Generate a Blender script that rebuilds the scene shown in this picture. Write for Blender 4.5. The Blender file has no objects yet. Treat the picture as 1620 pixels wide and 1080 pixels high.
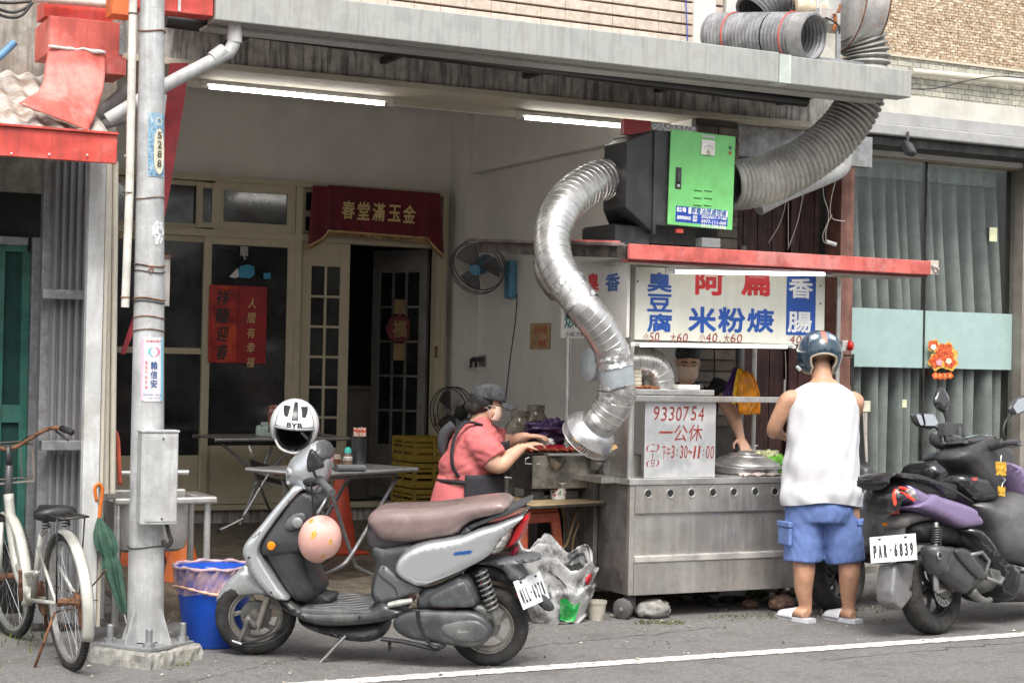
import bpy, bmesh, math, random
from mathutils import Vector, Matrix, Euler
from mathutils.geometry import delaunay_2d_cdt
random.seed(7)
PI = math.pi
S = bpy.context.scene
COL = S.collection

# ------------------------------------------------------------------ camera
cam = bpy.data.objects.new('camera', bpy.data.cameras.new('camera'))
COL.objects.link(cam)
_A, _P, _R = math.radians(26.67), math.atan(37/2700.), 0.02
_CAM = Vector((0, 0, 1.5))
_r0 = Vector((math.cos(_A), -math.sin(_A), 0))
_f = Vector((math.sin(_A)*math.cos(_P), math.cos(_A)*math.cos(_P), math.sin(_P)))
_u0 = _r0.cross(_f)
_r = math.cos(_R)*_r0 + math.sin(_R)*_u0
_u = math.cos(_R)*_u0 - math.sin(_R)*_r0
cam.matrix_world = Matrix(((_r.x, _u.x, -_f.x, 0), (_r.y, _u.y, -_f.y, 0), (_r.z, _u.z, -_f.z, 1.5), (0, 0, 0, 1)))
cam.data.sensor_fit = 'HORIZONTAL'; cam.data.sensor_width = 36
cam.data.lens = 2700/1620*36
cam.data.clip_start = .1; cam.data.clip_end = 2000
S.camera = cam
# ------------------------------------------------------------------ world
W = bpy.data.worlds.new('World'); S.world = W; W.use_nodes = True
nt = W.node_tree; bg = nt.nodes['Background']
sky = nt.nodes.new('ShaderNodeTexSky'); sky.sky_type = 'NISHITA'; sky.sun_disc = False
SUN_EL, SUN_AZ = math.radians(56), math.radians(200)     # azimuth measured from +Y clockwise
sky.sun_elevation = SUN_EL; sky.sun_rotation = SUN_AZ
sky.air_density = 1.0; sky.dust_density = 4.0; sky.ozone_density = 1.0
hs = nt.nodes.new('ShaderNodeHueSaturation'); hs.inputs['Saturation'].default_value = .25
nt.links.new(sky.outputs[0], hs.inputs['Color']); nt.links.new(hs.outputs[0], bg.inputs['Color'])
bg.inputs['Strength'].default_value = 0.15
# ------------------------------------------------------------------ sun (overcast, soft)
sd = bpy.data.lights.new('sun', 'SUN'); sd.energy = 1.5; sd.angle = math.radians(25); sd.color = (1, .96, .9)
so = bpy.data.objects.new('sun', sd); COL.objects.link(so)
_sv = Vector((math.sin(SUN_AZ)*math.cos(SUN_EL), math.cos(SUN_AZ)*math.cos(SUN_EL), math.sin(SUN_EL)))
so.rotation_euler = _sv.to_track_quat('Z', 'Y').to_euler()
S.view_settings.view_transform = 'Standard'; S.view_settings.look = 'None'
S.view_settings.gamma = 1; S.view_settings.use_curve_mapping = False
S.view_settings.exposure = 1.0
S.render.engine = 'CYCLES'
S.cycles.max_bounces = 8; S.cycles.diffuse_bounces = 4; S.cycles.glossy_bounces = 4
S.cycles.transparent_max_bounces = 12; S.cycles.transmission_bounces = 6
S.cycles.use_denoising = True
S.cycles.sample_clamp_indirect = 8

# ------------------------------------------------------------------ helpers: pixel of the photograph -> point on a real plane
def at(px, py, X=None, Y=None, Z=None):
    d = _f + _r*((px-810)/2700) - _u*((py-540)/2700)
    if X is not None: t = (X-_CAM.x)/d.x
    elif Y is not None: t = (Y-_CAM.y)/d.y
    else: t = (Z-_CAM.z)/d.z
    return _CAM + d*t
def rc(px0, py0, px1, py1, Y):
    ym, xm = (py0+py1)/2, (px0+px1)/2
    return at(px0, ym, Y=Y).x, at(px1, ym, Y=Y).x, at(xm, py1, Y=Y).z, at(xm, py0, Y=Y).z

# ------------------------------------------------------------------ helpers: materials
_mats = {}
def M(name, col, rough=.5, metal=0., mottle=.12, mscale=6., streak=0., scol=(.04, .035, .03), sscale=9., bump=.0, bscale=60.,
      dirt=0., dcol=(.05, .042, .035), dscale=2.5, coat=0., emit=None, estr=0., spec=.5, trans=0., grain=None, rust=0., sheen=0., aniso=0.):
    if name in _mats: return _mats[name]
    m = bpy.data.materials.new(name); m.use_nodes = True; _mats[name] = m
    n, l = m.node_tree.nodes, m.node_tree.links
    b = n['Principled BSDF']
    b.inputs['Roughness'].default_value = rough; b.inputs['Metallic'].default_value = metal
    b.inputs['Specular IOR Level'].default_value = spec
    if coat: b.inputs['Coat Weight'].default_value = coat; b.inputs['Coat Roughness'].default_value = .08
    if trans: b.inputs['Transmission Weight'].default_value = trans
    if sheen: b.inputs['Sheen Weight'].default_value = sheen
    if emit: b.inputs['Emission Color'].default_value = (*emit, 1); b.inputs['Emission Strength'].default_value = estr
    tc = n.new('ShaderNodeTexCoord'); oc = tc.outputs['Object']
    def noise(scale, det=4, vec=None, rough_=.6):
        t = n.new('ShaderNodeTexNoise'); t.inputs['Scale'].default_value = scale; t.inputs['Detail'].default_value = det
        t.inputs['Roughness'].default_value = rough_; l.new(vec or oc, t.inputs['Vector']); return t.outputs['Fac']
    def mapped(sc):
        mp = n.new('ShaderNodeMapping'); mp.inputs['Scale'].default_value = sc; l.new(oc, mp.inputs['Vector']); return mp.outputs[0]
    def ramp(fac, a, b_):
        r = n.new('ShaderNodeMapRange'); r.inputs['From Min'].default_value = a; r.inputs['From Max'].default_value = b_
        r.interpolation_type = 'SMOOTHSTEP'; l.new(fac, r.inputs['Value']); return r.outputs[0]
    def mix(fac, c1, c2, k=None):
        x = n.new('ShaderNodeMix'); x.data_type = 'RGBA'
        if k is not None:
            mu = n.new('ShaderNodeMath'); mu.operation = 'MULTIPLY'; mu.inputs[1].default_value = k; l.new(fac, mu.inputs[0]); fac = mu.outputs[0]
        l.new(fac, x.inputs['Factor'])
        for i, c in ((6, c1), (7, c2)):
            if hasattr(c, 'is_linked'): l.new(c, x.inputs[i])
            else: x.inputs[i].default_value = (*c, 1)
        return x.outputs[2]
    lo = tuple(max(0, c*(1-mottle*1.6)) for c in col); hi = tuple(min(1, c*(1+mottle)) for c in col)
    c = mix(ramp(noise(mscale, 7, None, .68), .36, .64), lo, hi)
    if grain:   # fine speckle (colour, amount, scale)
        gc, ga, gs = grain
        c = mix(ramp(noise(gs, 2), .55, .7), c, gc, ga)
    masks = []
    if streak:
        f_ = ramp(noise(1, 5, mapped((sscale*4, sscale*4, sscale*.35))),   .44, .64); masks.append((f_, streak)); c = mix(f_, c, scol, streak)
    if dirt:
        f_ = ramp(noise(dscale, 9, None, .74), .47, .63); masks.append((f_, dirt)); c = mix(f_, c, dcol, dirt)
    if rust:
        f_ = ramp(noise(dscale*2.3, 8, None, .75), .6, .68); masks.append((f_, rust)); c = mix(f_, c, (.22, .07, .025), rust)
    l.new(c, b.inputs['Base Color'])
    rr = n.new('ShaderNodeMapRange'); rr.inputs['To Min'].default_value = max(.02, rough*.8); rr.inputs['To Max'].default_value = min(1, rough*1.25+.02)
    l.new(noise(mscale*2.7, 4), rr.inputs['Value']); last = rr.outputs[0]
    for f_, k in masks:
        a = n.new('ShaderNodeMath'); a.operation = 'MULTIPLY_ADD'; a.inputs[1].default_value = k*.35; a.use_clamp = True
        l.new(f_, a.inputs[0]); l.new(last, a.inputs[2]); last = a.outputs[0]
    l.new(last, b.inputs['Roughness'])
    if metal and masks:
        a = n.new('ShaderNodeMath'); a.operation = 'MULTIPLY_ADD'; a.inputs[1].default_value = -.7*masks[0][1]; a.inputs[2].default_value = metal; a.use_clamp = True
        l.new(masks[0][0], a.inputs[0]); l.new(a.outputs[0], b.inputs['Metallic'])
    if aniso:
        v = mapped((1, 1, aniso)); f_ = noise(90, 2, v)
        bp = n.new('ShaderNodeBump'); bp.inputs['Strength'].default_value = .25; bp.inputs['Distance'].default_value = .0006
        l.new(f_, bp.inputs['Height']); l.new(bp.outputs[0], b.inputs['Normal'])
    elif bump:
        bp = n.new('ShaderNodeBump'); bp.inputs['Strength'].default_value = .6; bp.inputs['Distance'].default_value = bump
        l.new(noise(bscale, 5), bp.inputs['Height']); l.new(bp.outputs[0], b.inputs['Normal'])
    return m

# ------------------------------------------------------------------ helpers: objects
_T = {}
def thing(name, label, cat, loc=(0, 0, 0), rz=0, group=None):
    o = bpy.data.objects.new(name, None); COL.objects.link(o); o.empty_display_size = .1
    o.location = loc; o.rotation_euler = (0, 0, rz); o['label'] = label; o['category'] = cat
    if group: o['group'] = group
    _T[o] = Matrix.Translation(loc) @ Matrix.Rotation(rz, 4, 'Z')
    return o
def tag(o, label, cat, group=None):
    o['label'] = label; o['category'] = cat
    if group: o['group'] = group
    return o
def dup(root, loc=None, rz=None, label=None):
    def cp(o, parent):
        c = o.copy(); COL.objects.link(c)
        if parent: c.parent = parent
        for ch in [x for x in kids.get(o, [])]: cp(ch, c)
        return c
    r = cp(root, None)
    if loc is not None: r.location = loc
    if rz is not None: r.rotation_euler = (0, 0, rz)
    if label: r['label'] = label
    return r
kids = {}
def _link(name, me, mat, parent, world, smooth, bevel, kind=None, bseg=2):
    o = bpy.data.objects.new(name, me); COL.objects.link(o)
    for m in (mat if isinstance(mat, (list, tuple)) else [mat]): me.materials.append(m)
    if parent:
        o.parent = parent; kids.setdefault(parent, []).append(o)
        if world: me.transform(_T.get(parent, Matrix.Identity(4)).inverted())
        _T[o] = _T.get(parent, Matrix.Identity(4))
    if smooth:
        me.shade_smooth()
        if smooth is not True: me.set_sharp_from_angle(angle=math.radians(smooth))
    if bevel:
        b = o.modifiers.new('bevel', 'BEVEL'); b.width = bevel; b.segments = bseg; b.limit_method = 'ANGLE'; b.angle_limit = math.radians(40); b.harden_normals = False
    if kind: o['kind'] = kind
    return o

def catmull(pts, n=6, closed=False):
    pts = [Vector(p) for p in pts]; N = len(pts); out = []
    rng = range(N if closed else N-1)
    for i in rng:
        if closed: p0, p1, p2, p3 = pts[i-1], pts[i], pts[(i+1) % N], pts[(i+2) % N]
        else: p0, p1, p2, p3 = pts[max(i-1, 0)], pts[i], pts[i+1], pts[min(i+2, N-1)]
        for k in range(n):
            t = k/n
            out.append(.5*((2*p1)+(-p0+p2)*t+(2*p0-5*p1+4*p2-p3)*t*t+(-p0+3*p1-3*p2+p3)*t**3))
    if not closed: out.append(pts[-1])
    return out

class MB:
    def __init__(s): s.v = []; s.f = []; s.mi = []; s.cur = 0
    def add(s, vs, fs):
        o = len(s.v); s.v += [tuple(v) for v in vs]; s.f += [tuple(i+o for i in f) for f in fs]; s.mi += [s.cur]*len(fs); return s
    def xf(s, mtx, start=0):
        s.v[start:] = [tuple(mtx @ Vector(v)) for v in s.v[start:]]; return s
    def box(s, x0, x1, y0, y1, z0, z1, m=None):
        vs = [Vector((x, y, z)) for x in (x0, x1) for y in (y0, y1) for z in (z0, z1)]
        if m is not None: vs = [m @ v for v in vs]
        return s.add(vs, [(0, 1, 3, 2), (4, 6, 7, 5), (0, 4, 5, 1), (2, 3, 7, 6), (0, 2, 6, 4), (1, 5, 7, 3)])
    def bar(s, a, b, w, h, up=(0, 0, 1)):
        a, b = Vector(a), Vector(b); d = (b-a); L = d.length; d.normalize(); up = Vector(up)
        x = up.cross(d)
        if x.length < 1e-4: x = Vector((1, 0, 0)).cross(d)
        x.normalize(); y = d.cross(x)
        m = Matrix((x, y, d)).transposed().to_4x4(); m.translation = a
        return s.box(-w/2, w/2, -h/2, h/2, 0, L, m)
    def quad(s, a, b, c, d): return s.add([a, b, c, d], [(0, 1, 2, 3)])
    def tube(s, pts, r, seg=10, smooth=0, closed=False, caps=True, squash=1, open_=False):
        pts = [Vector(p) for p in pts]
        rs = list(r) if isinstance(r, (list, tuple)) else [r]*len(pts)
        if smooth:
            R3 = catmull([(q, 0, 0) for q in rs], smooth, closed); pts = catmull(pts, smooth, closed); rs = [max(1e-4, q.x) for q in R3]
        N = len(pts); up = None; rings = []
        for i, p in enumerate(pts):
            if closed: t = pts[(i+1) % N]-pts[i-1]
            else: t = pts[min(i+1, N-1)]-pts[max(i-1, 0)]
            if t.length < 1e-9: t = Vector((0, 0, 1))
            t.normalize()
            if up is None: up = t.orthogonal().normalized() if abs(t.z) > .9 else Vector((0, 0, 1))
            up = (up-t*up.dot(t)); up = up.normalized() if up.length > 1e-6 else t.orthogonal().normalized()
            sd_ = t.cross(up)
            rings.append([p+(up*math.cos(a)*squash+sd_*math.sin(a))*rs[i] for a in [2*PI*k/seg for k in range(seg)]])
        return s.loft(rings, closed, caps and not closed)
    def loft(s, rings, closed=False, caps=True):
        n = len(rings[0]); vs = [v for r_ in rings for v in r_]; fs = []
        K = len(rings)
        for i in range(K if closed else K-1):
            a, b = i*n, ((i+1) % K)*n
            for k in range(n): fs.append((a+k, a+(k+1) % n, b+(k+1) % n, b+k))
        if caps: fs.append(tuple(range(n-1, -1, -1))); fs.append(tuple((K-1)*n+k for k in range(n)))
        return s.add(vs, fs)
    def lathe(s, prof, seg=24, m=None, cap=False):
        rings = [[Vector((r_*math.cos(a), r_*math.sin(a), z)) for a in [2*PI*k/seg for k in range(seg)]] for r_, z in prof]
        if m is not None: rings = [[m @ v for v in q] for q in rings]
        return s.loft(rings, False, cap)
    def ell(s, c, rx, ry, rz, seg=20, rings_=12, m=None):
        pr = []
        for i in range(rings_+1):
            a = -PI/2+PI*i/rings_; pr.append((max(1e-4, math.cos(a)), math.sin(a)))
        mt = Matrix.Translation(c) @ (m or Matrix.Identity(4)) @ Matrix.Diagonal((rx, ry, rz, 1))
        return s.lathe(pr, seg, mt, True)
    def prism(s, poly, d0, d1, m=None):
        """poly in (x,z); extruded along y"""
        n = len(poly); vs = [Vector((p[0], d0, p[1])) for p in poly]+[Vector((p[0], d1, p[1])) for p in poly]
        if m is not None: vs = [m @ v for v in vs]
        return s.add(vs, [tuple(range(n)), tuple(range(2*n-1, n-1, -1))]+[(k, (k+1) % n, n+(k+1) % n, n+k) for k in range(n)])
    def grid(s, fn, nu, nv, thick=0):
        vs = [fn(i/nu, j/nv) for j in range(nv+1) for i in range(nu+1)]
        return s.add(vs, [(j*(nu+1)+i, j*(nu+1)+i+1, (j+1)*(nu+1)+i+1, (j+1)*(nu+1)+i) for j in range(nv) for i in range(nu)])
    def build(s, name, mat, parent=None, world=False, smooth=None, bevel=0, kind=None, solid=0, fix=True):
        me = bpy.data.meshes.new(name); me.from_pydata(s.v, [], s.f)
        if any(s.mi): me.polygons.foreach_set('material_index', s.mi)
        if fix:
            bm = bmesh.new(); bm.from_mesh(me); bmesh.ops.recalc_face_normals(bm, faces=bm.faces); bm.to_mesh(me); bm.free()
        me.update()
        o = _link(name, me, mat, parent, world, smooth, bevel, kind)
        if solid:
            sm = o.modifiers.new('solid', 'SOLIDIFY'); sm.thickness = solid; sm.offset = 0
        return o

def inpoly(p, poly):
    x, y = p; c = False; j = len(poly)-1
    for i in range(len(poly)):
        xi, yi = poly[i]; xj, yj = poly[j]
        if (yi > y) != (yj > y) and x < (xj-xi)*(y-yi)/(yj-yi)+xi: c = not c
        j = i
    return c
def pillow(poly, hw, r, res=.02, smooth_n=0, m=None, mb=None, yfun=None, both=True, flat=.0):
    """rounded body with the given side outline (x,z): half width hw, edge rounding radius r, yfun(x,z) scales the half width"""
    if smooth_n: poly = [(v.x, v.y) for v in catmull([(p[0], p[1], 0) for p in poly], smooth_n, True)]
    # even out
    pl = []
    for i in range(len(poly)):
        a, b = Vector(poly[i]), Vector(poly[(i+1) % len(poly)]); L = (b-a).length
        k = max(1, int(L/res))
        for q in range(k): pl.append(tuple(a.lerp(b, q/k)))
    poly = pl; n = len(poly)
    xs = [p[0] for p in poly]; zs = [p[1] for p in poly]
    def dist(p):
        best = 1e9; px, pz = p
        for i in range(n):
            ax, az = poly[i]; bx, bz = poly[(i+1) % n]; dx, dz = bx-ax, bz-az; q = dx*dx+dz*dz
            t = 0 if q < 1e-12 else max(0, min(1, ((px-ax)*dx+(pz-az)*dz)/q))
            d = (px-ax-t*dx)**2+(pz-az-t*dz)**2
            if d < best: best = d
        return math.sqrt(best)
    pts = [Vector(p) for p in poly]; D = [0]*n
    rin = min(r, .06); last = 0
    cen = sum(poly[i][0]*poly[(i+1) % n][1]-poly[(i+1) % n][0]*poly[i][1] for i in range(n)); sg = 1 if cen > 0 else -1
    for fr_ in (.1, .28, .55, .9):
        dk = rin*fr_; last = dk
        for i in range(0, n, 1 if fr_ < .5 else 2):
            a, b = Vector(poly[i-1]), Vector(poly[(i+1) % n]); t_ = b-a
            if t_.length < 1e-7: continue
            t_.normalize(); q_ = (poly[i][0]-t_.y*sg*dk, poly[i][1]+t_.x*sg*dk)
            if inpoly(q_, poly):
                d = dist(q_)
                if d > dk*.985: pts.append(Vector(q_)); D.append(d)
    x = min(xs)+res*.5
    row = 0
    while x < max(xs):
        z = min(zs)+res*(.25 if row % 2 else .75)
        while z < max(zs):
            if inpoly((x, z), poly):
                d = dist((x, z))
                if d > last+res*.4: pts.append(Vector((x, z))); D.append(d)
            z += res
        x += res; row += 1
    vs, es, fs, ov, oe, of = delaunay_2d_cdt(pts, [], [list(range(n))], 1, 1e-6)
    dd = [D[o[0]] if o else 0 for o in ov]
    def h(p, d):
        t = min(1, d/r); k = math.sqrt(max(0, 1-(1-t)**2)); k = flat+(1-flat)*k if d > 0 else flat
        w = yfun(p.x, p.y) if yfun else 1
        return hw*w*k
    mb = mb or MB(); N = len(vs)
    V = [Vector((p.x, -h(p, d), p.y)) for p, d in zip(vs, dd)]
    F_ = [tuple(f) for f in fs]
    V2 = [Vector((p.x, h(p, d) if both else 0, p.y)) for p, d in zip(vs, dd)]
    edge = [i for i in range(N) if dd[i] == 0]
    # boundary edges
    cnt = {}
    for f in F_:
        for i in range(len(f)):
            e = (f[i], f[(i+1) % len(f)]); k = tuple(sorted(e)); cnt.setdefault(k, []).append(e)
    side = [(e[0][0], e[0][1]) for e in cnt.values() if len(e) == 1]
    allv = V+V2
    allf = F_+[tuple(N+i for i in reversed(f)) for f in F_]+[(b, a, N+a, N+b) for a, b in side]
    if m is not None: allv = [m @ v for v in allv]
    mb.add(allv, allf)
    return mb
def weld(o, d=1e-5):
    w = o.modifiers.new('weld', 'WELD'); w.merge_threshold = d; return o

_tc = {}
def text(s, w, h, mat, parent, m, name='lettering', bold=0., ext=.0008, shear=0, world=True, keep=False, spacing=1., vertical=False):
    """lettering fitted in a box w x h centred on m (x right, z up, facing -y)"""
    cu = bpy.data.curves.new('t', 'FONT'); cu.body = s
    cu.align_x = 'CENTER'; cu.shear = shear; cu.space_character = spacing; cu.resolution_u = 3
    to = bpy.data.objects.new('t', cu); COL.objects.link(to)
    dg = bpy.context.evaluated_depsgraph_get()
    me = bpy.data.meshes.new_from_object(to.evaluated_get(dg)); COL.objects.unlink(to); bpy.data.objects.remove(to)
    if not me.vertices: return None
    xs = [v.co.x for v in me.vertices]; ys = [v.co.y for v in me.vertices]
    cx, cy = (min(xs)+max(xs))/2, (min(ys)+max(ys))/2; w = max(w-2*bold*h, w*.3) if bold else w
    sw, sh = w/(max(xs)-min(xs)), (h*(1-2*bold))/(max(ys)-min(ys))
    for v in me.vertices: v.co = Vector(((v.co.x-cx)*sw, -ext, (v.co.y-cy)*sh))
    if bold:      # widen the strokes: a thin rectangle along each outline edge, a hair behind the face
        cnt = {}
        for p_ in me.polygons:
            for k in p_.edge_keys: cnt[k] = cnt.get(k, 0)+1
        V = [v.co.copy() for v in me.vertices]; F_ = [tuple(p_.vertices) for p_ in me.polygons]; dl = bold*h; q = 0
        for (i, j), c in list(cnt.items()):
            if c != 1: continue
            a, b = V[i], V[j]; d = b-a
            if d.length < 1e-7: continue
            d.normalize(); n_ = Vector((-d.z, 0, d.x)); q += 1; off = Vector((0, .00012+(q % 7)*.00003, 0)); o_ = len(V)
            V += [a-d*dl*.7+n_*dl+off, b+d*dl*.7+n_*dl+off, b+d*dl*.7-n_*dl+off, a-d*dl*.7-n_*dl+off]; F_.append((o_, o_+1, o_+2, o_+3))
        me = bpy.data.meshes.new(name); me.from_pydata(V, [], F_)
    me.transform(m)
    me.name = name
    return _link(name, me, mat, parent, world, None, 0)
def rotm(loc, rx=0, ry=0, rz=0):
    return Matrix.Translation(loc) @ Euler((rx, ry, rz)).to_matrix().to_4x4()
def remeshed(mb, name, mat, parent, voxel=.012, smooth_it=6, world=False, factor=.5, post=None):
    me = bpy.data.meshes.new(name); me.from_pydata(mb.v, [], mb.f)
    bm = bmesh.new(); bm.from_mesh(me); bmesh.ops.recalc_face_normals(bm, faces=bm.faces); bm.to_mesh(me); bm.free()
    o = bpy.data.objects.new('tmp', me); COL.objects.link(o)
    rm = o.modifiers.new('r', 'REMESH'); rm.mode = 'VOXEL'; rm.voxel_size = voxel
    if smooth_it: sm = o.modifiers.new('s', 'SMOOTH'); sm.iterations = smooth_it; sm.factor = factor
    dg = bpy.context.evaluated_depsgraph_get(); me2 = bpy.data.meshes.new_from_object(o.evaluated_get(dg))
    COL.objects.unlink(o); bpy.data.objects.remove(o)
    if post: post(me2)
    return _link(name, me2, mat, parent, world, True, 0)
# ================================================================== materials
asphalt = M('asphalt', (.105, .103, .1), .9, mottle=.25, mscale=1.7, grain=(.3, .29, .27), bump=.006, bscale=140, dirt=.35, dcol=(.06, .055, .05), dscale=1.3) if 0 else None
asphalt = M('asphalt', (.15, .145, .14), .92, mottle=.14, mscale=26, grain=((.36, .35, .33), .8, 95), bump=.007, bscale=110, dirt=.4, dcol=(.085, .077, .066), dscale=2.6)
linepaint = M('road_paint', (.66, .65, .62), .75, mottle=.12, mscale=30, dirt=.75, dcol=(.2, .19, .18), dscale=22, bump=.002, bscale=170)
terrazzo = M('terrazzo', (.12, .1, .075), .55, mottle=.3, mscale=12, grain=((.42, .34, .24), .9, 75), dirt=.5, dcol=(.03, .025, .02), dscale=2)
wallpaint = M('wall_paint', (.68, .65, .6), .85, mottle=.05, mscale=1.1, dirt=.1, dcol=(.36, .33, .28), dscale=1.2, bump=.001, bscale=90)
creamalu = M('cream_aluminium', (.5, .44, .31), .5, mottle=.08, mscale=5, dirt=.3, dcol=(.2, .16, .1), dscale=5)
darkglass = M('dark_window_glass', (.02, .022, .024), .08, mottle=.2, spec=.6, dirt=.2, dcol=(.06, .06, .055), dscale=4)
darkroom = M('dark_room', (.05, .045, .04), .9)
concrete_dk = M('stained_concrete', (.5, .47, .43), .9, mottle=.2, mscale=7, streak=.7, scol=(.07, .06, .055), sscale=9, dirt=.5, dcol=(.3, .29, .27), dscale=5, bump=.004, bscale=50)
fasciamet = M('weathered_sheet_metal', (.4, .41, .39), .55, metal=.25, mottle=.1, mscale=5, streak=.3, scol=(.13, .12, .1), sscale=8, dirt=.35, dcol=(.22, .2, .17), dscale=5, bump=.0015, bscale=12)
creampl = M('cream_soffit_paint', (.55, .5, .4), .7, mottle=.12, dirt=.4, dcol=(.25, .2, .14), dscale=6)
galv = M('galvanised_steel', (.36, .37, .38), .45, metal=.6, mottle=.12, mscale=12, streak=.16, scol=(.12, .11, .1), sscale=5, dirt=.4, dcol=(.16, .13, .1), dscale=9, bump=.001, bscale=40)
poleM = M('pole_galvanised', (.5, .51, .51), .55, metal=.35, mottle=.15, mscale=5, streak=.4, scol=(.22, .21, .2), sscale=8, dirt=.3, dcol=(.27, .25, .22), dscale=9, bump=.0012, bscale=60)
whitepost = M('white_painted_steel', (.6, .61, .6), .55, mottle=.1, streak=.35, scol=(.28, .26, .23), sscale=3, dirt=.35, dcol=(.3, .25, .2), dscale=5)
redmet = M('red_painted_sheet', (.62, .075, .055), .42, mottle=.2, mscale=3, streak=.35, scol=(.2, .03, .025), sscale=5, dirt=.3, dcol=(.55, .3, .27), dscale=2.6, rust=.2)
redfade = M('faded_red_sheet', (.66, .13, .1), .5, mottle=.2, mscale=3, streak=.5, scol=(.3, .05, .04), sscale=3, dirt=.4, dcol=(.68, .42, .38), dscale=2.2)
black = M('black_rubber', (.018, .018, .018), .7, mottle=.3)
blackpl = M('black_plastic', (.022, .022, .024), .42, mottle=.25, dirt=.25, dcol=(.09, .085, .08), dscale=6)
greypvc = M('grey_pvc', (.48, .49, .49), .45, mottle=.08, dirt=.35, dcol=(.25, .23, .2), dscale=6, streak=.3, scol=(.25, .23, .2))
creampvc = M('cream_pvc', (.58, .54, .45), .5, mottle=.08, dirt=.35, dcol=(.32, .26, .18), dscale=6)
lampM = M('lamp_tube', (.9, .9, .9), .4, mottle=0, emit=(1, .97, .92), estr=14)
lampS = M('small_lamp_tube', (.9, .9, .9), .4, mottle=0, emit=(1, .98, .95), estr=2.6)
whitepl = M('white_plastic', (.62, .62, .59), .4, mottle=.05, dirt=.2, dcol=(.4, .36, .3))
rustM = M('rusty_iron', (.2, .09, .045), .85, mottle=.5, mscale=20, dirt=.4, dcol=(.07, .04, .03))
brownwood = M('brown_wood', (.075, .03, .025), .55, mottle=.3, mscale=5, streak=.5, scol=(.03, .012, .01), sscale=10, bump=.001, bscale=30)
brownpost = M('worn_brown_post', (.25, .12, .09), .6, mottle=.2, streak=.4, scol=(.12, .05, .04), sscale=8)
steel = M('stainless_steel', (.68, .68, .66), .3, metal=.85, mottle=.12, mscale=4, dirt=.35, dcol=(.2, .18, .15), dscale=5, aniso=.04)
steel_d = M('dirty_stainless', (.6, .58, .55), .33, metal=.8, mottle=.14, mscale=2, streak=.2, scol=(.22, .19, .16), sscale=7, dirt=.35, dcol=(.27, .22, .17), dscale=7, aniso=.04)
darkmet = M('dark_metal', (.06, .058, .055), .5, metal=.5, mottle=.3)

# ================================================================== ground
def sheet(name, x0, x1, y0, y1, z, mat, n=1):
    mb = MB(); mb.grid(lambda u, v: (x0+(x1-x0)*u, y0+(y1-y0)*v, z), n, n)
    o = mb.build(name, mat); o['kind'] = 'structure'; return o
sheet('road', -80, 80, -60, 60, 0, asphalt)
def _line(u, v):
    return (-30+60*u, 7.44+.12*v+.005*math.sin(u*2900)*(1 if v > .5 else -1)+.004*math.sin(u*5700+v*2), .004)
o = MB().grid(_line, 3000, 1).build('road_line', linepaint); o['kind'] = 'structure'
for sd, x0, y0, x1, y1 in ((1, 3.2, 7.9, 5.6, 8.35), (2, 5.4, 7.2, 8.2, 7.36), (3, 4.4, 8.5, 4.9, 9.3), (4, 2.2, 7.75, 3.0, 8.2)):
    random.seed(sd); mb = MB(); P0 = []
    for i in range(41):
        t = i/40; P0.append((x0+(x1-x0)*t+random.gauss(0, .012), y0+(y1-y0)*t+random.gauss(0, .018), random.uniform(.001, .0045)))
    for (a, b, w), (c, d, w2) in zip(P0, P0[1:]): mb.quad((a, b-w, .0015), (c, d-w2, .0015), (c, d+w2, .0015), (a, b+w, .0015))
    o = mb.build('road_crack', black); o['kind'] = 'structure'
# far edge line of the road and kerb opposite
mb = MB(); mb.add([(2.5,9.55,-.1),(6.38,9.55,-.1),(6.38,13.72,-.1),(2.5,13.72,-.1),(2.5,9.55,.06),(6.38,9.55,.06),(6.38,13.72,.15),(2.5,13.72,.15)],[(0,1,2,3),(4,5,6,7),(0,1,5,4),(1,2,6,5),(2,3,7,6),(3,0,4,7)]); o = mb.build('arcade_floor', terrazzo); o['kind'] = 'structure'
mb = MB(); mb.box(-2, 2.49, 9.66, 16, .0, .05); o = mb.build('yard_floor', M('old_concrete', (.2, .19, .17), .9, mottle=.3, dirt=.5, bump=.003, bscale=50)); o['kind'] = 'structure'
mb = MB(); mb.box(6.39, 16, 10.2, 10.9, .0, .05); o = mb.build('shop_step', M('old_concrete', (.2, .19, .17))); o['kind'] = 'structure'

# ================================================================== main shophouse
shop = thing('shophouse', 'grey rendered shophouse with cream aluminium doors behind the open arcade', 'building', (4.5, 13.7, 0))
mb = MB()
mb.box(.5, 3.2, 13.7, 13.9, 0, 4.2)                      # left of windows
mb.box(3.2, 6.4, 13.7, 13.9, 3.0, 4.2)                   # above lintel
mb.box(6.17, 6.4, 13.7, 13.9, 0, 3.0)
mb.box(3.2, 6.17, 13.72, 13.9, 0, .26)
mb.build('back_wall', wallpaint, shop, world=True)
MB().box(3.2, 6.17, 13.66, 13.699, .06, .25).build('door_step', concrete_dk, shop, world=True)
mb = MB(); mb.box(6.37, 6.55, 9.98, 13.7, 0, 4.2); mb.build('side_wall', wallpaint, shop, world=True)
mb = MB(); mb.box(6.24, 6.369, 13.35, 13.699, 0, 3.8); mb.build('wall_pilaster', wallpaint, shop, world=True)
mb = MB(); mb.box(6.28, 6.369, 10.5, 13.34, 3.15, 3.8); mb.build('wall_ledge', wallpaint, shop, world=True)
mb = MB(); mb.box(.5, 6.55, 10.56, 13.9, 3.8, 3.95); mb.build('ceiling', wallpaint, shop, world=True)
mb = MB(); mb.box(2.2, 7.6, 9.9, 10.55, 3.27, 3.62); mb.build('beam', concrete_dk, shop, world=True)
mb = MB(); mb.box(2.2, 7.35, 9.87, 10.56, 3.225, 3.265); mb.build('soffit_board', creampl, shop, world=True, bevel=.004)
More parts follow.
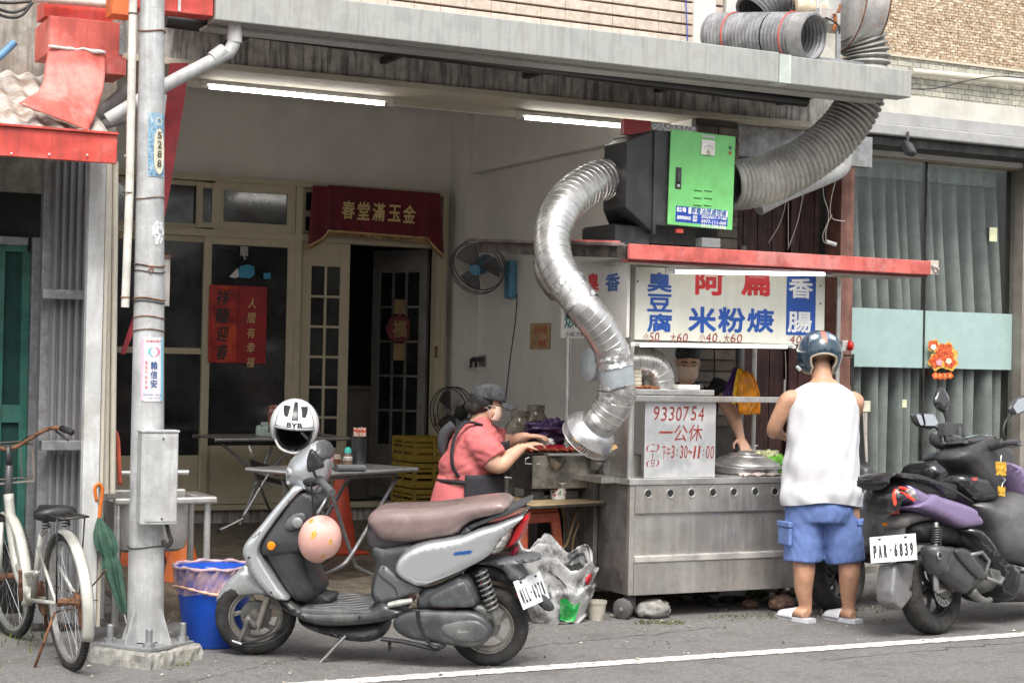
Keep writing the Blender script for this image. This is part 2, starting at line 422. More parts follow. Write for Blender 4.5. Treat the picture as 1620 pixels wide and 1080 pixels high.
mb = MB(); mb.box(2.2, 7.1, 10.57, 10.9, 3.27, 3.8); mb.build('beam_back', wallpaint, shop, world=True)
mb = MB(); mb.box(.5, 2.2, 9.9, 10.2, 0.05, 4.2)
mb.build('left_wall', concrete_dk, shop, world=True)
# dark room behind the doors
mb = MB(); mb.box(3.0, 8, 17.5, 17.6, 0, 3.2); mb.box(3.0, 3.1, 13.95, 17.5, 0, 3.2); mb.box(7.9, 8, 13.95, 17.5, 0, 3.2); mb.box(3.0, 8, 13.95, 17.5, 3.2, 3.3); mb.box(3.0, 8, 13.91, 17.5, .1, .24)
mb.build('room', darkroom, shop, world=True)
# brick pillar behind the stall
brickM = [M('brick_a', (.2, .17, .14), .9, mottle=.2), M('brick_b', (.16, .125, .1), .9, mottle=.2), M('brick_c', (.24, .2, .17), .9, mottle=.2)]
MB().box(6.372, 6.72, 9.93, 9.979, 0, 3.22).build('pillar_mortar', M('mortar', (.1, .09, .08), .95), shop, world=True)
bme = {}
for r in range(40):
    for c in range(2):
        x0 = 6.375+c*.175+(.0 if r % 2 else -.0); z0 = .1+r*.077
        if z0 < 1.1: continue
        b = MB().box(x0+.004, x0+.168, 9.915, 9.929, z0+.004, z0+.069); 
        b.build('brick', random.choice(brickM), shop, world=True)
# upper floor: split-face cream tiles
tileM = [M('cream_tile_%d' % i, c, .8, mottle=.1, mscale=20, bump=.004, bscale=45) for i, c in enumerate([(.52, .44, .37), (.55, .47, .4), (.49, .41, .34)])]
MB().box(2.2, 6.62, 10.02, 10.2, 3.63, 6.5).build('upper_wall', M('rusty_joint', (.3, .16, .09), .9, mottle=.4, mscale=9), shop, world=True)
for r in range(9):
    z0 = 3.64+r*.078
    for c in range(20):
        x0 = 3.0+c*.182+(0.0)
        if x0 > 6.6: continue
        b = MB().box(x0+.001, min(6.615, x0+.181), 9.99, 10.019, z0+.007, z0+.071)
        b.build('tile', tileM[(r*7+c*3) % 3], shop, world=True, bevel=.003)
MB().box(6.63, 6.72, 9.96, 10.05, 3.63, 6).build('corner_trim', whitepl, shop, world=True, bevel=.01)

# windows and doors in the back wall (plane y = 13.7)
def frame(x0, x1, z0, z1, w, y0=13.6, y1=13.69, mb=None, bw=None):
    mb = mb or MB(); bw = bw or w
    mb.box(x0, x0+w, y0, y1, z0, z1); mb.box(x1-w, x1, y0, y1, z0, z1)
    mb.box(x0+w, x1-w, y0+.001, y1-.001, z1-w, z1); mb.box(x0+w, x1-w, y0+.001, y1-.001, z0, z0+bw); return mb
outer = frame(3.2, 6.17, .26, 3.0, .045, 13.58, 13.72)
outer.box(3.245, 6.125, 13.582, 13.71, 2.5, 2.56)       # transom rail
outer.box(4.775, 4.835, 13.578, 13.71, .305, 2.955)     # main mullion
outer.box(5.99+.09, 6.125, 13.585, 13.71, .3, 2.5)
outer.build('door_frame', creamalu, shop, world=True, bevel=.004)
def window(x0, x1, z0, z1, y, w=.05, panel=0, mull=None):
    f = frame(x0, x1, z0, z1, w, y, y+.05)
    if mull: f.box(x0+w, x1-w, y+.005, y+.045, mull-.025, mull+.025)
    fo = f.build('window', creamalu, shop, world=True, bevel=.003)
    zz = z0+w
    if panel:
        MB().box(x0+w, x1-w, y+.015, y+.035, z0+w, z0+w+panel).build('door_panel', creamalu, fo, world=True, bevel=.003); zz = z0+w+panel
    MB().box(x0+w, x1-w, y+.02, y+.026, zz, z1-w).build('pane', darkglass, fo, world=True)
    return fo
window(3.25, 4.05, .31, 2.5, 13.62, .05, .35, 1.56)
w2 = window(4.0, 4.775, .31, 2.5, 13.585, .06, .42)
window(3.25, 3.98, 2.56, 2.95, 13.63, .04)
window(3.93, 4.1, 2.57, 2.94, 13.59, .045)
window(4.08, 4.77, 2.56, 2.955, 13.585, .07)
window(4.84, 5.3, 2.56, 2.955, 13.62, .035, 0, 2.74)
window(5.25, 6.12, 2.56, 2.955, 13.64, .04)
# french door leaves
def leaf(name, m, wdt=.43, rows=6, cols=2, mat=creamalu, pm=darkglass):
    st = .085; z0, z1 = 0, 2.2; gz0 = .47
    mb = MB()
    mb.box(0, st, -.02, .02, z0, z1); mb.box(wdt-st, wdt, -.02, .02, z0, z1)
    mb.box(st, wdt-st, -.019, .019, z1-.2, z1); mb.box(st, wdt-st, -.019, .019, z0, gz0)
    mb.xf(m); d = mb.build(name, mat, shop, world=True, bevel=.003)
    MB().box(st+.05, wdt-st-.05, -.028, .028, z0+.1, gz0-.08).xf(m).build('raised_panel', mat, d, world=True, bevel=.006)
    gw = (wdt-2*st)
    for i in range(1, cols): MB().box(st+gw*i/cols-.01, st+gw*i/cols+.01, -.017, .017, gz0, z1-.2).xf(m).build('muntin', mat, d, world=True)
    for j in range(1, rows):
        zz = gz0+(z1-.2-gz0)*j/rows
        MB().box(st, wdt-st, -.016, .016, zz-.01, zz+.01).xf(m).build('muntin', mat, d, world=True)
    for i in range(cols):
        for j in range(rows):
            a, b = st+gw*i/cols, st+gw*(i+1)/cols; c, e = gz0+(z1-.2-gz0)*j/rows, gz0+(z1-.2-gz0)*(j+1)/rows
            MB().box(a, b, -.003, .003, c, e).xf(m).build('pane', pm, d, world=True)
    return d
leaf('door', rotm((4.845, 13.62, .3)))
shaded_leaf = M('shaded_door_cream', (.2, .19, .17), .5)  # darker copy of the door cream: shade on the inner leaf put into the colour
leaf('door', rotm((6.07, 13.75, .3), rz=math.radians(118)), .62, 5, 3, shaded_leaf)
for zz in (.7, 1.3, 2.2):
    MB().lathe([(.012, zz), (.012, zz+.1)], 10, Matrix.Translation((6.08, 13.57, .25)), True).build('hinge', rustM, shop, world=True)

# ================================================================== awning over the arcade
aw = thing('street_awning', 'long grey sheet metal awning with gutter fascia across the shop front', 'awning', (5, 8.8, 3.3))
mb = MB(); mb.box(2.62, 6.255, 8.8, 8.95, 3.30, 3.49); mb.build('fascia', fasciamet, aw, world=True, bevel=.006)
mb = MB(); mb.box(6.345, 7.31, 8.803, 8.95, 3.30, 3.477); mb.build('fascia', fasciamet, aw, world=True, bevel=.006)
mb = MB(); mb.box(6.256, 6.344, 8.796, 8.95, 3.302, 3.48); mb.build('joint_cover', M('pale_patch', (.5, .55, .5), .6), aw, world=True)
mb = MB(); mb.box(2.62, 7.2, 8.951, 9.1, 3.285, 3.30); mb.build('gutter_base', fasciamet, aw, world=True)
def roof(u, v):
    x = 2.62+(7.31-2.62)*u; return (x, 8.95+.97*v, 3.46+.14*v+.008*math.sin(u*150))
MB().grid(roof, 220, 2).build('roof_sheet', fasciamet, aw, world=True, solid=.004)
mb = MB(); mb.tube([at(262, 32, Y=9.25), at(1275, 160, Y=9.25)], .042, 16); mb.build('black_pipe', M('black_pipe_plastic', (.02, .02, .02), .35), aw, world=True, smooth=40)
mb = MB()
BR_ = 1
for i in range(5): MB().box(3+i*1.0, 3.04+i*1.0, 8.96, 9.88, 3.36, 3.40).build('bracket', darkmet, aw, world=True)
# downpipe
dpo = thing('downpipe', 'grey plastic downpipe elbow slanting from the awning gutter to the pole', 'pipe', (2.7, 8.85, 3.3))
p0 = at(371, 32, Y=8.88); p1 = at(371, 62, Y=8.88); p2 = at(352, 88, Y=8.88); p3 = at(262, 135, Y=8.88); p4 = at(170, 190, Y=8.95)
MB().tube([p0, p1, p1.lerp(p2, .5)+Vector((.008, 0, -.015)), p2, p3, p4], [.036]*6, 16, smooth=5).build('pipe', greypvc, dpo, world=True, smooth=40)
MB().tube([at(371, 50, Y=8.88), at(371, 68, Y=8.88)], .041, 16).build('collar', greypvc, dpo, world=True, smooth=40)
MB().tube([at(355, 80, Y=8.88), at(336, 94, Y=8.88)], .041, 16).build('collar', greypvc, dpo, world=True, smooth=40)

# ceiling tube lamps
def tube_lamp(a, b, label, r=.011, fix=.03, hang=.03, cat='lamp', mt=None):
    a, b = Vector(a), Vector(b); t = thing('tube_lamp', label, cat, tuple((a+b)/2)); d = (b-a).normalized()
    MB().tube([a+d*.02, b-d*.02], r, 12).build('lamp_tube', mt or lampM, t, world=True, smooth=40)
    MB().bar(a-d*.03+Vector((0, 0, hang)), b+d*.03+Vector((0, 0, hang)), fix*1.6, fix).build('housing', whitepl, t, world=True, bevel=.004)
    for q, s_ in ((a, 1), (b, -1)):
        MB().bar(q-d*s_*.025-Vector((0, 0, r*1.2)), q-d*s_*.025+Vector((0, 0, hang)), .02, .03, up=d).build('end_cap', whitepl, t, world=True, bevel=.003)
        MB().tube([q-d*s_*.02, q+d*s_*.025], r*1.05, 12).build('socket', steel, t, world=True, smooth=40)
    return t
tube_lamp((3.01, 10.3, 3.185), (4.23, 10.3, 3.18), 'long lit fluorescent tube under the awning above the glass doors')
tube_lamp((5.21, 10.3, 3.175), (6.36, 10.3, 3.18), 'lit fluorescent tube under the beam above the green cabinet')

# ================================================================== right-hand building
rb = thing('tiled_building', 'building with small brown wall tiles, white fascia and curtained shop window', 'building', (9, 10.5, 0))
MB().box(6.73, 16, 10.45, 10.7, 3.15, 7).build('upper_wall', M('grey_grout', (.3, .26, .2), .95), rb, world=True)
def tiles(name, mats, x0, x1, z0, z1, w, h, y, parent, gap=.004, skip=.0):
    mb = MB(); r = 0; z = z0
    while z < z1:
        x = x0-(w/2 if r % 2 else 0)
        while x < x1:
            a, b = max(x0, x), min(x1, x+w-gap)
            if b-a > .01:
                dy = random.uniform(0, .005); mb.cur = random.randrange(len(mats)); mb.box(a, b, y-.012-dy, y, z, z+h-gap)
            x += w
        z += h; r += 1
    o = mb.build(name, mats, parent, world=True); o['kind'] = 'stuff'; return o
tm = [M('brown_tile_%d' % i, c, .8, mottle=.35, mscale=45) for i, c in enumerate([(.46, .34, .23), (.53, .41, .29), (.4, .29, .19), (.6, .49, .36), (.49, .38, .26)])]
tiles('wall_tile', tm, 6.73, 10.4, 3.96, 4.75, .046, .022, 10.449, rb, .003)
tm2 = [M('pale_tile_%d' % i, c, .8, mottle=.15, mscale=20, dirt=.3) for i, c in enumerate([(.44, .43, .36), (.48, .46, .39), (.4, .39, .33)])]
MB().box(6.73, 12, 10.42, 10.449, 3.935, 3.955).build('tile_ledge', creampl, rb, world=True)
tiles('wall_tile', tm2, 6.73, 10.4, 3.62, 3.93, .075, .042, 10.449, rb)
wfas = M('white_fascia', (.5, .49, .44), .6, mottle=.08, streak=.3, scol=(.4, .38, .33), sscale=3, dirt=.3, dcol=(.45, .42, .36), dscale=3)
MB().box(7.35, 12, 10.3, 10.449, 3.44, 3.62).build('fascia_board', wfas, rb, world=True, bevel=.003)
gry = M('grey_shutter_box', (.38, .38, .37), .5, metal=.2, mottle=.08, streak=.25, scol=(.3, .29, .28), sscale=3)
MB().box(7.4, 12, 10.15, 10.299, 3.36, 3.45).build('shutter_box', gry, rb, world=True, bevel=.004)
MB().box(7.4, 12, 10.1, 10.299, 3.27, 3.352).build('shutter_box', gry, rb, world=True, bevel=.01)
MB().box(7.42, 12, 10.16, 10.43, 3.2, 3.262).build('shutter_slot', darkmet, rb, world=True)
MB().box(8.05, 9.85, 10.42, 10.48, 3.165, 3.2).build('window_head', whitepl, rb, world=True)
MB().box(7.85, 12, 10.485, 10.7, 3.2, 3.3).build('head_wall', darkmet, rb, world=True)
# window jambs
mul = M('brown_grey_aluminium', (.28, .25, .22), .45, metal=.3, mottle=.1)
MB().box(9.8, 9.87, 10.40, 10.55, .05, 3.2).build('window_jamb', mul, rb, world=True, bevel=.003)
MB().box(9.875, 9.93, 10.42, 10.6, .05, 3.2).build('window_jamb', mul, rb, world=True, bevel=.003)
MB().box(9.935, 13, 10.38, 10.7, .05, 3.2).build('pier_wall', M('pale_pier', (.62, .6, .57), .8), rb, world=True)
MB().box(8.0, 9.8, 10.42, 10.55, .05, .45).build('window_plinth', mul, rb, world=True)
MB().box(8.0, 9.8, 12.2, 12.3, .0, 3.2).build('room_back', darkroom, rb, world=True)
# glass (thin real sheets) and curtains of the right-hand shop window
def glassmat(name, tint=(.75, .82, .8), rough=.02, frac=.25):
    m = bpy.data.materials.new(name); m.use_nodes = True; n, l = m.node_tree.nodes, m.node_tree.links
    for x in list(n): n.remove(x)
    out = n.new('ShaderNodeOutputMaterial'); tr = n.new('ShaderNodeBsdfTransparent'); tr.inputs['Color'].default_value = (*tint, 1)
    gl = n.new('ShaderNodeBsdfGlossy'); gl.inputs['Roughness'].default_value = rough
    lw = n.new('ShaderNodeLayerWeight'); lw.inputs['Blend'].default_value = .5
    pw = n.new('ShaderNodeMath'); pw.operation = 'POWER'; pw.inputs[1].default_value = 4.5
    ma = n.new('ShaderNodeMath'); ma.operation = 'MULTIPLY_ADD'; ma.inputs[1].default_value = .8; ma.inputs[2].default_value = frac
    mx = n.new('ShaderNodeMixShader'); l.new(lw.outputs['Facing'], pw.inputs[0]); l.new(pw.outputs[0], ma.inputs[0]); l.new(ma.outputs[0], mx.inputs[0])
    l.new(tr.outputs[0], mx.inputs[1]); l.new(gl.outputs[0], mx.inputs[2]); l.new(mx.outputs[0], out.inputs['Surface']); return m
shopglass = glassmat('shop_glass', (.95, .98, .97), .015, .035)
frosted = M('frosted_film', (.47, .56, .56), .5, mottle=.04)
for x0, x1, y in ((8.02, 8.86, 10.47), (8.86, 9.8, 10.5)):
    g = MB().box(x0, x1, y, y+.006, .45, 3.165).build('window_pane', shopglass, rb, world=True)
    MB().box(x0+.004, x1-.004, y+.008, y+.011, 1.54, 1.99).build('frosted_band', frosted, g, world=True)
MB().box(8.855, 8.865, 10.464, 10.512, .45, 3.165).build('glass_joint', darkmet, rb, world=True)
curM = M('grey_curtain', (.19, .19, .185), .8, mottle=.12, mscale=5, sheen=.3)
curH = M('curtain_heading', (.34, .39, .38), .8, mottle=.1)
cu = thing('curtain', 'grey pleated curtain with pale heading behind the shop window', 'curtain', (8.9, 10.62, 0))
random.seed(3)
pl = [random.uniform(.7, 1.5) for _ in range(14)]; tot = sum(pl); edges = [0]
for q in pl: edges.append(edges[-1]+q/tot)
def pleat(u):
    for i in range(14):
        if u <= edges[i+1]: return i, (u-edges[i])/(edges[i+1]-edges[i])
    return 13, 1
def cfn(z0, z1):
    def fn(u, v):
        z = z0+(z1-z0)*v; k = (3.13-z)/2.7
        i, t = pleat(u); amp = .014+.08*min(1, k*2.2)
        y = 10.70+amp*1.5*math.cos(2*PI*t) + .02*k*math.sin(u*31+3)*1.0
        x = 8.02+1.79*u+.03*k*math.sin(u*23+i)+.022*math.sin(4*PI*t)*min(1, k*2.2)
        return (x, y, z)
    return fn
MB().grid(cfn(.3, 3.02), 300, 24).build('drape', curM, cu, world=True, smooth=True, solid=.003)
MB().grid(cfn(3.025, 3.16), 300, 3).build('heading', curH, cu, world=True, smooth=True, solid=.004)
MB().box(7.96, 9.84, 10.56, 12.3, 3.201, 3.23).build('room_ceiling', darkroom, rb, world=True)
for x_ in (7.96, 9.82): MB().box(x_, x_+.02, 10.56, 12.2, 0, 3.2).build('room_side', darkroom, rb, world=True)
# dark brown timber wall behind the stall
bw = thing('brown_timber_wall', 'dark brown timber board wall behind the food stall', 'wall', (7.3, 10.6, 0))
x = 6.56
while x < 7.9:
    w = .13; MB().box(x, min(x+w-.006, 7.9), 10.56, 10.6, .05, 3.2).build('board', brownwood, bw, world=True, bevel=.003); x += w
MB().box(6.56, 7.9, 10.601, 10.62, .05, 3.2).build('backing', black, bw, world=True)
MB().box(7.885, 8.005, 10.27, 10.45, .05, 3.12).build('corner_post', brownpost, bw, world=True, bevel=.004)
MB().box(7.6, 7.64, 10.5, 10.555, .05, 3.1).build('batten', brownwood, bw, world=True)
MB().box(6.74, 7.95, 10.0, 10.1, 3.0, 3.22).build('header_sheet', galv, bw, world=True)
MB().box(6.74, 7.6, 10.12, 10.5, 3.1, 3.12).build('header_roof', galv, bw, world=True)

# ================================================================== left shack
lb = thing('tin_shack', 'grey galvanised tin shack with green mesh door at the left edge', 'building', (1.8, 9.1, 0))
G = lambda n, a, b, c, d, Y, dep, mat, par=lb, **k: (lambda q: MB().box(q[0], q[1], Y, Y+dep, q[2], q[3]).build(n, mat, par, world=True, **k))(rc(a, b, c, d, Y))
G('front_post', 134, 256, 160, 990, 8.98, .06, whitepost, bevel=.004)
G('edge_strip', 160.5, 256, 166, 990, 9.0, .05, creampvc)
# corrugated siding
def corr(n, px0, px1, pz0, pz1, Y, mat, ribs, par, amp=.012):
    q = rc(px0, pz0, px1, pz1, Y)
    def fn(u, v):
        t = (u*ribs) % 1; y = Y-amp*(1 if .3 < t < .7 else (t-.15)/.15 if .15 < t <= .3 else (.85-t)/.15 if .7 <= t < .85 else 0)
        return (q[0]+(q[1]-q[0])*u, y, q[2]+(q[3]-q[2])*v)
    return MB().grid(fn, ribs*20, 1).build(n, mat, par, world=True, solid=.001)
corr('siding_sheet', 76, 134, 256, 985, 9.4, M('siding_metal', (.27, .27, .28), .5, metal=.5, mottle=.1, mscale=3, dirt=.3, dcol=(.12, .1, .08), dscale=6), 5, lb, .02)
G('rail', 68, 458, 134, 473, 9.28, .07, galv, bevel=.003)
G('rail', 66, 697, 131, 712, 9.26, .09, galv, bevel=.003)
G('inner_post', 62, 256, 80, 985, 9.42, .07, galv, bevel=.003)
G('inner_post', 45, 375, 60, 985, 9.68, .05, galv, bevel=.003)
green = M('green_door_paint', (.03, .17, .13), .5, mottle=.2, dirt=.3, dcol=(.1, .12, .1))
dr = G('door', 3, 388, 43, 398, 9.72, .03, green)
G('door_rail', 3, 640, 36, 668, 9.719, .04, green, dr)
G('door_stile', 31, 398, 43, 860, 9.721, .035, green, dr)
G('door_stile', -12, 388, 3, 860, 9.722, .035, green, dr)
G('mesh_panel', 3, 398, 31, 860, 9.75, .004, M('green_mesh', (.012, .06, .05), .8), dr)
G('door_frame', -20, 374, 45, 387, 9.7, .04, galv, bevel=.003)
MB().box(0, 2.1, 9.82, 9.86, 0, 2.6).build('interior_shade_sheet', black, lb, world=True)  # black sheet in place of the unlit depth behind the door
MB().tube([at(110, 640, Y=9.15), at(117, 640, Y=9.12), at(117, 690, Y=9.12), at(110, 690, Y=9.15)], .008, 8).build('handle', rustM, lb, world=True) if 0 else None
# cream pipes and corner strip beside the shack
pp = thing('cream_conduit', 'cream plastic conduit pair rising beside the tin shack post', 'pipe', (2.2, 9.1, 0))
for a, b, r in ((172, 166, .02), (183, 178, .016)):
    MB().tube([at(a, 256, Y=9.08), at(b, 780, Y=9.08)], r, 10).build('pipe', creampvc, pp, world=True, smooth=40)
# red eave fascia of the shack
ea = thing('red_eave', 'red painted eave fascia with rusty corrugated roof over the tin shack', 'awning', (1.7, 8.6, 2.5))
MB().box(-1, 2.065, 8.6, 8.63, 2.475, 2.62).build('fascia', redmet, ea, world=True, bevel=.003)
MB().box(-1, 2.067, 8.585, 8.66, 2.621, 2.632).build('fascia_lip', redmet, ea, world=True)
rroof = M('rusty_roof_sheet', (.44, .4, .36), .8, mottle=.2, dirt=.8, dcol=(.2, .13, .09), dscale=5, rust=.5)
def rf(u, v):
    x = -1+3.06*u; return (x+.0*v, 8.64+1.35*v, 2.60+.62*v+.012*math.sin(x*60))
MB().grid(rf, 320, 6).build('roof_sheet', rroof, ea, world=True, solid=.003)
for i in range(4):
    p = at(18+i*60, 243+i*1.2, Y=8.59); MB().ell(p, .006, .004, .006, 8, 6).build('rivet', whitepl, ea, world=True)
# concrete party wall above the shack roof
cw = thing('stained_wall', 'weathered grey concrete wall above the rusty roof', 'wall', (1.5, 10, 2.6))
MB().box(-2, 2.3, 9.62, 9.7, 2.4, 4.3).build('render', M('old_render', (.36, .34, .3), .9, mottle=.25, mscale=4, streak=.6, scol=(.12, .1, .08), sscale=4, dirt=.4, dcol=(.33, .2, .12), dscale=2.5, bump=.004, bscale=20), cw, world=True)
# curved red flashing
fl = thing('red_flashing', 'curved faded red metal flashing sweeping down onto the rusty roof', 'flashing', tuple(at(110, 140, Y=9.1)))
prof = [(76, 72, 167, 84, 9.0), (72, 110, 167, 120, 8.98), (66, 140, 160, 150, 8.92), (52, 150, 155, 170, 8.84), (36, 158, 147, 190, 8.78), (25, 165, 138, 206, 8.74)]
prof = [(77, 73, 167, 82, 9.02), (72, 100, 167, 108, 9.0), (69, 128, 164, 138, 8.95), (60, 146, 157, 165, 8.88), (45, 154, 148, 190, 8.8), (30, 164, 139, 207, 8.74)]
def ff(u, v):
    t = v*(len(prof)-1); i = min(int(t), len(prof)-2); k = t-i
    a, b = prof[i], prof[i+1]; q = [a[j]*(1-k)+b[j]*k for j in range(5)]
    L, R_ = at(q[0], q[1], Y=q[4]), at(q[2], q[3], Y=q[4]-.0); p = L.lerp(R_, u)
    p.y += -.02*math.sin(u*PI)+.006*math.sin(u*40)*0
    return p
MB().grid(ff, 24, 30).build('sheet', redfade, fl, world=True, smooth=True, solid=.003)
seal = M('white_sealant', (.65, .63, .6), .8, mottle=.15, bump=.004, bscale=60)
random.seed(5)
MB().tube([at(77+i*9, 73+i*.95+random.uniform(-1.5, 1.5), Y=9.0) for i in range(11)], [.009+random.uniform(-.003, .004) for _ in range(11)], 8, smooth=3).build('sealant', seal, fl, world=True, smooth=True)
MB().tube([at(36+i*10.5, 166+i*4.1+random.uniform(-1.5, 1.5), Y=8.75) for i in range(11)], [.007+random.uniform(-.003, .005) for _ in range(11)], 8, smooth=3).build('sealant', seal, fl, world=True, smooth=True)
# stacked red gutter boxes
gb = thing('red_gutter_boxes', 'stepped red sheet metal gutter boxes above the curved flashing', 'gutter', tuple(at(140, 60, Y=9.0)))
def pxbox(n, a, b, c, d, Y, dep, mat, par, **k):
    q = rc(a, b, c, d, Y); return MB().box(q[0], q[1], Y, Y+dep, q[2], q[3]).build(n, mat, par, world=True, **k)
pxbox('lower_box', 168, 90, 200, 118, 9.05, .3, redfade, gb, bevel=.003)
pxbox('middle_box', 79, 31, 195, 87, 9.06, .4, redfade, gb, bevel=.003)
pxbox('box_end', 189, 38, 195.5, 87, 9.055, .002, galv, gb)
pxbox('upper_board', 70, 5, 180, 32, 9.2, .2, redmet, gb, bevel=.003)
pxbox('orange_end', 178, -10, 212, 24, 8.78, .15, M('orange_red_sheet', (.6, .14, .04), .5, rust=.5, mottle=.2), gb, bevel=.003)
# red gutter right of the pole
rg = thing('red_gutter', 'bright red gutter end between the pole and grey awning fascia', 'gutter', tuple(at(300, 15, Y=8.82)))
MB().box(2.2, 2.613, 8.82, 8.95, 3.32, 3.55).build('gutter', redmet, rg, world=True, bevel=.004)
MB().box(2.42, 2.435, 8.812, 8.819, 3.325, 3.55).build('sealant', seal, rg, world=True)
# steel beams showing under the red boxes, big black pipe
MB().tube([at(0+0, 15, Y=9.55), at(60, 5, Y=9.5), at(176, 0, Y=9.4)], .03, 10).build('x', rustM) if 0 else None
tb = thing('rusty_top_pipe', 'thick rusty white pipe crossing the top left corner', 'pipe', tuple(at(120, 5, Y=9.15)))
MB().tube([at(52, -2, Y=9.15), at(178, 8, Y=9.15)], .022, 12).build('pipe', M('rust_white_pipe', (.55, .48, .42), .6, rust=.8, dirt=.4), tb, world=True, smooth=40)
sb = thing('diagonal_strut', 'dark diagonal pipe struts below the red gutter boxes', 'pipe', tuple(at(170, 190, Y=9.2)))
for (a, b), (c, d), r in (((150, 185), (205, 140), .035), ((135, 205), (205, 185), .03)):
    MB().tube([at(a, b, Y=9.2), at(c, d, Y=9.2)], r, 12).build('strut', M('shaded_grey_pipe', (.22, .21, .2), .6, mottle=.2), sb, world=True, smooth=40)
# cables at the top left
cb = thing('power_cable', 'looped black power cables at the top left corner', 'cable', tuple(at(30, 20, Y=9.3)))
for pts in (((-5, 14), (20, 20), (42, 12), (52, 0)), ((-5, 22), (15, 28), (35, 24), (52, 3)), ((-5, 4), (20, 5), (52, 2))):
    MB().tube([at(x_, y_, Y=9.25) for x_, y_ in pts], .0085, 8, smooth=5).build('cable', blackpl, cb, world=True, smooth=True)
bp_ = thing('blue_pipe', 'short blue pipe end sticking up above the rusty roof', 'pipe', tuple(at(10, 80, Y=9.2)))
MB().tube([at(-8, 96, Y=9.2), at(8, 82, Y=9.2), at(23, 67, Y=9.2)], .02, 12, smooth=4).build('pipe', M('blue_pipe_paint', (.12, .25, .42), .5), bp_, world=True, smooth=40)
# red folded canvas beside the pole
rcv = thing('red_canvas', 'dark red folded canvas blind hanging behind the pole', 'blind', tuple(at(275, 200, Y=9.3)))
cvM = M('red_canvas_cloth', (.24, .012, .018), .5, mottle=.2, mscale=9)
MB().loft([[at(268+x_, y0_, Y=9.3+yy) for x_, yy in ((0, 0), (30*k, -.02), (30*k, .05), (0, .06))] for y0_, k in ((100, 1.0),)] + [[at(a+x_*1, y0_, Y=9.3+yy) for x_, yy in ((0, 0), (w, -.02), (w, .05), (0, .06))] for y0_, a, w in ((150, 262, 31), (220, 256, 26), (300, 247, 22), (380, 238, 15), (455, 226, 13), (560, 190, 8))]).build('canvas', cvM, rcv, world=True)
MB().tube([at(262, 150, Y=9.22), at(250, 260, Y=9.22)], .008, 8).build('pole', whitepl, rcv, world=True)
# ================================================================== far side of the street (seen only as reflections in glass and metal)
oth = thing('opposite_houses', 'row of plain pale town houses across the road', 'building', (4, -7, 0))
for i, (x0, x1, h, c) in enumerate(((-14, -7, 7, (.4, .38, .35)), (-7, -1, 5, (.33, .2, .16)), (-1, 6, 7.5, (.45, .44, .42)), (6, 11.5, 4.2, (.22, .25, .24)), (15, 22, 7, (.42, .36, .3)))):
    MB().box(x0, x1, -14, -9-.3*(i % 2), 0, h).build('wall', M('opp_wall_%d' % i, c, .85), oth, world=True)
    for k in range(int((x1-x0)/1.7)):
        for zz in (1.0, 4.2):
            if zz+1.6 < h: MB().box(x0+.5+k*1.7, x0+1.5+k*1.7, -9.01-.3*(i % 2), -8.95-.3*(i % 2), zz, zz+1.5).build('window', darkglass, oth, world=True)
tr_ = thing('street_tree', 'leafy green street tree across the road', 'tree', (13, -8, 0))
random.seed(8); mb = MB()
for i in range(2600):
    d = Vector((random.gauss(0, 1), random.gauss(0, 1), random.gauss(0, 1))).normalized()*(random.random()**.4); p = Vector((13, -8, 4.2))+Vector((d.x*2.4, d.y*2, d.z*2.2)); s_ = random.uniform(.08, .2)
    a = Vector((random.uniform(-1, 1), random.uniform(-1, 1), random.uniform(-1, 1))).normalized()*s_; b = a.orthogonal().normalized()*s_*.6; mb.add([p-a, p-b, p+a, p+b], [(0, 1, 2, 3)])
mb.build('crown', M('foliage', (.06, .1, .03), .7, mottle=.5), tr_, world=True, fix=False)['kind'] = 'stuff'
MB().tube([(13, -8, 0), (13.1, -8, 2), (12.9, -8, 4)], [.2, .15, .08], 12).build('trunk', M('bark', (.1, .08, .06), .9), tr_, world=True)
o = MB().box(-40, 40, -9.4, -6.2, 0, .12).build('far_pavement', M('old_concrete', (.2, .19, .17))); o['kind'] = 'structure'
# ================================================================== utility pole
PX, PY = 2.215, 8.40
def prad(z): return .092-.0098*z
pole = thing('utility_pole', 'weathered grey steel utility pole with number plate and stickers on concrete footing', 'pole', (PX, PY, 0))
def lean(z): return -.012*z
MB().loft([[Vector((lean(z)+prad(z)*math.cos(a), prad(z)*math.sin(a), z)) for a in [2*PI*k/32 for k in range(32)]] for z in [.1+i*.2 for i in range(24)]]).build('shaft', poleM, pole, smooth=40)
conc = M('footing_concrete', (.34, .33, .3), .92, mottle=.25, mscale=9, dirt=.5, dcol=(.14, .13, .09), dscale=8, bump=.006, bscale=40)
fr = rotm((0, -.02, 0), rz=math.radians(34))
def foot():
    mb = MB(); n = 12; rings = []
    random.seed(11)
    for z, h in ((-.02, .2), (.03, .197), (.062, .192), (.075, .18)):
        ring = []
        for s_ in range(4):
            a = [(-1, -1), (1, -1), (1, 1), (-1, 1)]; p, q = a[s_], a[(s_+1) % 4]
            for k in range(n):
                t = k/n; ring.append(fr @ Vector(((p[0]+(q[0]-p[0])*t)*h+random.uniform(-.006, .006), (p[1]+(q[1]-p[1])*t)*h+random.uniform(-.006, .006), z+random.uniform(-.005, .005)*(z > .05))))
        rings.append(ring)
    return mb.loft(rings)
foot().build('footing', conc, pole)
MB().box(-.165, .165, -.165, .165, .076, .094, fr).build('base_plate', galv, pole, bevel=.004)
for sx in (-1, 1):
    for sy in (-1, 1):
        m = fr @ Matrix.Translation((sx*.125, sy*.125, .094))
        b = MB().lathe([(.03, 0), (.03, .022)], 6, m, True).build('anchor_nut', galv, pole)
        MB().lathe([(.017, .02), (.017, .085), (.012, .09)], 12, m, True).build('anchor_bolt', galv, b, smooth=40)
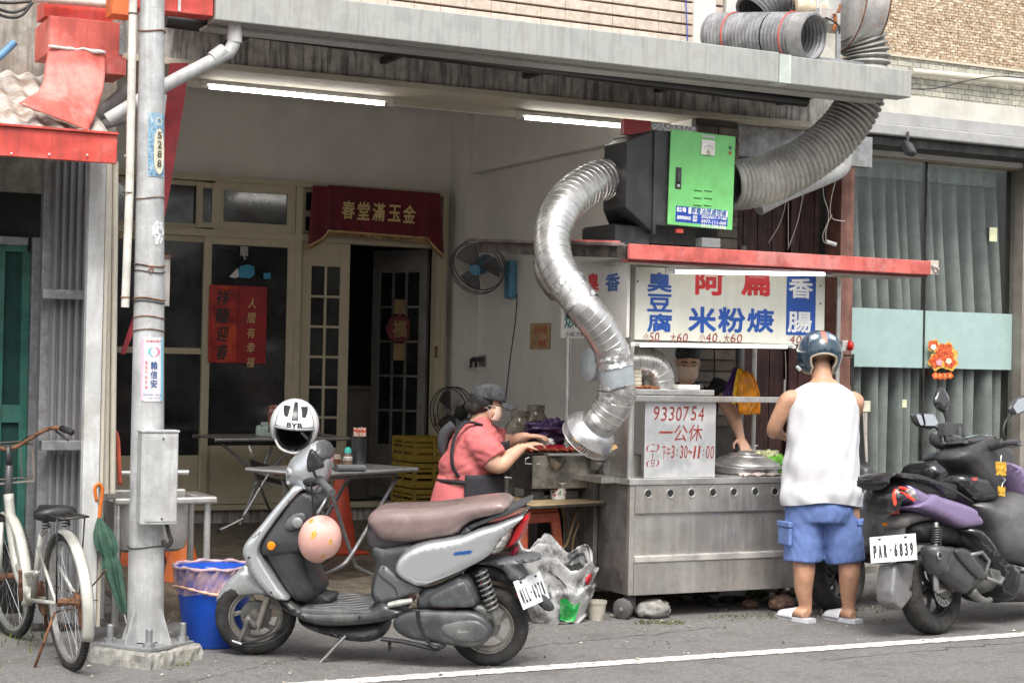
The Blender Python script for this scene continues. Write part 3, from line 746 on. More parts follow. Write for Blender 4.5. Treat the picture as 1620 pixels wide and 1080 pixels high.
for k in range(4):
    mb = MB(); mb.prism([(.07, .094), (.155, .094), (.155, .105), (.092, .26), (.07, .26)], -.004, .004, fr @ Matrix.Rotation(k*PI/2, 4, 'Z')); mb.build('gusset', poleM, pole)
ANG = math.atan2(-PY, -PX)      # direction towards the street
def on_pole(me, dr=.003):
    for v in me.vertices:
        s_, yy, z = v.co; r = prad(z)+dr-yy*1.0
        a = ANG+s_/prad(z); v.co = Vector((lean(z)+r*math.cos(a), r*math.sin(a), z))
def patch(name, s0, s1, z0, z1, mat, dr, par=pole):
    mb = MB(); mb.grid(lambda u, v: (s0+(s1-s0)*u, 0, z0+(z1-z0)*v), 10, 4)
    o = mb.build(name, mat, par, fix=False); on_pole(o.data, dr); return o
def ptext(s, w, h, mat, sc, zc, dr, par=pole, bold=0., **k):
    o = text(s, w, h, mat, par, Matrix.Translation((sc, 0, zc)), bold=bold, world=False, ext=0, **k)
    if o: on_pole(o.data, dr)
    return o
# number plate
bluep = M('blue_plate_worn', (.17, .32, .45), .55, mottle=.3, mscale=60, dirt=.6, dcol=(.5, .55, .58), dscale=28)
ivory = M('ivory_plate', (.68, .62, .47), .5, dirt=.4, dcol=(.4, .3, .18), dscale=30)
ink = M('black_ink', (.02, .02, .022), .5, mottle=0)
npl = patch('number_plate', -.012, .078, 2.395, 2.71, bluep, .003)
mb = MB()
for i in range(24):
    t = i/24; t2 = (i+1)/24; w = lambda q: .026*math.sqrt(max(0, 1-abs(2*q-1)**2.6))
    mb.quad((.04-w(t), 0, 2.405+.23*t), (.04+w(t), 0, 2.405+.23*t), (.04+w(t2), 0, 2.405+.23*t2), (.04-w(t2), 0, 2.405+.23*t2))
o = mb.build('plate_oval', ivory, npl, fix=False); on_pole(o.data, .0095)
for i, c in enumerate('5288'): ptext(c, .022, .034, ink, .04, 2.60-i*.047, .0115, npl, bold=.012)
mb = MB(); N = 20
for i in range(N):
    a, b = 2*PI*i/N, 2*PI*(i+1)/N
    mb.quad(*[(.04+r_*math.cos(q), 0, 2.67+r_*math.sin(q)*1.1) for r_, q in ((.013, a), (.017, a), (.017, b), (.013, b))])
o = mb.build('plate_ring', ivory, npl, fix=False); on_pole(o.data, .005)
# torn sticker
mb = MB(); random.seed(2)
for i in range(55):
    a, r_ = random.uniform(0, 2*PI), .045*math.sqrt(random.random()); s_ = random.uniform(.004, .012)
    x_, z_ = .045+r_*math.cos(a)*.85, 2.12+r_*math.sin(a)*1.25
    n_ = random.choice((5, 6, 7)); mb.add([(x_+s_*math.cos(2*PI*k/n_)*random.uniform(.6, 1.2), 0, z_+s_*math.sin(2*PI*k/n_)*random.uniform(.6, 1.2)) for k in range(n_)], [tuple(range(n_))])
o = mb.build('torn_sticker', M('torn_paper', (.72, .74, .75), .7, mottle=.1), pole, fix=False); on_pole(o.data, .003); o['kind'] = 'stuff'
# election style sticker
stk = patch('sticker', -.034, .083, 1.285, 1.60, M('sticker_white', (.7, .66, .7), .5, mottle=.04), .003)
patch('sticker_edge', .066, .083, 1.288, 1.597, M('sticker_cyan', (.2, .5, .62), .5, mottle=.05), .0042, stk)
patch('sticker_edge', -.034, -.022, 1.288, 1.597, M('sticker_pink', (.7, .42, .52), .5, mottle=.05), .0042, stk)
navy = M('navy_ink', (.03, .09, .25), .5, mottle=0); redink = M('red_ink', (.55, .03, .025), .5, mottle=0)
for i, c in enumerate('賴信安'): ptext(c, .034, .04, navy, .027, 1.462-i*.045, .006, stk, bold=.015)
for i, c in enumerate('幾見平安幸福'): ptext(c, .014, .018, redink, -.009, 1.475-i*.024, .006, stk)
ptext('我愛宜蘭市', .075, .011, redink, .026, 1.582, .006, stk, bold=.01)
ptext('服務專線  9320100', .09, .009, navy, .024, 1.318, .006, stk)
ptext('宜蘭市 中山路二段', .06, .007, navy, .03, 1.302, .006, stk)
mb = MB()
for sgn, cc in ((-1, 0), (1, 1)):
    mb.cur = cc; pts = []
    for k in range(13):
        a = PI*.04+PI*1.0*k/12; pts.append((.016*sgn+.017*sgn*-math.cos(a)*-1*(1 if k < 7 else 1), .018*math.sin(a)))
    arc = [(sgn*(.002+.03*math.sin(PI*t)*(1-.15*t)), .022-.055*t) for t in [k/12 for k in range(13)]]
    for k in range(12):
        (x0, z0), (x1, z1) = arc[k], arc[k+1]; th = .009*math.sin(PI*(k+.5)/12)+.001
        mb.quad((.027+x0, 0, 1.535+z0), (.027+x0-sgn*th, 0, 1.535+z0), (.027+x1-sgn*th, 0, 1.535+z1), (.027+x1, 0, 1.535+z1))
o = mb.build('heart_mark', [M('teal_ink', (.1, .45, .5), .5), M('rose_ink', (.75, .2, .3), .5)], stk, fix=False); on_pole(o.data, .006)
# wire and steel bands round the pole
for z, r_, mt in ((3.12, .004, rustM), (2.29, .0028, rustM), (1.955, .004, rustM), (1.925, .003, darkmet), (1.79, .0045, rustM), (1.775, .003, darkmet), (1.70, .003, rustM), (1.635, .003, rustM), (.565, .003, darkmet)):
    MB().tube([(lean(z)+(prad(z)+.003)*math.cos(a), (prad(z)+.003)*math.sin(a), z+.006*math.sin(a*2+z*7)) for a in [2*PI*k/28 for k in range(28)]], r_, 6, closed=True).build('wire_band', mt, pole, smooth=True)
MB().tube([Vector((lean(1.94)+(prad(1.94)+.006)*math.cos(ANG+.1), (prad(1.94)+.006)*math.sin(ANG+.1), 1.93))+Vector((.012*math.cos(a), 0, .012*math.sin(a))) for a in [2*PI*k/12 for k in range(12)]], .003, 6, closed=True).build('wire_ring', rustM, pole, smooth=True)
# cover box on the pole
cb_ = MB().box(-.085, .098, -.17, -.08, .685, 1.135).build('cover_box', poleM, pole, bevel=.006)
MB().box(-.089, .102, -.175, -.078, 1.136, 1.146).build('box_lid', poleM, cb_, bevel=.002)
MB().box(-.06, .092, -.174, -.1701, .70, 1.12).build('box_door', poleM, cb_, bevel=.0015)
for z in (.715, 1.105): MB().lathe([(.005, 0), (.005, .004)], 10, rotm((.02, -.1745, z), rx=PI/2), True).build('screw', darkmet, cb_)
MB().tube([(.06, -.12, .68), (.075, -.12, .63), (.085, -.12, .6), (.07, -.1, .57), (.05, -.09, .6)], .011, 10, smooth=4).build('cable_stub', darkmet, pole, smooth=True)
# conduit strapped to the pole
cd = thing('white_conduit', 'long white plastic conduit strapped to the left side of the utility pole', 'pipe', (2.1, 8.42, 1.7))
MB().tube([at(211, -20, Y=8.40), at(205, 300, Y=8.40), at(198, 486, Y=8.40)], .0205, 16).build('pipe', M('white_conduit_plastic', (.62, .6, .54), .45, dirt=.35, dcol=(.35, .3, .24), dscale=5, rust=.0), cd, world=True, smooth=40)
for py_ in (22, 305, 470): MB().tube([at(211-py_*.028, py_, Y=8.40)+Vector((.0225*math.cos(a), .0225*math.sin(a), 0)) for a in [2*PI*k/16 for k in range(16)]], .003, 6, closed=True).build('strap', rustM, cd, world=True)
# small meter box behind the pole
mbx = thing('meter_box', 'small pale metal box fixed behind the utility pole', 'box', tuple(at(262, 445, Y=8.6)))
q = rc(238, 405, 269, 484, 8.56); MB().box(q[0], q[1], 8.56, 8.68, q[2], q[3]).build('case', M('pale_box_paint', (.42, .39, .36), .6, rust=.3, streak=.3), mbx, world=True, bevel=.004)
q = rc(238, 403, 271, 407, 8.55); MB().box(q[0], q[1], 8.55, 8.69, q[2], q[3]).build('lid', rustM, mbx, world=True)

# ================================================================== blue bin with liner
bin_ = thing('blue_bin', 'bright blue plastic bin with clear plastic bag liner folded over its rim', 'bin', (2.66, 8.72, 0))
blueM = M('blue_plastic', (.012, .09, .55), .38, mottle=.08, dirt=.15, dcol=(.1, .15, .3))
MB().lathe([(.001, .003), (.148, .003), (.155, .01), (.2, .375), (.205, .4), (.212, .402), (.212, .41), (.2, .41), (.15, .02), (.001, .02)], 40).build('body', blueM, bin_, smooth=40)
bagM = bpy.data.materials.new('clear_bag'); bagM.use_nodes = True
_n = bagM.node_tree.nodes; _l = bagM.node_tree.links; _b = _n['Principled BSDF']
_b.inputs['Base Color'].default_value = (.62, .42, .42, 1); _b.inputs['Roughness'].default_value = .18; _b.inputs['Specular IOR Level'].default_value = .7
_tn = _n.new('ShaderNodeTexNoise'); _tn.inputs['Scale'].default_value = 14; _tn.inputs['Detail'].default_value = 6
_tcn = _n.new('ShaderNodeTexCoord'); _l.new(_tcn.outputs['Object'], _tn.inputs['Vector'])
_mr = _n.new('ShaderNodeMapRange'); _mr.inputs['From Min'].default_value = .35; _mr.inputs['From Max'].default_value = .65; _mr.inputs['To Min'].default_value = .25; _mr.inputs['To Max'].default_value = .85
_l.new(_tn.outputs['Fac'], _mr.inputs['Value']); _l.new(_mr.outputs[0], _b.inputs['Alpha'])
_bp = _n.new('ShaderNodeBump'); _bp.inputs['Strength'].default_value = .8; _bp.inputs['Distance'].default_value = .01; _l.new(_tn.outputs['Fac'], _bp.inputs['Height']); _l.new(_bp.outputs[0], _b.inputs['Normal'])
def bag(u, v):
    a = 2*PI*u; r = .214+.006*math.sin(a*17+v*5)+.004*math.sin(a*31+v*11); z = .415-.135*v+.008*math.sin(a*5)*v
    r -= .018*v
    return (r*math.cos(a), r*math.sin(a), z)
MB().grid(bag, 160, 14).build('liner', bagM, bin_, smooth=True)
MB().tube([(.214*math.cos(a), .214*math.sin(a), .417+.004*math.sin(a*9)) for a in [2*PI*k/60 for k in range(60)]], [.009+.003*math.sin(k*1.7) for k in range(60)], 8, closed=True).build('rolled_rim', M('rim_plastic', (.55, .38, .42), .3, mottle=.2), bin_, smooth=True)
MB().tube([(.212*math.cos(a), .212*math.sin(a), .30+.02*math.sin(a*2+1)) for a in [2*PI*k/60 for k in range(60)]], [.006+.003*math.sin(k*2.1) for k in range(60)], 6, closed=True).build('twisted_fold', M('peach_plastic', (.72, .42, .28), .3, mottle=.2), bin_, smooth=True)
MB().grid(lambda u, v: (.19*math.sqrt(v)*math.cos(2*PI*u), .19*math.sqrt(v)*math.sin(2*PI*u), .33+.03*math.sin(u*20)*v), 40, 8).build('rubbish_bag', M('rubbish', (.35, .3, .3), .5, mottle=.4, mscale=14), bin_, smooth=True)
MB().ell((-.05, -.05, .405), .035, .02, .02, 10, 8).build('blue_wrapper', blueM, bin_, smooth=True)

# ================================================================== stainless sink
sk = thing('steel_sink', 'stainless steel outdoor sink on tubular legs behind the utility pole', 'sink', (2.5, 9.25, .5))
MB().box(2.22, 2.79, 9.12, 9.16, .705, .745).build('front_rim', steel_d, sk, world=True, bevel=.012)
MB().box(2.72, 2.8, 9.161, 9.55, .705, .742).build('side_rim', steel_d, sk, world=True, bevel=.012)
MB().box(2.22, 2.719, 9.5, 9.55, .705, .76).build('back_rim', steel_d, sk, world=True, bevel=.01)
def basin():
    rings = []
    for z, o_ in ((.71, 0), (.52, .006), (.46, .02), (.44, .05)):
        x0, x1, y0, y1 = 2.25+o_, 2.66-o_, 9.165+o_, 9.5-o_; rr = .05; ring = []
        for (cx, cy, a0) in ((x1-rr, y1-rr, 0), (x0+rr, y1-rr, 90), (x0+rr, y0+rr, 180), (x1-rr, y0+rr, 270)):
            for k in range(6): a = math.radians(a0+k*18); ring.append(Vector((cx+rr*math.cos(a), cy+rr*math.sin(a), z)))
        rings.append(ring)
    mb = MB(); mb.loft(rings, False, False); mb.f.append(tuple(range(len(mb.v)-24, len(mb.v)))); mb.mi.append(0); return mb
basin().build('basin', steel_d, sk, world=True, smooth=35)
for x_, y_ in ((2.75, 9.18), (2.25, 9.18), (2.75, 9.5), (2.25, 9.5)):
    MB().tube([(x_, y_, .05), (x_, y_, .705)], .019, 14).build('leg', steel, sk, world=True, smooth=40)
MB().tube([at(186, 748, Y=9.35), at(298, 747, Y=9.35)], .016, 14).build('rail', steel, sk, world=True, smooth=40)
hs_ = thing('red_hose', 'orange red rubber hose hooked over the sink beside the cream conduit', 'hose', tuple(at(187, 720, Y=9.2)))
MB().tube([at(176, 690, Y=9.2), at(181, 682, Y=9.18), at(186, 694, Y=9.18), at(188, 725, Y=9.18), at(190, 765, Y=9.2)], .012, 10, smooth=6).build('hose', M('orange_rubber', (.62, .12, .07), .5), hs_, world=True, smooth=True)
gbt = thing('green_bottle', 'lime green plastic bottle standing behind the tin shack post', 'bottle', tuple(at(163, 740, Y=9.12)))
MB().lathe([(.001, 0), (.028, 0), (.03, .02), (.03, .11), (.012, .15), (.011, .17), (.001, .17)], 20, Matrix.Translation(at(164, 748, Y=9.12)), False).build('bottle', M('lime_plastic', (.3, .5, .04), .35), gbt, world=True, smooth=40)
# green folded umbrella
um = thing('folded_umbrella', 'dark green folded umbrella with orange hooked handle leaning by the sink', 'umbrella', tuple(at(190, 975, Y=8.95)))
umM = M('green_umbrella_cloth', (.03, .085, .055), .7, mottle=.2, mscale=12)
def umb():
    a, b = at(157, 818, Y=8.98), at(196, 968, Y=8.8); d = (b-a); rings = []
    side = Vector((1, 0, 0)); dep = Vector((0, 1, 0))
    for i in range(19):
        t = i/18; r = .008+.045*math.sin(min(1, t*3.2)*PI/2)*(1-.75*t**1.6)
        if .38 < t < .46: r *= .72
        ring = []
        for k in range(36):
            an = 2*PI*k/36; rr = r*(1+.28*math.cos(an*6+t*5)); ring.append(a+d*t+side*rr*math.cos(an)+dep*rr*math.sin(an))
        rings.append(ring)
    return MB().loft(rings)
umb().build('canopy', umM, um, world=True, smooth=50)
MB().tube([at(153, 792, Y=8.98), at(150, 772, Y=8.98), at(157, 765, Y=8.98), at(162, 775, Y=8.98), at(159, 800, Y=8.98), at(157, 820, Y=8.98)][::1], .009, 10, smooth=5).build('handle', M('orange_plastic', (.7, .17, .02), .35), um, world=True, smooth=True)
MB().tube([at(196, 965, Y=8.8), at(200, 985, Y=8.78)], .005, 8).build('tip', steel, um, world=True)
def stool(label, loc, s=1., col=(.62, .12, .03), rz=0, group=None, h=.46):
    t = thing('plastic_stool', label, 'stool', loc, rz, group); m_ = M('stool_plastic_%d' % int(col[0]*100), col, .42, mottle=.15, dirt=.3, dcol=(.15, .05, .03), dscale=8)
    w = .15*s
    MB().box(-w, w, -w, w, h-.025, h).build('seat', m_, t, bevel=.012)
    for sx in (-1, 1):
        for sy in (-1, 1):
            mb = MB(); mb.bar((sx*w*1.25, sy*w*1.25, 0), (sx*(w-.02), sy*(w-.02), h-.026), .07, .025, up=(0, 1, 0)); mb.build('leg', m_, t, bevel=.008)
    for a in range(4):
        mb = MB(); R_ = Matrix.Rotation(a*PI/2, 4, 'Z')
        mb.box(-w*.95, w*.95, w*.98, w*1.04, h-.085, h-.027, R_); mb.build('skirt', m_, t, bevel=.004)
    return t
stool('orange plastic stool tucked behind the utility pole under the sink', tuple(at(225, 900, Z=.05))[:2]+(.05,), .9, h=.36)
def cone(label, loc, h=.7, col=(.68, .1, .02)):
    t = thing('traffic_cone', label, 'traffic cone', loc); m_ = M('cone_plastic_%d' % int(col[0]*100), col, .45, mottle=.1, dirt=.3, dcol=(.2, .06, .03))
    MB().lathe([(.15, .02), (.13, .03), (.03, h), (.001, h)], 28).build('cone', m_, t, smooth=40)
    MB().box(-.17, .17, -.17, .17, 0, .022).build('base', m_, t, bevel=.006)
    return t
cone('small orange traffic cone between the pole and blue bin', tuple(at(288, 925, Z=.05))[:2]+(.05,), .4, (.68, .15, .02))
cone('tall orange red traffic cone under the steel dining table', (4.5, 11.7, .105), .62, (.42, .045, .015))

# ================================================================== dining tables and folding stools
def ftable(label, nl, nr, dep, z, yfl, legs=True):
    nl, nr = Vector(nl), Vector(nr); d = (nr-nl).normalized(); n_ = Vector((-d.y, d.x, 0)); L = (nr-nl).length
    t = thing('folding_table', label, 'table', tuple((nl+nr)/2+n_*dep/2)[:2]+(yfl,))
    m = Matrix(((d.x, n_.x, 0, nl.x), (d.y, n_.y, 0, nl.y), (0, 0, 1, 0), (0, 0, 0, 1)))
    top = MB().box(0, L, 0, dep, z-.004, z, m).build('table_top', steel, t, world=True)
    for a, b in (((0, 0), (L, 0)), ((0, dep), (L, dep)), ((0, 0), (0, dep)), ((L, 0), (L, dep))):
        MB().tube([m @ Vector((*a, z-.014)), m @ Vector((*b, z-.014))], .0145, 12).build('edge_rail', steel, t, world=True, smooth=40)
    MB().box(.15, L-.15, .06, .09, z-.05, z-.02, m).build('apron', galv, t, world=True)
    MB().box(.15, L-.15, dep-.09, dep-.06, z-.05, z-.02, m).build('apron', galv, t, world=True)
    for x_ in (.22, L-.22):
        MB().tube([m @ Vector((x_+.12, .05, z-.05)), m @ Vector((x_-.0, dep*.75, z*.45)), m @ Vector((x_-.05, dep-.05, yfl+.01))], .0125, 10).build('leg', galv, t, world=True, smooth=40)
        MB().tube([m @ Vector((x_-.1, dep-.05, z-.05)), m @ Vector((x_, dep*.3, z*.45)), m @ Vector((x_+.02, .05, yfl+.01))], .0125, 10).build('leg', galv, t, world=True, smooth=40)
    return t, m
T1, m1 = None, None
tb1 = thing('folding_table', 'steel topped folding dining table with sauce bottles, nearest the scooter', 'table', (4.0, 10.4, .08))
nl, nr = Vector((3.66, 9.96, 0)), Vector((4.515, 10.345, 0)); d = (nr-nl).normalized(); n_ = Vector((-d.y, d.x, 0)); L = (nr-nl).length
m1 = Matrix(((d.x, n_.x, 0, nl.x), (d.y, n_.y, 0, nl.y), (0, 0, 1, 0), (0, 0, 0, 1)))
MB().box(0, L, 0, .62, .806, .81, m1).build('table_top', steel, tb1, world=True)
for a, b in (((0, 0), (L, 0)), ((0, .62), (L, .62)), ((0, 0), (0, .62)), ((L, 0), (L, .62))):
    MB().tube([m1 @ Vector((*a, .798)), m1 @ Vector((*b, .798))], .0145, 12).build('edge_rail', steel, tb1, world=True, smooth=40)
MB().box(.15, L-.12, .06, .09, .755, .785, m1).build('apron', galv, tb1, world=True)
MB().box(.15, L-.12, .53, .56, .755, .785, m1).build('apron', galv, tb1, world=True)
for yy in (0, .42):
    o_ = n_*yy
    MB().tube([at(627, 756, Y=10.4)+o_, at(563, 866, Y=10.4)+o_, at(540, 895, Y=10.35)+o_, at(505, 912, Z=.07)+o_*.0+o_], .0135, 10, smooth=3).build('leg', galv, tb1, world=True, smooth=True)
    MB().tube([at(520, 765, Y=10.15)+o_, at(557, 880, Y=10.45)+o_, at(566, 897, Y=10.5)+o_, at(594, 912, Y=10.6)+o_], .0135, 10, smooth=3).build('leg', galv, tb1, world=True, smooth=True)
MB().tube([at(530, 800, Y=10.3), at(530, 800, Y=10.3)+n_*.4], .009, 8).build('brace', galv, tb1, world=True)
tb2 = thing('folding_table', 'steel topped folding dining table against the glass doors', 'table', (4.3, 12.6, .13))
a_, b_ = at(341, 697, Z=.88), at(553, 692, Z=.88)
a_.y, b_.y = 12.6, 12.75
a_ = at(341, 697, Y=12.6); b_ = at(553, 692, Y=12.75); zt = (a_.z+b_.z)/2; a_.z = b_.z = zt
for e in (Vector(), Vector((0, .6, 0))):
    MB().tube([a_+e, b_+e], .0145, 12).build('edge_rail', steel, tb2, world=True, smooth=40)
MB().add([a_+Vector((0, 0, .012)), b_+Vector((0, 0, .012)), b_+Vector((0, .6, .012)), a_+Vector((0, .6, .012))], [(0, 1, 2, 3)]).build('table_top', steel, tb2, world=True, solid=.003)
for p, q in (((352, 703), (430, 770)), ((470, 700), (400, 770)), ((430, 705), (380, 830))):
    MB().tube([at(*p, Y=12.9), at(*q, Y=12.9)], .012, 10).build('leg', galv, tb2, world=True, smooth=40)
# black folding stool
bs = thing('folding_chair', 'black folding chair with crossed steel legs near the cream doors', 'chair', (4.0, 12.3, .12))
chM = M('black_chair', (.02, .018, .018), .4, mottle=.2)
P = lambda x_, y_, Y=12.3: at(x_, y_, Y=Y)
MB().add([P(395, 726), P(447, 742), P(447, 752), P(400, 738)] + [P(395, 726, 12.5), P(447, 742, 12.5), P(447, 752, 12.5), P(400, 738, 12.5)], [(0, 1, 2, 3), (4, 5, 6, 7), (0, 1, 5, 4), (2, 3, 7, 6), (1, 2, 6, 5), (0, 3, 7, 4)]).build('seat', chM, bs, world=True)
MB().add([P(402, 748), P(450, 760), P(450, 768), P(404, 757)] + [P(402, 748, 12.33), P(450, 760, 12.33), P(450, 768, 12.33), P(404, 757, 12.33)], [(0, 1, 2, 3), (4, 5, 6, 7), (0, 1, 5, 4), (2, 3, 7, 6), (1, 2, 6, 5), (0, 3, 7, 4)]).build('apron', chM, bs, world=True)
for yy in (12.25, 12.55):
    MB().tube([P(430, 740, yy), P(388, 812, yy), P(384, 820, yy), P(346, 839, yy)], .010, 10, smooth=3).build('leg', steel, bs, world=True, smooth=True)
    MB().tube([P(396, 730, yy), P(430, 815, yy), P(440, 850, yy)], .010, 10).build('leg', chM, bs, world=True, smooth=True)
    MB().tube([P(450, 745, yy), P(462, 815, yy)], .010, 10).build('leg', chM, bs, world=True, smooth=True)
    MB().tube([P(394, 704, yy), P(402, 728, yy)], .010, 10).build('back_post', steel, bs, world=True, smooth=True)
MB().ell(tuple(P(346, 839, 12.25)), .018, .018, .014, 10, 6).build('rubber_foot', chM, bs, world=True)

# things on the tables
def jar(name, label, cat, px, py, Y, prof, mats, zt=None, seg=22):
    b = at(px, py, Y=Y)
    if zt: b.z = zt
    t = thing(name, label, cat, tuple(b))
    for pn, pr, mt in zip(*[iter(mats)]*3): MB().lathe(pr, seg, None, False).build(pn, mt, t, smooth=35)
    return t
ZT = .811
chop = M('chopstick_paper', (.72, .5, .4), .7, mottle=.15); chopr = M('chopstick_print', (.6, .08, .06), .6)
def chopholder(label, b, r, h, mt, n=26, ch=.05):
    t = thing('chopstick_holder', label, 'holder', tuple(b))
    MB().lathe([(.001, .002), (r*.92, .002), (r, .01), (r, h), (r-.004, h), (r-.004, .02), (.001, .02)], 24).build('canister', mt, t, smooth=35)
    random.seed(int(r*1e4)); mb = MB(); mb2 = MB()
    for i in range(n):
        a, q = random.uniform(0, 2*PI), (r-.01)*math.sqrt(random.random()); x_, y_ = q*math.cos(a), q*math.sin(a); dz = random.uniform(-.006, .006)
        mb.box(x_-.006, x_+.006, y_-.004, y_+.004, h-.03, h+ch+dz); mb2.box(x_-.0065, x_+.0065, y_-.0045, y_+.0045, h+ch*.55+dz, h+ch*.85+dz)
    mb.build('chopsticks', chop, t)['kind'] = 'stuff'; mb2.build('chopstick_wrappers', chopr, t)['kind'] = 'stuff'
    return t
b = at(567, 734, Y=10.42); b.z = ZT; chopholder('tall black chopstick canister on the steel dining table', b, .049, .205, blackpl)
b = at(432, 690, Y=12.9); b.z = zt+.014; chopholder('red chopstick holder on the table against the doors', b, .045, .19, M('holder_red', (.3, .1, .08), .5))
amber = M('amber_sauce', (.09, .035, .015), .2, mottle=.2); brownb = M('brown_sauce_bottle', (.16, .1, .075), .25)
jar('sauce_bottle', 'brown sauce squeeze bottle with teal cap on the dining table', 'bottle', 550, 733, 10.36, None,
    ['bottle', [(.001, 0), (.03, 0), (.033, .01), (.032, .06), (.022, .09), (.021, .098)], brownb, 'cap', [(.023, .098), (.023, .118), (.016, .13), (.008, .136), (.001, .137)], M('teal_cap', (.05, .45, .38), .4), 'label_band', [(.0335, .055), (.0305, .062), (.0285, .075)], whitepl], ZT)
jar('sauce_jar', 'glass jar of dark chilli sauce beside the teal capped bottle', 'jar', 530, 734, 10.33, None,
    ['jar', [(.001, 0), (.036, 0), (.038, .01), (.038, .062)], amber, 'lid', [(.038, .062), (.036, .085), (.03, .092), (.001, .095)], M('jar_glass_dull', (.3, .24, .18), .2)], ZT)
def tissue(label, b):
    t = thing('tissue_pack', label, 'tissue pack', tuple(b)); tm_ = M('tissue_print', (.6, .68, .6), .5, mottle=.25, mscale=25, dirt=.6, dcol=(.08, .35, .33), dscale=22)
    MB().box(-.06, .06, -.05, .05, 0, .09).build('pack', tm_, t, bevel=.02)
    MB().box(-.03, .03, -.003, .003, .09, .115).build('tissue', whitepl, t, bevel=.002)
    return t
b = at(418, 692, Y=12.8); b.z = zt+.014; tp = tissue('white and teal tissue pack on the table against the doors', b)
b = at(511, 730, Y=10.3); b.z = ZT; tissue('tissue pack on the dining table half hidden by the scooter', b)

# ================================================================== door decorations
po = thing('red_poster', 'red new year poster with black and gold characters on the glass door', 'poster', tuple(at(375, 513, Y=13.56)))
q = rc(330, 452, 421, 574, 13.572); postM = M('poster_red', (.32, .01, .012), .45, mottle=.15)
MB().box(q[0], (q[0]+q[1])/2-.002, 13.568, 13.572, q[2], q[3]).build('left_sheet', M('poster_fire', (.4, .015, .012), .45, mottle=.3, dirt=.5, dcol=(.6, .12, .02), dscale=7), po, world=True)
MB().box((q[0]+q[1])/2+.001, q[1], 13.566, 13.570, q[2], q[3]).build('right_sheet', postM, po, world=True)
gold = M('gold_print', (.62, .46, .2), .5, mottle=.1)
xm = (q[0]+q[1])/2; hh = q[3]-q[2]
for i, c in enumerate('祥龍迎春'): text(c, .125-.012*abs(i-1), .13, ink, po, Matrix.Translation((q[0]+.115, 13.566, q[3]-.1-i*hh*.235)), bold=.02, shear=.2)
for i, c in enumerate('人間有幸福'): text(c, .072, .085, gold, po, Matrix.Translation((xm+.115, 13.564, q[3]-.14-i*.122)), bold=.01, shear=.15)
text('吉祥如意', .012, .09, ink, po, Matrix.Translation((xm+.05, 13.564, q[3]-.42)), vertical=True) if 0 else None
# plain blue cloud-like sticker stand-in and hook
stb = thing('door_sticker', 'small blue cut-out sticker above the red poster', 'sticker', tuple(at(388, 430, Y=13.568)))
MB().prism([(p.x, p.z) for p in [at(x_, y_, Y=13.57) for x_, y_ in ((376, 430), (380, 421), (392, 418), (402, 422), (403, 434), (396, 440), (380, 439))]], 13.567, 13.571).build('sticker', M('blue_sticker', (.03, .25, .42), .5), stb, world=True)
MB().prism([(p.x, p.z) for p in [at(x_, y_, Y=13.57) for x_, y_ in ((362, 438), (366, 434), (376, 424), (378, 438), (372, 440))]], 13.5665, 13.5668).build('pale_shape', whitepl, stb, world=True)
MB().prism([(p.x, p.z) for p in [at(x_, y_, Y=13.57) for x_, y_ in ((417, 432), (428, 431), (428, 441), (417, 441))]], 13.567, 13.571).build('square_shape', M('blue_sticker', (.03, .25, .42), .5), stb, world=True)
hk = thing('wall_hook', 'clear plastic hook stuck at the top of the dark glass', 'hook', tuple(at(386, 397, Y=13.568)))
q = rc(380, 390, 392, 405, 13.57); MB().box(q[0], q[1], 13.563, 13.572, q[2], q[3]).build('plate', galv, hk, world=True, bevel=.002)
MB().tube([at(386, 400, Y=13.56), at(386, 409, Y=13.55), at(388, 411, Y=13.545), at(389, 407, Y=13.54)], .003, 6).build('hook', steel, hk, world=True)
# velvet banner over the door
bn = thing('velvet_banner', 'dark red velvet banner with five gold characters above the open door', 'banner', tuple(at(595, 335, Y=13.5)))
vel = M('velvet', (.13, .004, .013), .75, mottle=.15, mscale=4, sheen=.25)
def bnf(u, v):
    L = u*206-3; x_ = 491+L if 0 else None
    px_ = 495+(697-495)*u; top = 291+(306-291)*u; bot = 363+(378-363)*u
    if u < .12: bot += 26*(1-u/.12)**.6*1; px_ -= 8*v*(1-u/.12); top += 2
    if u > .9: bot += 26*((u-.9)/.1)**.8; px_ += 5*v*((u-.9)/.1)
    Y = 13.52-.012*math.sin(u*60)*v-.03*(1 if .12 < u < .9 else .3)
    return at(px_, top+(bot-top)*v, Y=Y)
MB().grid(bnf, 120, 14).build('cloth', vel, bn, world=True, smooth=True, solid=.004)
mb = MB(); mb.tube([bnf(i/80, 1.0) for i in range(81)], .008, 6); mb.build('gold_trim', gold, bn, world=True, smooth=True)
frg = MB(); random.seed(9)
for i in range(170):
    p = bnf(i/170, 1.0); frg.box(p.x-.003, p.x+.003, p.y-.003, p.y+.003, p.z-.035-random.uniform(0, .008), p.z)
fo_ = frg.build('fringe', M('fringe', (.35, .2, .1), .8, mottle=.3, mscale=20), bn, world=True); fo_['kind'] = 'stuff'
for i, c in enumerate('春堂滿玉金'):
    p = at(551+i*24.2, 332+i*1.75, Y=13.455); text(c, .118, .155 if i != 3 else .14, gold, bn, Matrix.Translation(p), bold=.022, shear=.08)
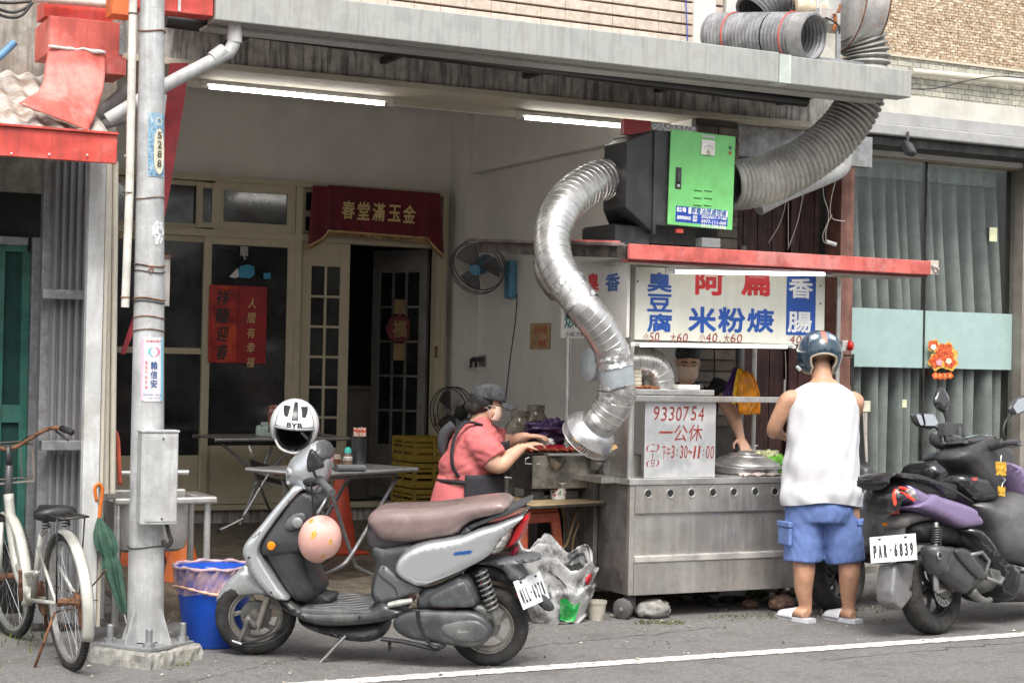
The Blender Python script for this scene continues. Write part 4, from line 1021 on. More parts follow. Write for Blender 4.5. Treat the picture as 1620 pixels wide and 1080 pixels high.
# ornament on the inner door
orn = thing('door_ornament', 'dark red hanging luck ornament on the inner half of the open door', 'ornament', tuple(at(632, 515, Y=14.0)))
MB().lathe([(.001, -.012), (.12, -.01), (.13, 0), (.12, .01), (.001, .012)], 8, rotm(at(632, 520, Y=13.95), rx=PI/2, rz=-.2), True).build('disc', M('dark_red_orn', (.16, .02, .02), .6), orn, world=True)
text('福', .13, .15, M('dull_gold', (.3, .2, .08), .6), orn, rotm(at(632, 520, Y=13.92), rz=-.2), bold=.03)
MB().box(-.05, .05, -.004, .004, .13, .26, rotm(at(632, 520, Y=13.95), rz=-.2)).build('upper_tassel', M('dull_gold', (.3, .2, .08), .6), orn, world=True)
MB().box(-.05, .05, -.004, .004, -.28, -.13, rotm(at(632, 520, Y=13.95), rz=-.2)).build('lower_tassel', M('dull_gold', (.3, .2, .08), .6), orn, world=True)
# sideboard & kettle inside the dark doorway
sbd = thing('sideboard', 'dark cabinet just inside the open doorway', 'cabinet', (5.7, 14.6, .25))
MB().box(5.45, 5.9, 14.5, 15, .25, 1.25).build('body', M('dark_cabinet', (.12, .1, .09), .6), sbd, world=True, bevel=.01)
MB().box(5.43, 5.92, 14.48, 15.02, 1.251, 1.28).build('top', M('dark_cabinet', (.12, .1, .09), .6), sbd, world=True)

# ================================================================== fans, notice, tap on the side wall
def fan_head(t, c, nrm, R_, guard, blade, hubc, depth=.09):
    nrm = Vector(nrm).normalized(); q = nrm.to_track_quat('Z', 'Y').to_matrix().to_4x4(); m = Matrix.Translation(c) @ q
    for k, (zz, rr) in enumerate(((depth/2, R_), (-depth/2, R_), (0, R_*1.02))):
        MB().tube([m @ Vector((rr*math.cos(a), rr*math.sin(a), zz)) for a in [2*PI*i/48 for i in range(48)]], .005, 6, closed=True).build('guard_ring', guard, t, world=True, smooth=True)
    mb = MB()
    for i in range(56):
        a = 2*PI*i/56
        for s_ in (1, -1):
            mb.tube([m @ Vector((r_*math.cos(a+r_*.8), r_*math.sin(a+r_*.8), s_*(depth/2+h))) for r_, h in ((R_*.2, .03), (R_*.6, .025), (R_, 0))], .0014, 4, caps=False)
    mb.build('guard_wires', guard, t, world=True)['kind'] = 'stuff'
    for k in range(3):
        a0 = k*2*PI/3
        def bl(u, v): 
            r_ = R_*(.15+.72*v); a = a0+(u-.5)*(1.3-.2*v); return m @ Vector((r_*math.cos(a), r_*math.sin(a), (u-.5)*.05))
        MB().grid(bl, 8, 6).build('blade', blade, t, world=True, smooth=True, solid=.002)
    MB().lathe([(.001, depth/2+.036), (R_*.2, depth/2+.034), (R_*.22, depth/2+.028)], 24, m).build('hub_badge', hubc, t, world=True)
    return m
bluefan = M('blue_fan_plastic', (.1, .26, .38), .45, mottle=.1)
wf = thing('wall_fan', 'dusty blue wall fan with round cage mounted on the grey side wall', 'fan', tuple(at(800, 425, X=6.36)))
c = at(756, 422, X=6.05); m = fan_head(wf, c, (-.62, -.62, -.42), .225, M('fan_cage', (.08, .08, .085), .5), M('fan_blade', (.14, .14, .14), .4), bluefan)
mt = at(778, 398, X=6.15)
MB().tube([c+Vector((.04, .03, .0)), c+Vector((.14, .12, .07))], [.065, .055], 18).build('motor', bluefan, wf, world=True, smooth=40)
MB().tube([c+Vector((.1, .1, .02)), at(800, 428, X=6.32)], .025, 12).build('arm', bluefan, wf, world=True, smooth=40)
p = at(812, 440, X=6.36); MB().box(6.3, 6.369, p.y-.06, p.y+.06, p.z-.17, p.z+.15).build('bracket', bluefan, wf, world=True, bevel=.02)
MB().tube([at(818, 465, X=6.36), at(815, 510, X=6.365), at(808, 560, X=6.365), at(800, 630, X=6.365)], .004, 6, smooth=5).build('cord', darkmet, wf, world=True)
ff_ = thing('standing_fan', 'black caged standing fan behind the woman in the pink shirt', 'fan', (5.4, 12.6, .12))
c = at(716, 652, Y=12.4); fan_head(ff_, c, (.3, -.95, .1), .2, blackpl, darkmet, darkmet)
MB().tube([c+Vector((0, .05, -.1)), (c.x, c.y+.05, .15)], .015, 10).build('post', darkmet, ff_, world=True)
MB().lathe([(.001, 0), (.2, 0), (.19, .03), (.03, .06)], 24, Matrix.Translation((c.x, c.y+.05, .13)), True).build('base', blackpl, ff_, world=True)
nt_ = thing('wall_notice', 'small brown paper notice with handwritten red words on the side wall', 'notice', tuple(at(854, 531, X=6.36)))
a, b = at(838, 531, X=6.36), at(870, 531, X=6.36)
pt, pb = at(854, 511, X=6.36), at(854, 552, X=6.36)
MB().box(6.362, 6.366, b.y, a.y, pb.z, pt.z).build('card', M('kraft_card', (.42, .3, .15), .8, mottle=.1), nt_, world=True)
mm = Matrix.Translation((6.361, (a.y+b.y)/2, (pb.z+pt.z)/2)) @ Matrix.Rotation(-PI/2, 4, 'Z')
text('洗手間', .24, .07, redink, nt_, mm @ Matrix.Translation((0, 0, .045))); text('← 請進', .24, .06, redink, nt_, mm @ Matrix.Translation((0, 0, -.055)))
tpx = thing('wall_tap', 'dark double tap fitting on the grey side wall', 'tap', tuple(at(750, 570, X=6.3)))
MB().tube([at(742, 568, X=6.33), at(764, 568, X=6.33)], .02, 10).build('body', darkmet, tpx, world=True)
for x_ in (745, 753): MB().tube([at(x_, 568, X=6.3), at(x_, 580, X=6.28)], .012, 8).build('spout', darkmet, tpx, world=True)
MB().box(6.355, 6.369, at(766, 570, X=6.36).y-.02, at(766, 570, X=6.36).y+.1, 1.48, 1.58).build('back_plate', galv, tpx, world=True)
# yellow crates
crM = M('yellow_crate_plastic', (.25, .16, .01), .5, mottle=.15, dirt=.4, dcol=(.1, .07, .02), dscale=7)
base = at(688, 800, Y=12.2)
names = ['yellow slatted crate at the top of the stack by the woman', 'yellow slatted crate second from the top of the stack', 'yellow slatted crate third from the top of the stack', 'yellow slatted crate at the bottom of the stack']
ytop = at(690, 690, Y=12.2).z
hC = (ytop-.12)/4
for i in range(4):
    t = thing('plastic_crate', names[i], 'crate', (base.x, 12.45, ytop-hC*(i+1)), 0, 'stack of yellow crates'); w, dp, h = .17, .22, hC-.012
    mb = MB()
    MB().box(-w, w, -dp, dp, 0, .012).build('floor_panel', crM, t)
    for R_, a, b_ in ((0, w, dp), (1, dp, w), (2, w, dp), (3, dp, w)):
        rm_ = Matrix.Rotation(R_*PI/2, 4, 'Z')
        for zz, hz in ((0.013, .04), (.075, .03), (.125, .03), (h-.045, .045)):
            if zz < h-.05 or zz == h-.045: MB().box(-a, a, -b_, -b_+.012, zz, min(h, zz+hz), rm_).build('slat', crM, t)
        for xx in (-a, -.012, a-.025): MB().box(xx, xx+.024, -b_-.006, -b_+.001, 0.014, h, rm_).build('rib', crM, t)
# ================================================================== food stall
# brushed steel with its own dents is the cart; all panels are separate parts
st = thing('food_stall', 'stainless steel street food stall with red roof fascia and hand painted signs', 'food stall', (5.95, 9.1, 0))
CX0, CX1, CY0, CY1 = 5.2, 6.76, 8.75, 9.5
B = lambda n, x0, x1, y0, y1, z0, z1, mat=steel_d, par=st, **k: MB().box(x0, x1, y0, y1, z0, z1).build(n, mat, par, world=True, **k)
B('counter_top', CX0-.01, CX1+.01, CY0-.012, CY1, .80, .838, steel, bevel=.004)
B('corner_post', CX0, CX0+.035, CY0, CY0+.03, .145, .799, steel_d, bevel=.003)
B('corner_post', CX1-.035, CX1, CY0, CY0+.03, .0, .799, steel_d, bevel=.003)
B('body', CX0+.01, CX1-.01, CY0+.04, CY1-.02, .15, .799, steel_d)
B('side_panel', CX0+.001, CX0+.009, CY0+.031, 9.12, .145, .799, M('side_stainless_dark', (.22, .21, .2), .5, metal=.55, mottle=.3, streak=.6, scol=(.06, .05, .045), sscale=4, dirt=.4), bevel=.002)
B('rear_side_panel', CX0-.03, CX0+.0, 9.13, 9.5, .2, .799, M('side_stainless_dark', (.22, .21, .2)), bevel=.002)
hp = B('hole_panel', CX0+.036, CX1-.036, CY0-.004, CY0+.03, .632, .798, steel_d)
B('front_panel', CX0+.036, CX1-.036, CY0+.012, CY0+.03, .38, .631, steel_d)
B('lower_panel', CX0+.036, CX1-.036, CY0-.006, CY0+.03, .145, .337, steel_d, bevel=.002)
B('ledge', CX0+.036, CX1-.036, CY0-.014, CY0+.03, .338, .379, M('bright_ledge', (.62, .6, .57), .45, metal=.6, dirt=.4, dcol=(.25, .2, .16), dscale=12, mottle=.15), bevel=.006)
for px_ in (1025.5, 1060.5, 1094, 1128, 1161, 1195, 1226, 1262):
    p = at(px_, 778-(px_-1025)*.012, Y=CY0-.004)
    MB().lathe([(.0195, -.001), (.0225, .004), (.027, .005), (.029, .0)], 20, rotm((p.x, CY0-.004, .748), rx=PI/2)).build('vent_ring', steel, st, world=True, smooth=40)
    MB().lathe([(.001, .0015), (.0195, .0015)], 18, rotm((p.x, CY0-.004, .748), rx=PI/2)).build('vent_hole', black, st, world=True)
# castor
for x_, lab in ((5.24, 1), (6.6, 2)):
    mb = MB(); mb.bar((x_, 8.8, .145), (x_, 8.8, .06), .05, .06); mb.build('castor_fork', darkmet, st, world=True, bevel=.004)
    w = MB().lathe([(.001, -.018), (.05, -.018), (.062, -.012), (.062, .012), (.05, .018), (.001, .018)], 24, rotm((x_-.045, 8.8, .062), ry=PI/2, rz=.5)).build('castor_wheel', M('grey_rubber', (.1, .1, .1), .75, mottle=.25), st, world=True, smooth=40)
    MB().lathe([(.001, -.02), (.012, -.02), (.012, .02), (.001, .02)], 12, rotm((x_-.045, 8.8, .062), ry=PI/2, rz=.5)).build('axle', steel, st, world=True)
# uprights
def post(x_, y_, z0, z1, r=.016, mt=steel): return MB().tube([(x_, y_, z0), (x_, y_, z1)], r, 12).build('upright', mt, st, world=True, smooth=40)
post(5.215, 8.79, .838, 2.12, .017); post(5.19, 8.84, 1.3, 2.12, .012, darkmet); post(6.49, 9.35, .84, 2.1); post(5.23, 9.6, .0, 2.15); post(6.74, 8.79, .838, 2.1, .014)
B('front_rail', 5.23, 6.75, 8.745, 8.765, 1.298, 1.333, steel, bevel=.003)
# raised shelf and splash guard
q = rc(1020, 634, 1132, 754, 8.78)
sg = B('splash_guard', q[0], q[1], 8.78, 8.786, .84, q[3], M('guard_stainless', (.6, .61, .62), .38, metal=.55, mottle=.1, dirt=.25, dcol=(.4, .36, .34), dscale=6), bevel=.001)
B('guard_side', q[1]-.004, q[1], 8.787, 9.1, .84, q[3], steel)
B('guard_lip', q[0], q[1], 8.776, 8.8, q[3], q[3]+.012, steel, bevel=.002)
B('raised_shelf', 5.24, q[1]+.0, 8.80, 9.2, 1.337, 1.37, steel, bevel=.004)
B('shelf_side', 5.24, 5.26, 8.82, 9.2, .84, 1.335, steel_d)
handred = M('hand_painted_red', (.26, .03, .02), .6, mottle=.25, mscale=60)
def sgt(s, x0, y0, x1, y1, mat, par, Y, bold=0., shear=0, name='lettering'):
    a = at(x0, (y0+y1)/2, Y=Y); b = at(x1, (y0+y1)/2, Y=Y); c = at((x0+x1)/2, y0, Y=Y); d_ = at((x0+x1)/2, y1, Y=Y)
    return text(s, b.x-a.x, c.z-d_.z, mat, par, Matrix.Translation(((a.x+b.x)/2, Y-.0005, (c.z+d_.z)/2)), bold=bold, shear=shear, name=name)
def hand(s, x0, y0, x1, y1, mat, par, Y, bold=.0, jit=1.5):
    n = len(s); random.seed(len(s)*7+int(x0)); w = (x1-x0)/n
    for i, c in enumerate(s):
        if c == ' ': continue
        k = .78 if c in '0123456789' else .92
        if c in '.:~|-': k = .3 if c != '~' else .8
        hgt = (y1-y0)*(1 if c not in '.:~一' else (.12 if c in '.一' else .35 if c == '~' else .5))
        dy = random.uniform(-jit, jit)*.6; cy = (y0+y1)/2+dy if c not in '.' else y1-2
        sgt(c, x0+w*i+w*(1-k)/2, cy-hgt/2, x0+w*i+w*(1+k)/2, cy+hgt/2, mat, par, Y, bold, .12)
hand('9330754', 1033, 643, 1115, 665, handred, sg, 8.7795)
hand('一公休', 1042, 671, 1112, 697, handred, sg, 8.7795)
hand('(二)', 1022, 702, 1043, 714, handred, sg, 8.7795, jit=.5); sgt('|', 1032, 717, 1033.2, 725, handred, sg, 8.7795); hand('(日)', 1022, 727, 1043, 738, handred, sg, 8.7795, jit=.5)
hand('下午3:30~11:00', 1047, 705, 1130, 725, handred, sg, 8.7795)
# roof with red fascia
rfm = M('faded_red_fascia', (.58, .12, .1), .5, mottle=.22, mscale=5, streak=.35, scol=(.25, .05, .04), sscale=4, dirt=.4, dcol=(.66, .35, .32), dscale=3, rust=.1)
B('fascia', 5.02, 7.24, 8.5, 8.53, 2.125, 2.213, rfm, bevel=.004)
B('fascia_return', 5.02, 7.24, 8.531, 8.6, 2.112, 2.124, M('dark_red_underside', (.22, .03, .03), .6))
B('fascia_stub', 7.243, 7.31, 8.51, 8.53, 2.13, 2.22, creampl)
MB().tube([(7.25, 8.5, 2.19), (7.28, 8.49, 2.17), (7.3, 8.5, 2.16), (7.27, 8.5, 2.145)], .009, 8, smooth=4).build('torn_tape', M('torn_tape_white', (.65, .55, .55), .6, mottle=.4, mscale=60), st, world=True)
mb = MB()
def rfs(u, v): return (5.03+2.2*u, 8.54+2.0*v, 2.205+.135*v)
MB().grid(rfs, 8, 4).build('roof_sheet', steel_d, st, world=True, solid=.006)
dk = M('sooty_steel', (.1, .085, .075), .6, metal=.3, mottle=.4, mscale=12, dirt=.4, dcol=(.3, .25, .22), dscale=9)
mb = MB(); mb.bar((5.03, 8.56, 2.17), (5.03, 10.55, 2.30), .03, .075); mb.build('roof_edge', dk, st, world=True, bevel=.004)
mb = MB(); mb.bar((5.01, 8.62, 2.215), (5.01, 10.6, 2.35), .09, .02); mb.build('roof_edge_cap', M('brown_edge_cap', (.16, .12, .11), .6, mottle=.3), st, world=True, bevel=.003)
mb = MB(); mb.bar((5.0, 8.62, 2.228), (5.0, 9.45, 2.284), .05, .014); mb.build('red_edge_strip', rfm, st, world=True, bevel=.002)
B('ceiling_panel', 5.1, 7.2, 8.62, 8.95, 2.11, 2.118, M('stall_ceiling', (.6, .57, .5), .6, dirt=.3))
# front sign board
signM = M('sign_board', (.66, .66, .58), .5, mottle=.05, mscale=3, streak=.2, scol=(.45, .42, .33), sscale=3, dirt=.2, dcol=(.45, .38, .28), dscale=3)
YS = 8.74
q = rc(1005, 412, 1305, 543, YS)
sb_ = B('sign_board', q[0], q[1], YS, YS+.04, q[2]+.006, 2.10, signM, bevel=.003)
blue_l = M('sign_blue', (.015, .075, .33), .5, mottle=.08); red_l = M('sign_red', (.55, .02, .025), .5, mottle=.08); wht_l = M('sign_white', (.7, .7, .68), .5, mottle=.04, dirt=.3, dcol=(.3, .35, .5), dscale=30)
qq = rc(1244, 434, 1290, 530, YS); MB().box(qq[0], qq[1], YS-.0025, YS-.0005, qq[2], qq[3]).build('blue_panel', blue_l, sb_, world=True)
Yt = YS-.001
for c, a in (('臭', (1024, 431, 1063, 462)), ('豆', (1024, 465, 1063, 493)), ('腐', (1024, 496, 1063, 525))): sgt(c, *a, blue_l, sb_, Yt, .035)
for c, a in (('阿', (1100, 428, 1146, 467)), ('扁', (1173, 428, 1218, 468))): sgt(c, *a, red_l, sb_, Yt, .045)
for c, a in (('米', (1089, 485, 1133, 526)), ('粉', (1136, 486, 1179, 526)), ('焿', (1182, 488, 1224, 526))): sgt(c, *a, blue_l, sb_, Yt, .035)
for c, a in (('香', (1248, 440, 1286, 472)), ('腸', (1246, 493, 1284, 526))): sgt(c, *a, wht_l, sb_, YS-.0035, .03)
for s_, a in (('小50', (1017, 526, 1044, 540)), ('大60', (1060, 527, 1089, 541)), ('小40', (1105, 527, 1136, 541)), ('.', (1138, 536, 1142, 540)), ('大60', (1144, 528, 1175, 542)), ('40', (1248, 531, 1269, 543))): hand(s_, *a, handred, sb_, Yt, jit=.8) if s_ != '.' else sgt('.', 1138, 538, 1140, 540, handred, sb_, Yt)
for x_, y_ in ((1009, 445), (1298, 452), (1298, 480)): p = at(x_, y_, Y=YS-.002); MB().ell(tuple(p), .006, .004, .006, 8, 6).build('bolt', darkmet, sb_, world=True)
# side sign
XS = 5.12
p00, p10, p01 = at(888, 470, X=XS), at(992, 470, X=XS), None
zt_, zb_ = at(940, 413, X=XS).z, at(940, 534, X=XS).z
ss = B('side_sign', XS, XS+.02, p10.y, p00.y, zb_, zt_, M('side_sign_board', (.6, .58, .54), .5, mottle=.06, dirt=.2))
def sst(s, x0, y0, x1, y1, mat, bold=.02):
    ym = (y0+y1)/2; a, b = at(x0, ym, X=XS), at(x1, ym, X=XS); c, d_ = at((x0+x1)/2, y0, X=XS), at((x0+x1)/2, y1, X=XS)
    text(s, a.y-b.y, c.z-d_.z, mat, ss, Matrix.Translation((XS-.001, (a.y+b.y)/2, (c.z+d_.z)/2)) @ Matrix.Rotation(-PI/2, 4, 'Z'), bold=bold)
sst('臭', 929, 432, 948, 460, red_l, .03); sst('香', 958, 432, 981, 461, M('navy_ink', (.03, .09, .25)), .035)
sst('焿', 893, 493, 914, 519, M('green_ink', (.01, .16, .13), .5), .02); sst('小40.大60', 895, 523, 926, 533, M('black_ink', (0, 0, 0)), 0)
# lamps on the stall (tubes seen lit in the photograph)
tube_lamp(at(1062, 430, Y=8.60), at(1309, 434, Y=8.60), 'bright fluorescent tube under the red fascia in front of the stall sign', .011, .02, .022, mt=lampS)
tube_lamp(at(1006, 546, Y=8.73), at(1250, 549, Y=8.73), 'thin bright tube lamp along the bottom edge of the stall sign', .008, .012, .012, mt=lampS)

# pot with lid
pt = thing('steel_pot', 'wide steel pot with domed aluminium lid on the stall counter', 'pot', (6.235, 9.05, .838))
alum = M('aluminium', (.6, .6, .6), .32, metal=.85, mottle=.1, dirt=.3, dcol=(.3, .28, .26), dscale=8)
MB().lathe([(.001, .001), (.19, .001), (.2, .01), (.2, .05), (.205, .052), (.205, .056), (.19, .056)], 48).build('pot', alum, pt, smooth=35)
ld = MB().lathe([(.24, .052), (.243, .058), (.238, .062), (.215, .068), (.208, .078), (.17, .098), (.12, .115), (.117, .122), (.06, .132), (.001, .136)], 64, rotm((0, 0, 0), rx=.05)).build('lid', alum, pt, smooth=30)
MB().lathe([(.06, .13), (.058, .14), (.04, .146), (.001, .147)], 32, rotm((0, 0, 0), rx=.05)).build('lid_knob', alum, pt, smooth=30)
# bowls, towel, green bag, trays, stack of cups
bs_ = thing('bowl_stack', 'stack of white paper bowls with spoons beside the domed pot lid', 'bowls', (6.43, 9.3, .84))
paperw = M('white_paper', (.72, .7, .66), .7, mottle=.06)
bb = at(1190, 722, Y=9.3)
for i in range(9): MB().lathe([(.04, 0), (.058, .035), (.061, .036), (.061, .039), (.056, .039), (.038, .003)], 24, Matrix.Translation((bb.x, 9.3, .84+i*.012))).build('bowl', paperw, bs_, world=True, smooth=40)
for a in (-.2, .2): MB().tube([(bb.x+a*.05, 9.3, .95), (bb.x+a*.12, 9.3, 1.0), (bb.x+a*.2, 9.3, 1.005)], .005, 6).build('spoon', paperw, bs_, world=True)
gb_ = thing('green_bag', 'green plastic bag of vegetables on the counter beside the customer', 'bag', (6.5, 8.95, .84))
def blob(c, rx, ry, rz, amp=.25, seed=0, n=24, fr=3.):
    from mathutils import noise
    mb = MB(); rings = []
    for i in range(n+1):
        la = -PI/2+PI*i/n; ring = []
        for k in range(n*2):
            lo = 2*PI*k/(n*2); d_ = Vector((math.cos(la)*math.cos(lo), math.cos(la)*math.sin(lo), math.sin(la)))
            f_ = 1+amp*noise.noise(d_*fr+Vector((seed*7.1, seed*3.3, 0)))+amp*.5*noise.noise(d_*fr*2.7+Vector((seed, 0, 0)))
            ring.append(Vector(c)+Vector((d_.x*rx, d_.y*ry, d_.z*rz))*f_)
        rings.append(ring)
    return mb.loft(rings)
c = at(1228, 722, Y=8.95)
blob((c.x+.03, 8.98, .895), .1, .08, .055, .5, 3).build('bag', M('green_film', (.16, .48, .04), .25, mottle=.35, mscale=25), gb_, world=True, smooth=True)
blob((c.x-.01, 9.05, .93), .1, .07, .05, .6, 8).build('bag_top', M('pale_film', (.55, .56, .3), .3, mottle=.3, mscale=25), gb_, world=True, smooth=True)
c = at(1210, 715, Y=9.15); blob((c.x, 9.2, .9), .09, .06, .04, .5, 5).build('wrap', paperw, gb_, world=True, smooth=True)
tw = thing('counter_cloth', 'pinkish wiping cloth lying on the counter edge in front of the pot', 'cloth', (6.2, 8.8, .84))
MB().grid(lambda u, v: (6.02+.3*u, 8.755+.07*v, .843+.012*math.sin(u*9+v*4)**2+.006*math.sin(v*9)), 30, 8).build('cloth', M('pink_cloth', (.6, .5, .46), .9, mottle=.15), tw, world=True, smooth=True, solid=.005)
bxs = thing('box_stack', 'stack of cream food cartons on the raised shelf by the inner duct', 'cartons', (5.3, 9.0, 1.3))
for i in range(5): MB().box(5.255+.004*i, 5.33+.003*(i % 2), 8.86, 8.98, 1.372+i*.023, 1.392+i*.023).build('carton', M('cream_card', (.6, .54, .42), .8, mottle=.1), bxs, world=True, bevel=.002)
fd = thing('food_pieces', 'brown fried pieces lying on the raised shelf', 'food', (5.35, 8.9, 1.3))
blob((5.37, 8.88, 1.378), .085, .04, .014, .6, 4, fr=5).build('pieces', M('fried', (.35, .13, .05), .6, mottle=.3, mscale=30), fd, world=True, smooth=True)
tr = thing('white_tray', 'small white tray of black clips on the raised shelf', 'tray', (5.65, 8.95, 1.3))
a = at(1068, 612, Y=8.9); b = at(1098, 612, Y=8.9); B('tray', a.x, b.x+.02, 8.86, 8.98, 1.372, 1.4, paperw, tr, bevel=.004)
blob((b.x+.03, 8.9, 1.39), .035, .03, .016, .5, 2).build('clips', blackpl, tr, world=True, smooth=True)
ip = thing('grey_pot', 'grey steel pot inside the stall behind the corner post', 'pot', (5.33, 9.0, .84))
MB().lathe([(.001, 0), (.075, 0), (.08, .13), (.084, .132)], 28, Matrix.Translation((5.32, 8.98, .84))).build('pot', steel_d, ip, world=True, smooth=40)

# hanging bags
hb = thing('orange_bag', 'bright orange plastic bags hanging from the stall upright', 'bag', (6.4, 9.3, 1.2))
orM = M('orange_film', (.8, .3, .015), .3, mottle=.25, mscale=14, bump=.004, bscale=18); yeM = M('yellow_film', (.85, .48, .02), .3, mottle=.2, mscale=14, bump=.004, bscale=18)
def drape(pts, mat, par, name, Y, thick=.03):
    L = [at(a, y, Y=Y) for y, a, b in pts]; R_ = [at(b, y, Y=Y) for y, a, b in pts]; n = len(pts); sm_L = catmull(L, 5); sm_R = catmull(R_, 5); rings = []
    for i, (p, q) in enumerate(zip(sm_L, sm_R)):
        c = (p+q)/2; hw = max(.003, (q.x-p.x)/2); ring = []
        for k in range(32):
            an = 2*PI*k/32; f_ = 1+.12*math.sin(an*7+i*.5)
            ring.append(Vector((c.x+hw*math.cos(an), c.y+thick*min(1, hw*16)*math.sin(an)*f_+.012*math.sin(math.cos(an)*9), c.z+.004*math.sin(an*5))))
        rings.append(ring)
    return MB().loft(rings).build(name, mat, par, world=True, smooth=True)
drape([(583, 1168, 1172), (592, 1164, 1180), (620, 1159, 1182), (638, 1157, 1180)], yeM, hb, 'yellow_layer', 9.28)
drape([(588, 1176, 1182), (600, 1170, 1190), (630, 1167, 1200), (655, 1168, 1187)], orM, hb, 'orange_layer', 9.24)
drape([(590, 1184, 1188), (605, 1184, 1196), (630, 1186, 1203), (654, 1187, 1202)], orM, hb, 'outer_layer', 9.26)
pb = thing('purple_bag', 'dark purple plastic bag hanging beside the orange bags', 'bag', (6.3, 9.4, 1.25))
drape([(582, 1160, 1165), (598, 1154, 1166), (618, 1145, 1160), (626, 1144, 1160)], M('purple_film', (.1, .03, .22), .3, mottle=.3), pb, 'bag', 9.38)

# ================================================================== smoke purifier cabinet on the stall roof
sm = thing('fume_cabinet', 'black fume filter cabinet with bright green door standing on the stall roof', 'cabinet', (5.9, 9.5, 2.3))
blk = M('black_powder_coat', (.022, .022, .024), .42, mottle=.2, mscale=3, dirt=.35, dcol=(.07, .065, .06), dscale=5)
B('body', 5.62, 6.19, 9.215, 9.7, 2.40, 3.0, blk, sm, bevel=.006)
grn = M('green_powder_coat', (.15, .47, .15), .35, mottle=.1, mscale=2.5, dirt=.3, dcol=(.13, .3, .1), dscale=7)
gd = MB().box(-.245, .245, -.012, .0, -.302, .302).build('door', grn, sm, bevel=.004)
_dm = rotm((5.95, 9.2, 2.703), ry=.022); gd.data.transform(_T[sm].inverted() @ _dm)
def gp(n, x0, x1, z0, z1, mat, d=.006, y=-.012, par=gd, **k):
    o = MB().box(x0, x1, y-d, y, z0, z1).build(n, mat, par, **k); o.data.transform(_T[sm].inverted() @ _dm); return o
_g = lambda px_, py_: ((px_-1109)/101*.49, -(py_-285.5-(px_-1109)*.065)/148*.604)
x0, z0 = _g(1105, 222); x1, z1 = _g(1126, 247)
gp('gauge', x0, x1, z1, z0, M('gauge_white', (.62, .62, .58), .4), .012, bevel=.003)
MB_ = MB(); xc, zc = (x0+x1)/2, (z0+z1)/2
mb = MB()
for i in range(14):
    a, b = PI*.2+PI*.6*i/14, PI*.2+PI*.6*(i+1)/14
    mb.add([(xc+r_*math.cos(q_), -.0245, zc-.03+r_*math.sin(q_)) for r_, q_ in ((.04, a), (.043, a), (.043, b), (.04, b))], [(0, 1, 2, 3)])
mb.box(xc-.001, xc+.001, -.0248, -.0242, zc-.03, zc+.008); o = mb.build('gauge_scale', ink, gd); o.data.transform(_T[sm].inverted() @ _dm)
gp('gauge_knob', xc-.012, xc+.012, zc-.045, zc-.02, M('gauge_knob', (.35, .33, .2), .4), .005, -.0245, bevel=.004)
xx, zz = _g(1116, 217); gp('name_strip', xx-.05, xx+.05, zz-.008, zz+.008, M('strip_grey', (.4, .42, .4), .5), .002)
xx, zz = _g(1072, 284); gp('handle_plate', xx-.022, xx+.022, zz-.068, zz+.068, blackpl, .005, bevel=.003); gp('handle', xx-.012, xx+.012, zz-.03, zz+.05, darkmet, .012, -.017, bevel=.004); gp('lock', xx-.009, xx+.009, zz-.058, zz-.04, steel, .006, -.017, bevel=.003)
for nm, py_, cl in (('green_light', 233, (.02, .12, .05)), ('red_light', 241, (.35, .06, .02))):
    xx, zz = _g(1151, py_); gp(nm, xx-.01, xx+.01, zz-.01, zz+.01, M('ind_'+nm, cl, .3), .006, bevel=.003)
for i in range(3):
    for j in range(2):
        xx, zz = _g(1103+j*16, 301+i*11.5); gp('louvre', xx-.03, xx+.03, zz-.005, zz+.003, grn, .008, bevel=.002); gp('louvre_slot', xx-.028, xx+.028, zz-.009, zz-.0051, black, .001)
x0, z0 = _g(1070, 327); x1, z1 = _g(1151, 357)
wl = gp('maker_label', x0, x1, z1, z0, M('label_blue', (.012, .045, .32), .45), .0012)
zm = z0-(z0-z1)*.42
gp('label_white', x0+.095, x1-.002, zm, z0-.003, wht_l, .0006, -.0133, wl)
def gt(s, xa, za, w, h, mat, bold=.0, shear=0):
    text(s, w, h, mat, wl, _T[sm].inverted() @ _dm @ Matrix.Translation((xa, -.0142, za)), world=False, bold=bold, shear=shear)
gp('logo_oval', x0+.008, x0+.075, zm+.006, z0-.008, wht_l, .0006, -.0133, wl, bevel=.0003)
gt('HL', x0+.041, (zm+z0)/2, .04, .03, blue_l, .03); gt('靜電油煙處理機', (x0+x1)/2+.05, (zm+z0)/2, .27, .042, navy, .02, .15)
gt('漢寶環保科技', x0+.062, (zm+z1)/2, .105, .024, wht_l, .03); gt('楊基', x0+.145, zm-.017, .035, .02, wht_l, .02); gt('楊鈴', x0+.145, z1+.02, .035, .02, wht_l, .02)
for i, s_ in enumerate(('(02)3501-7168', '0977-111-060', '0915-298-896')): gt(s_, x1-.105, zm-.014-i*.027, .19, .022, wht_l, .03)
# flared inlet hood of the cabinet
yf, yb = at(993, 300, X=5.37).y, at(957, 300, X=5.37).y
h1 = [(5.6, 9.215, 2.36), (5.6, 9.215, 2.99), (5.6, 9.7, 2.99), (5.6, 9.7, 2.36)]; h0 = [(5.36, yf, 2.49), (5.36, yf, 2.9), (5.36, yb, 2.9), (5.36, yb, 2.49)]
MB().loft([[Vector(v) for v in h1], [Vector(v) for v in h0]]).build('inlet_hood', blk, sm, world=True, bevel=.004)
B('hood_flange', 5.598, 5.619, 9.2, 9.72, 2.34, 3.0, blk, sm, bevel=.003)
B('stand', 5.38, 6.15, 9.3, 9.7, 2.29, 2.40, black, sm)
B('hood_skirt', 5.36, 5.61, 9.26, 9.69, 2.25, 2.39, blk, sm, bevel=.003)
B('drip_tray', 5.98, 6.12, 9.22, 9.4, 2.28, 2.34, M('tray_grey', (.2, .2, .2), .5), sm, bevel=.003)
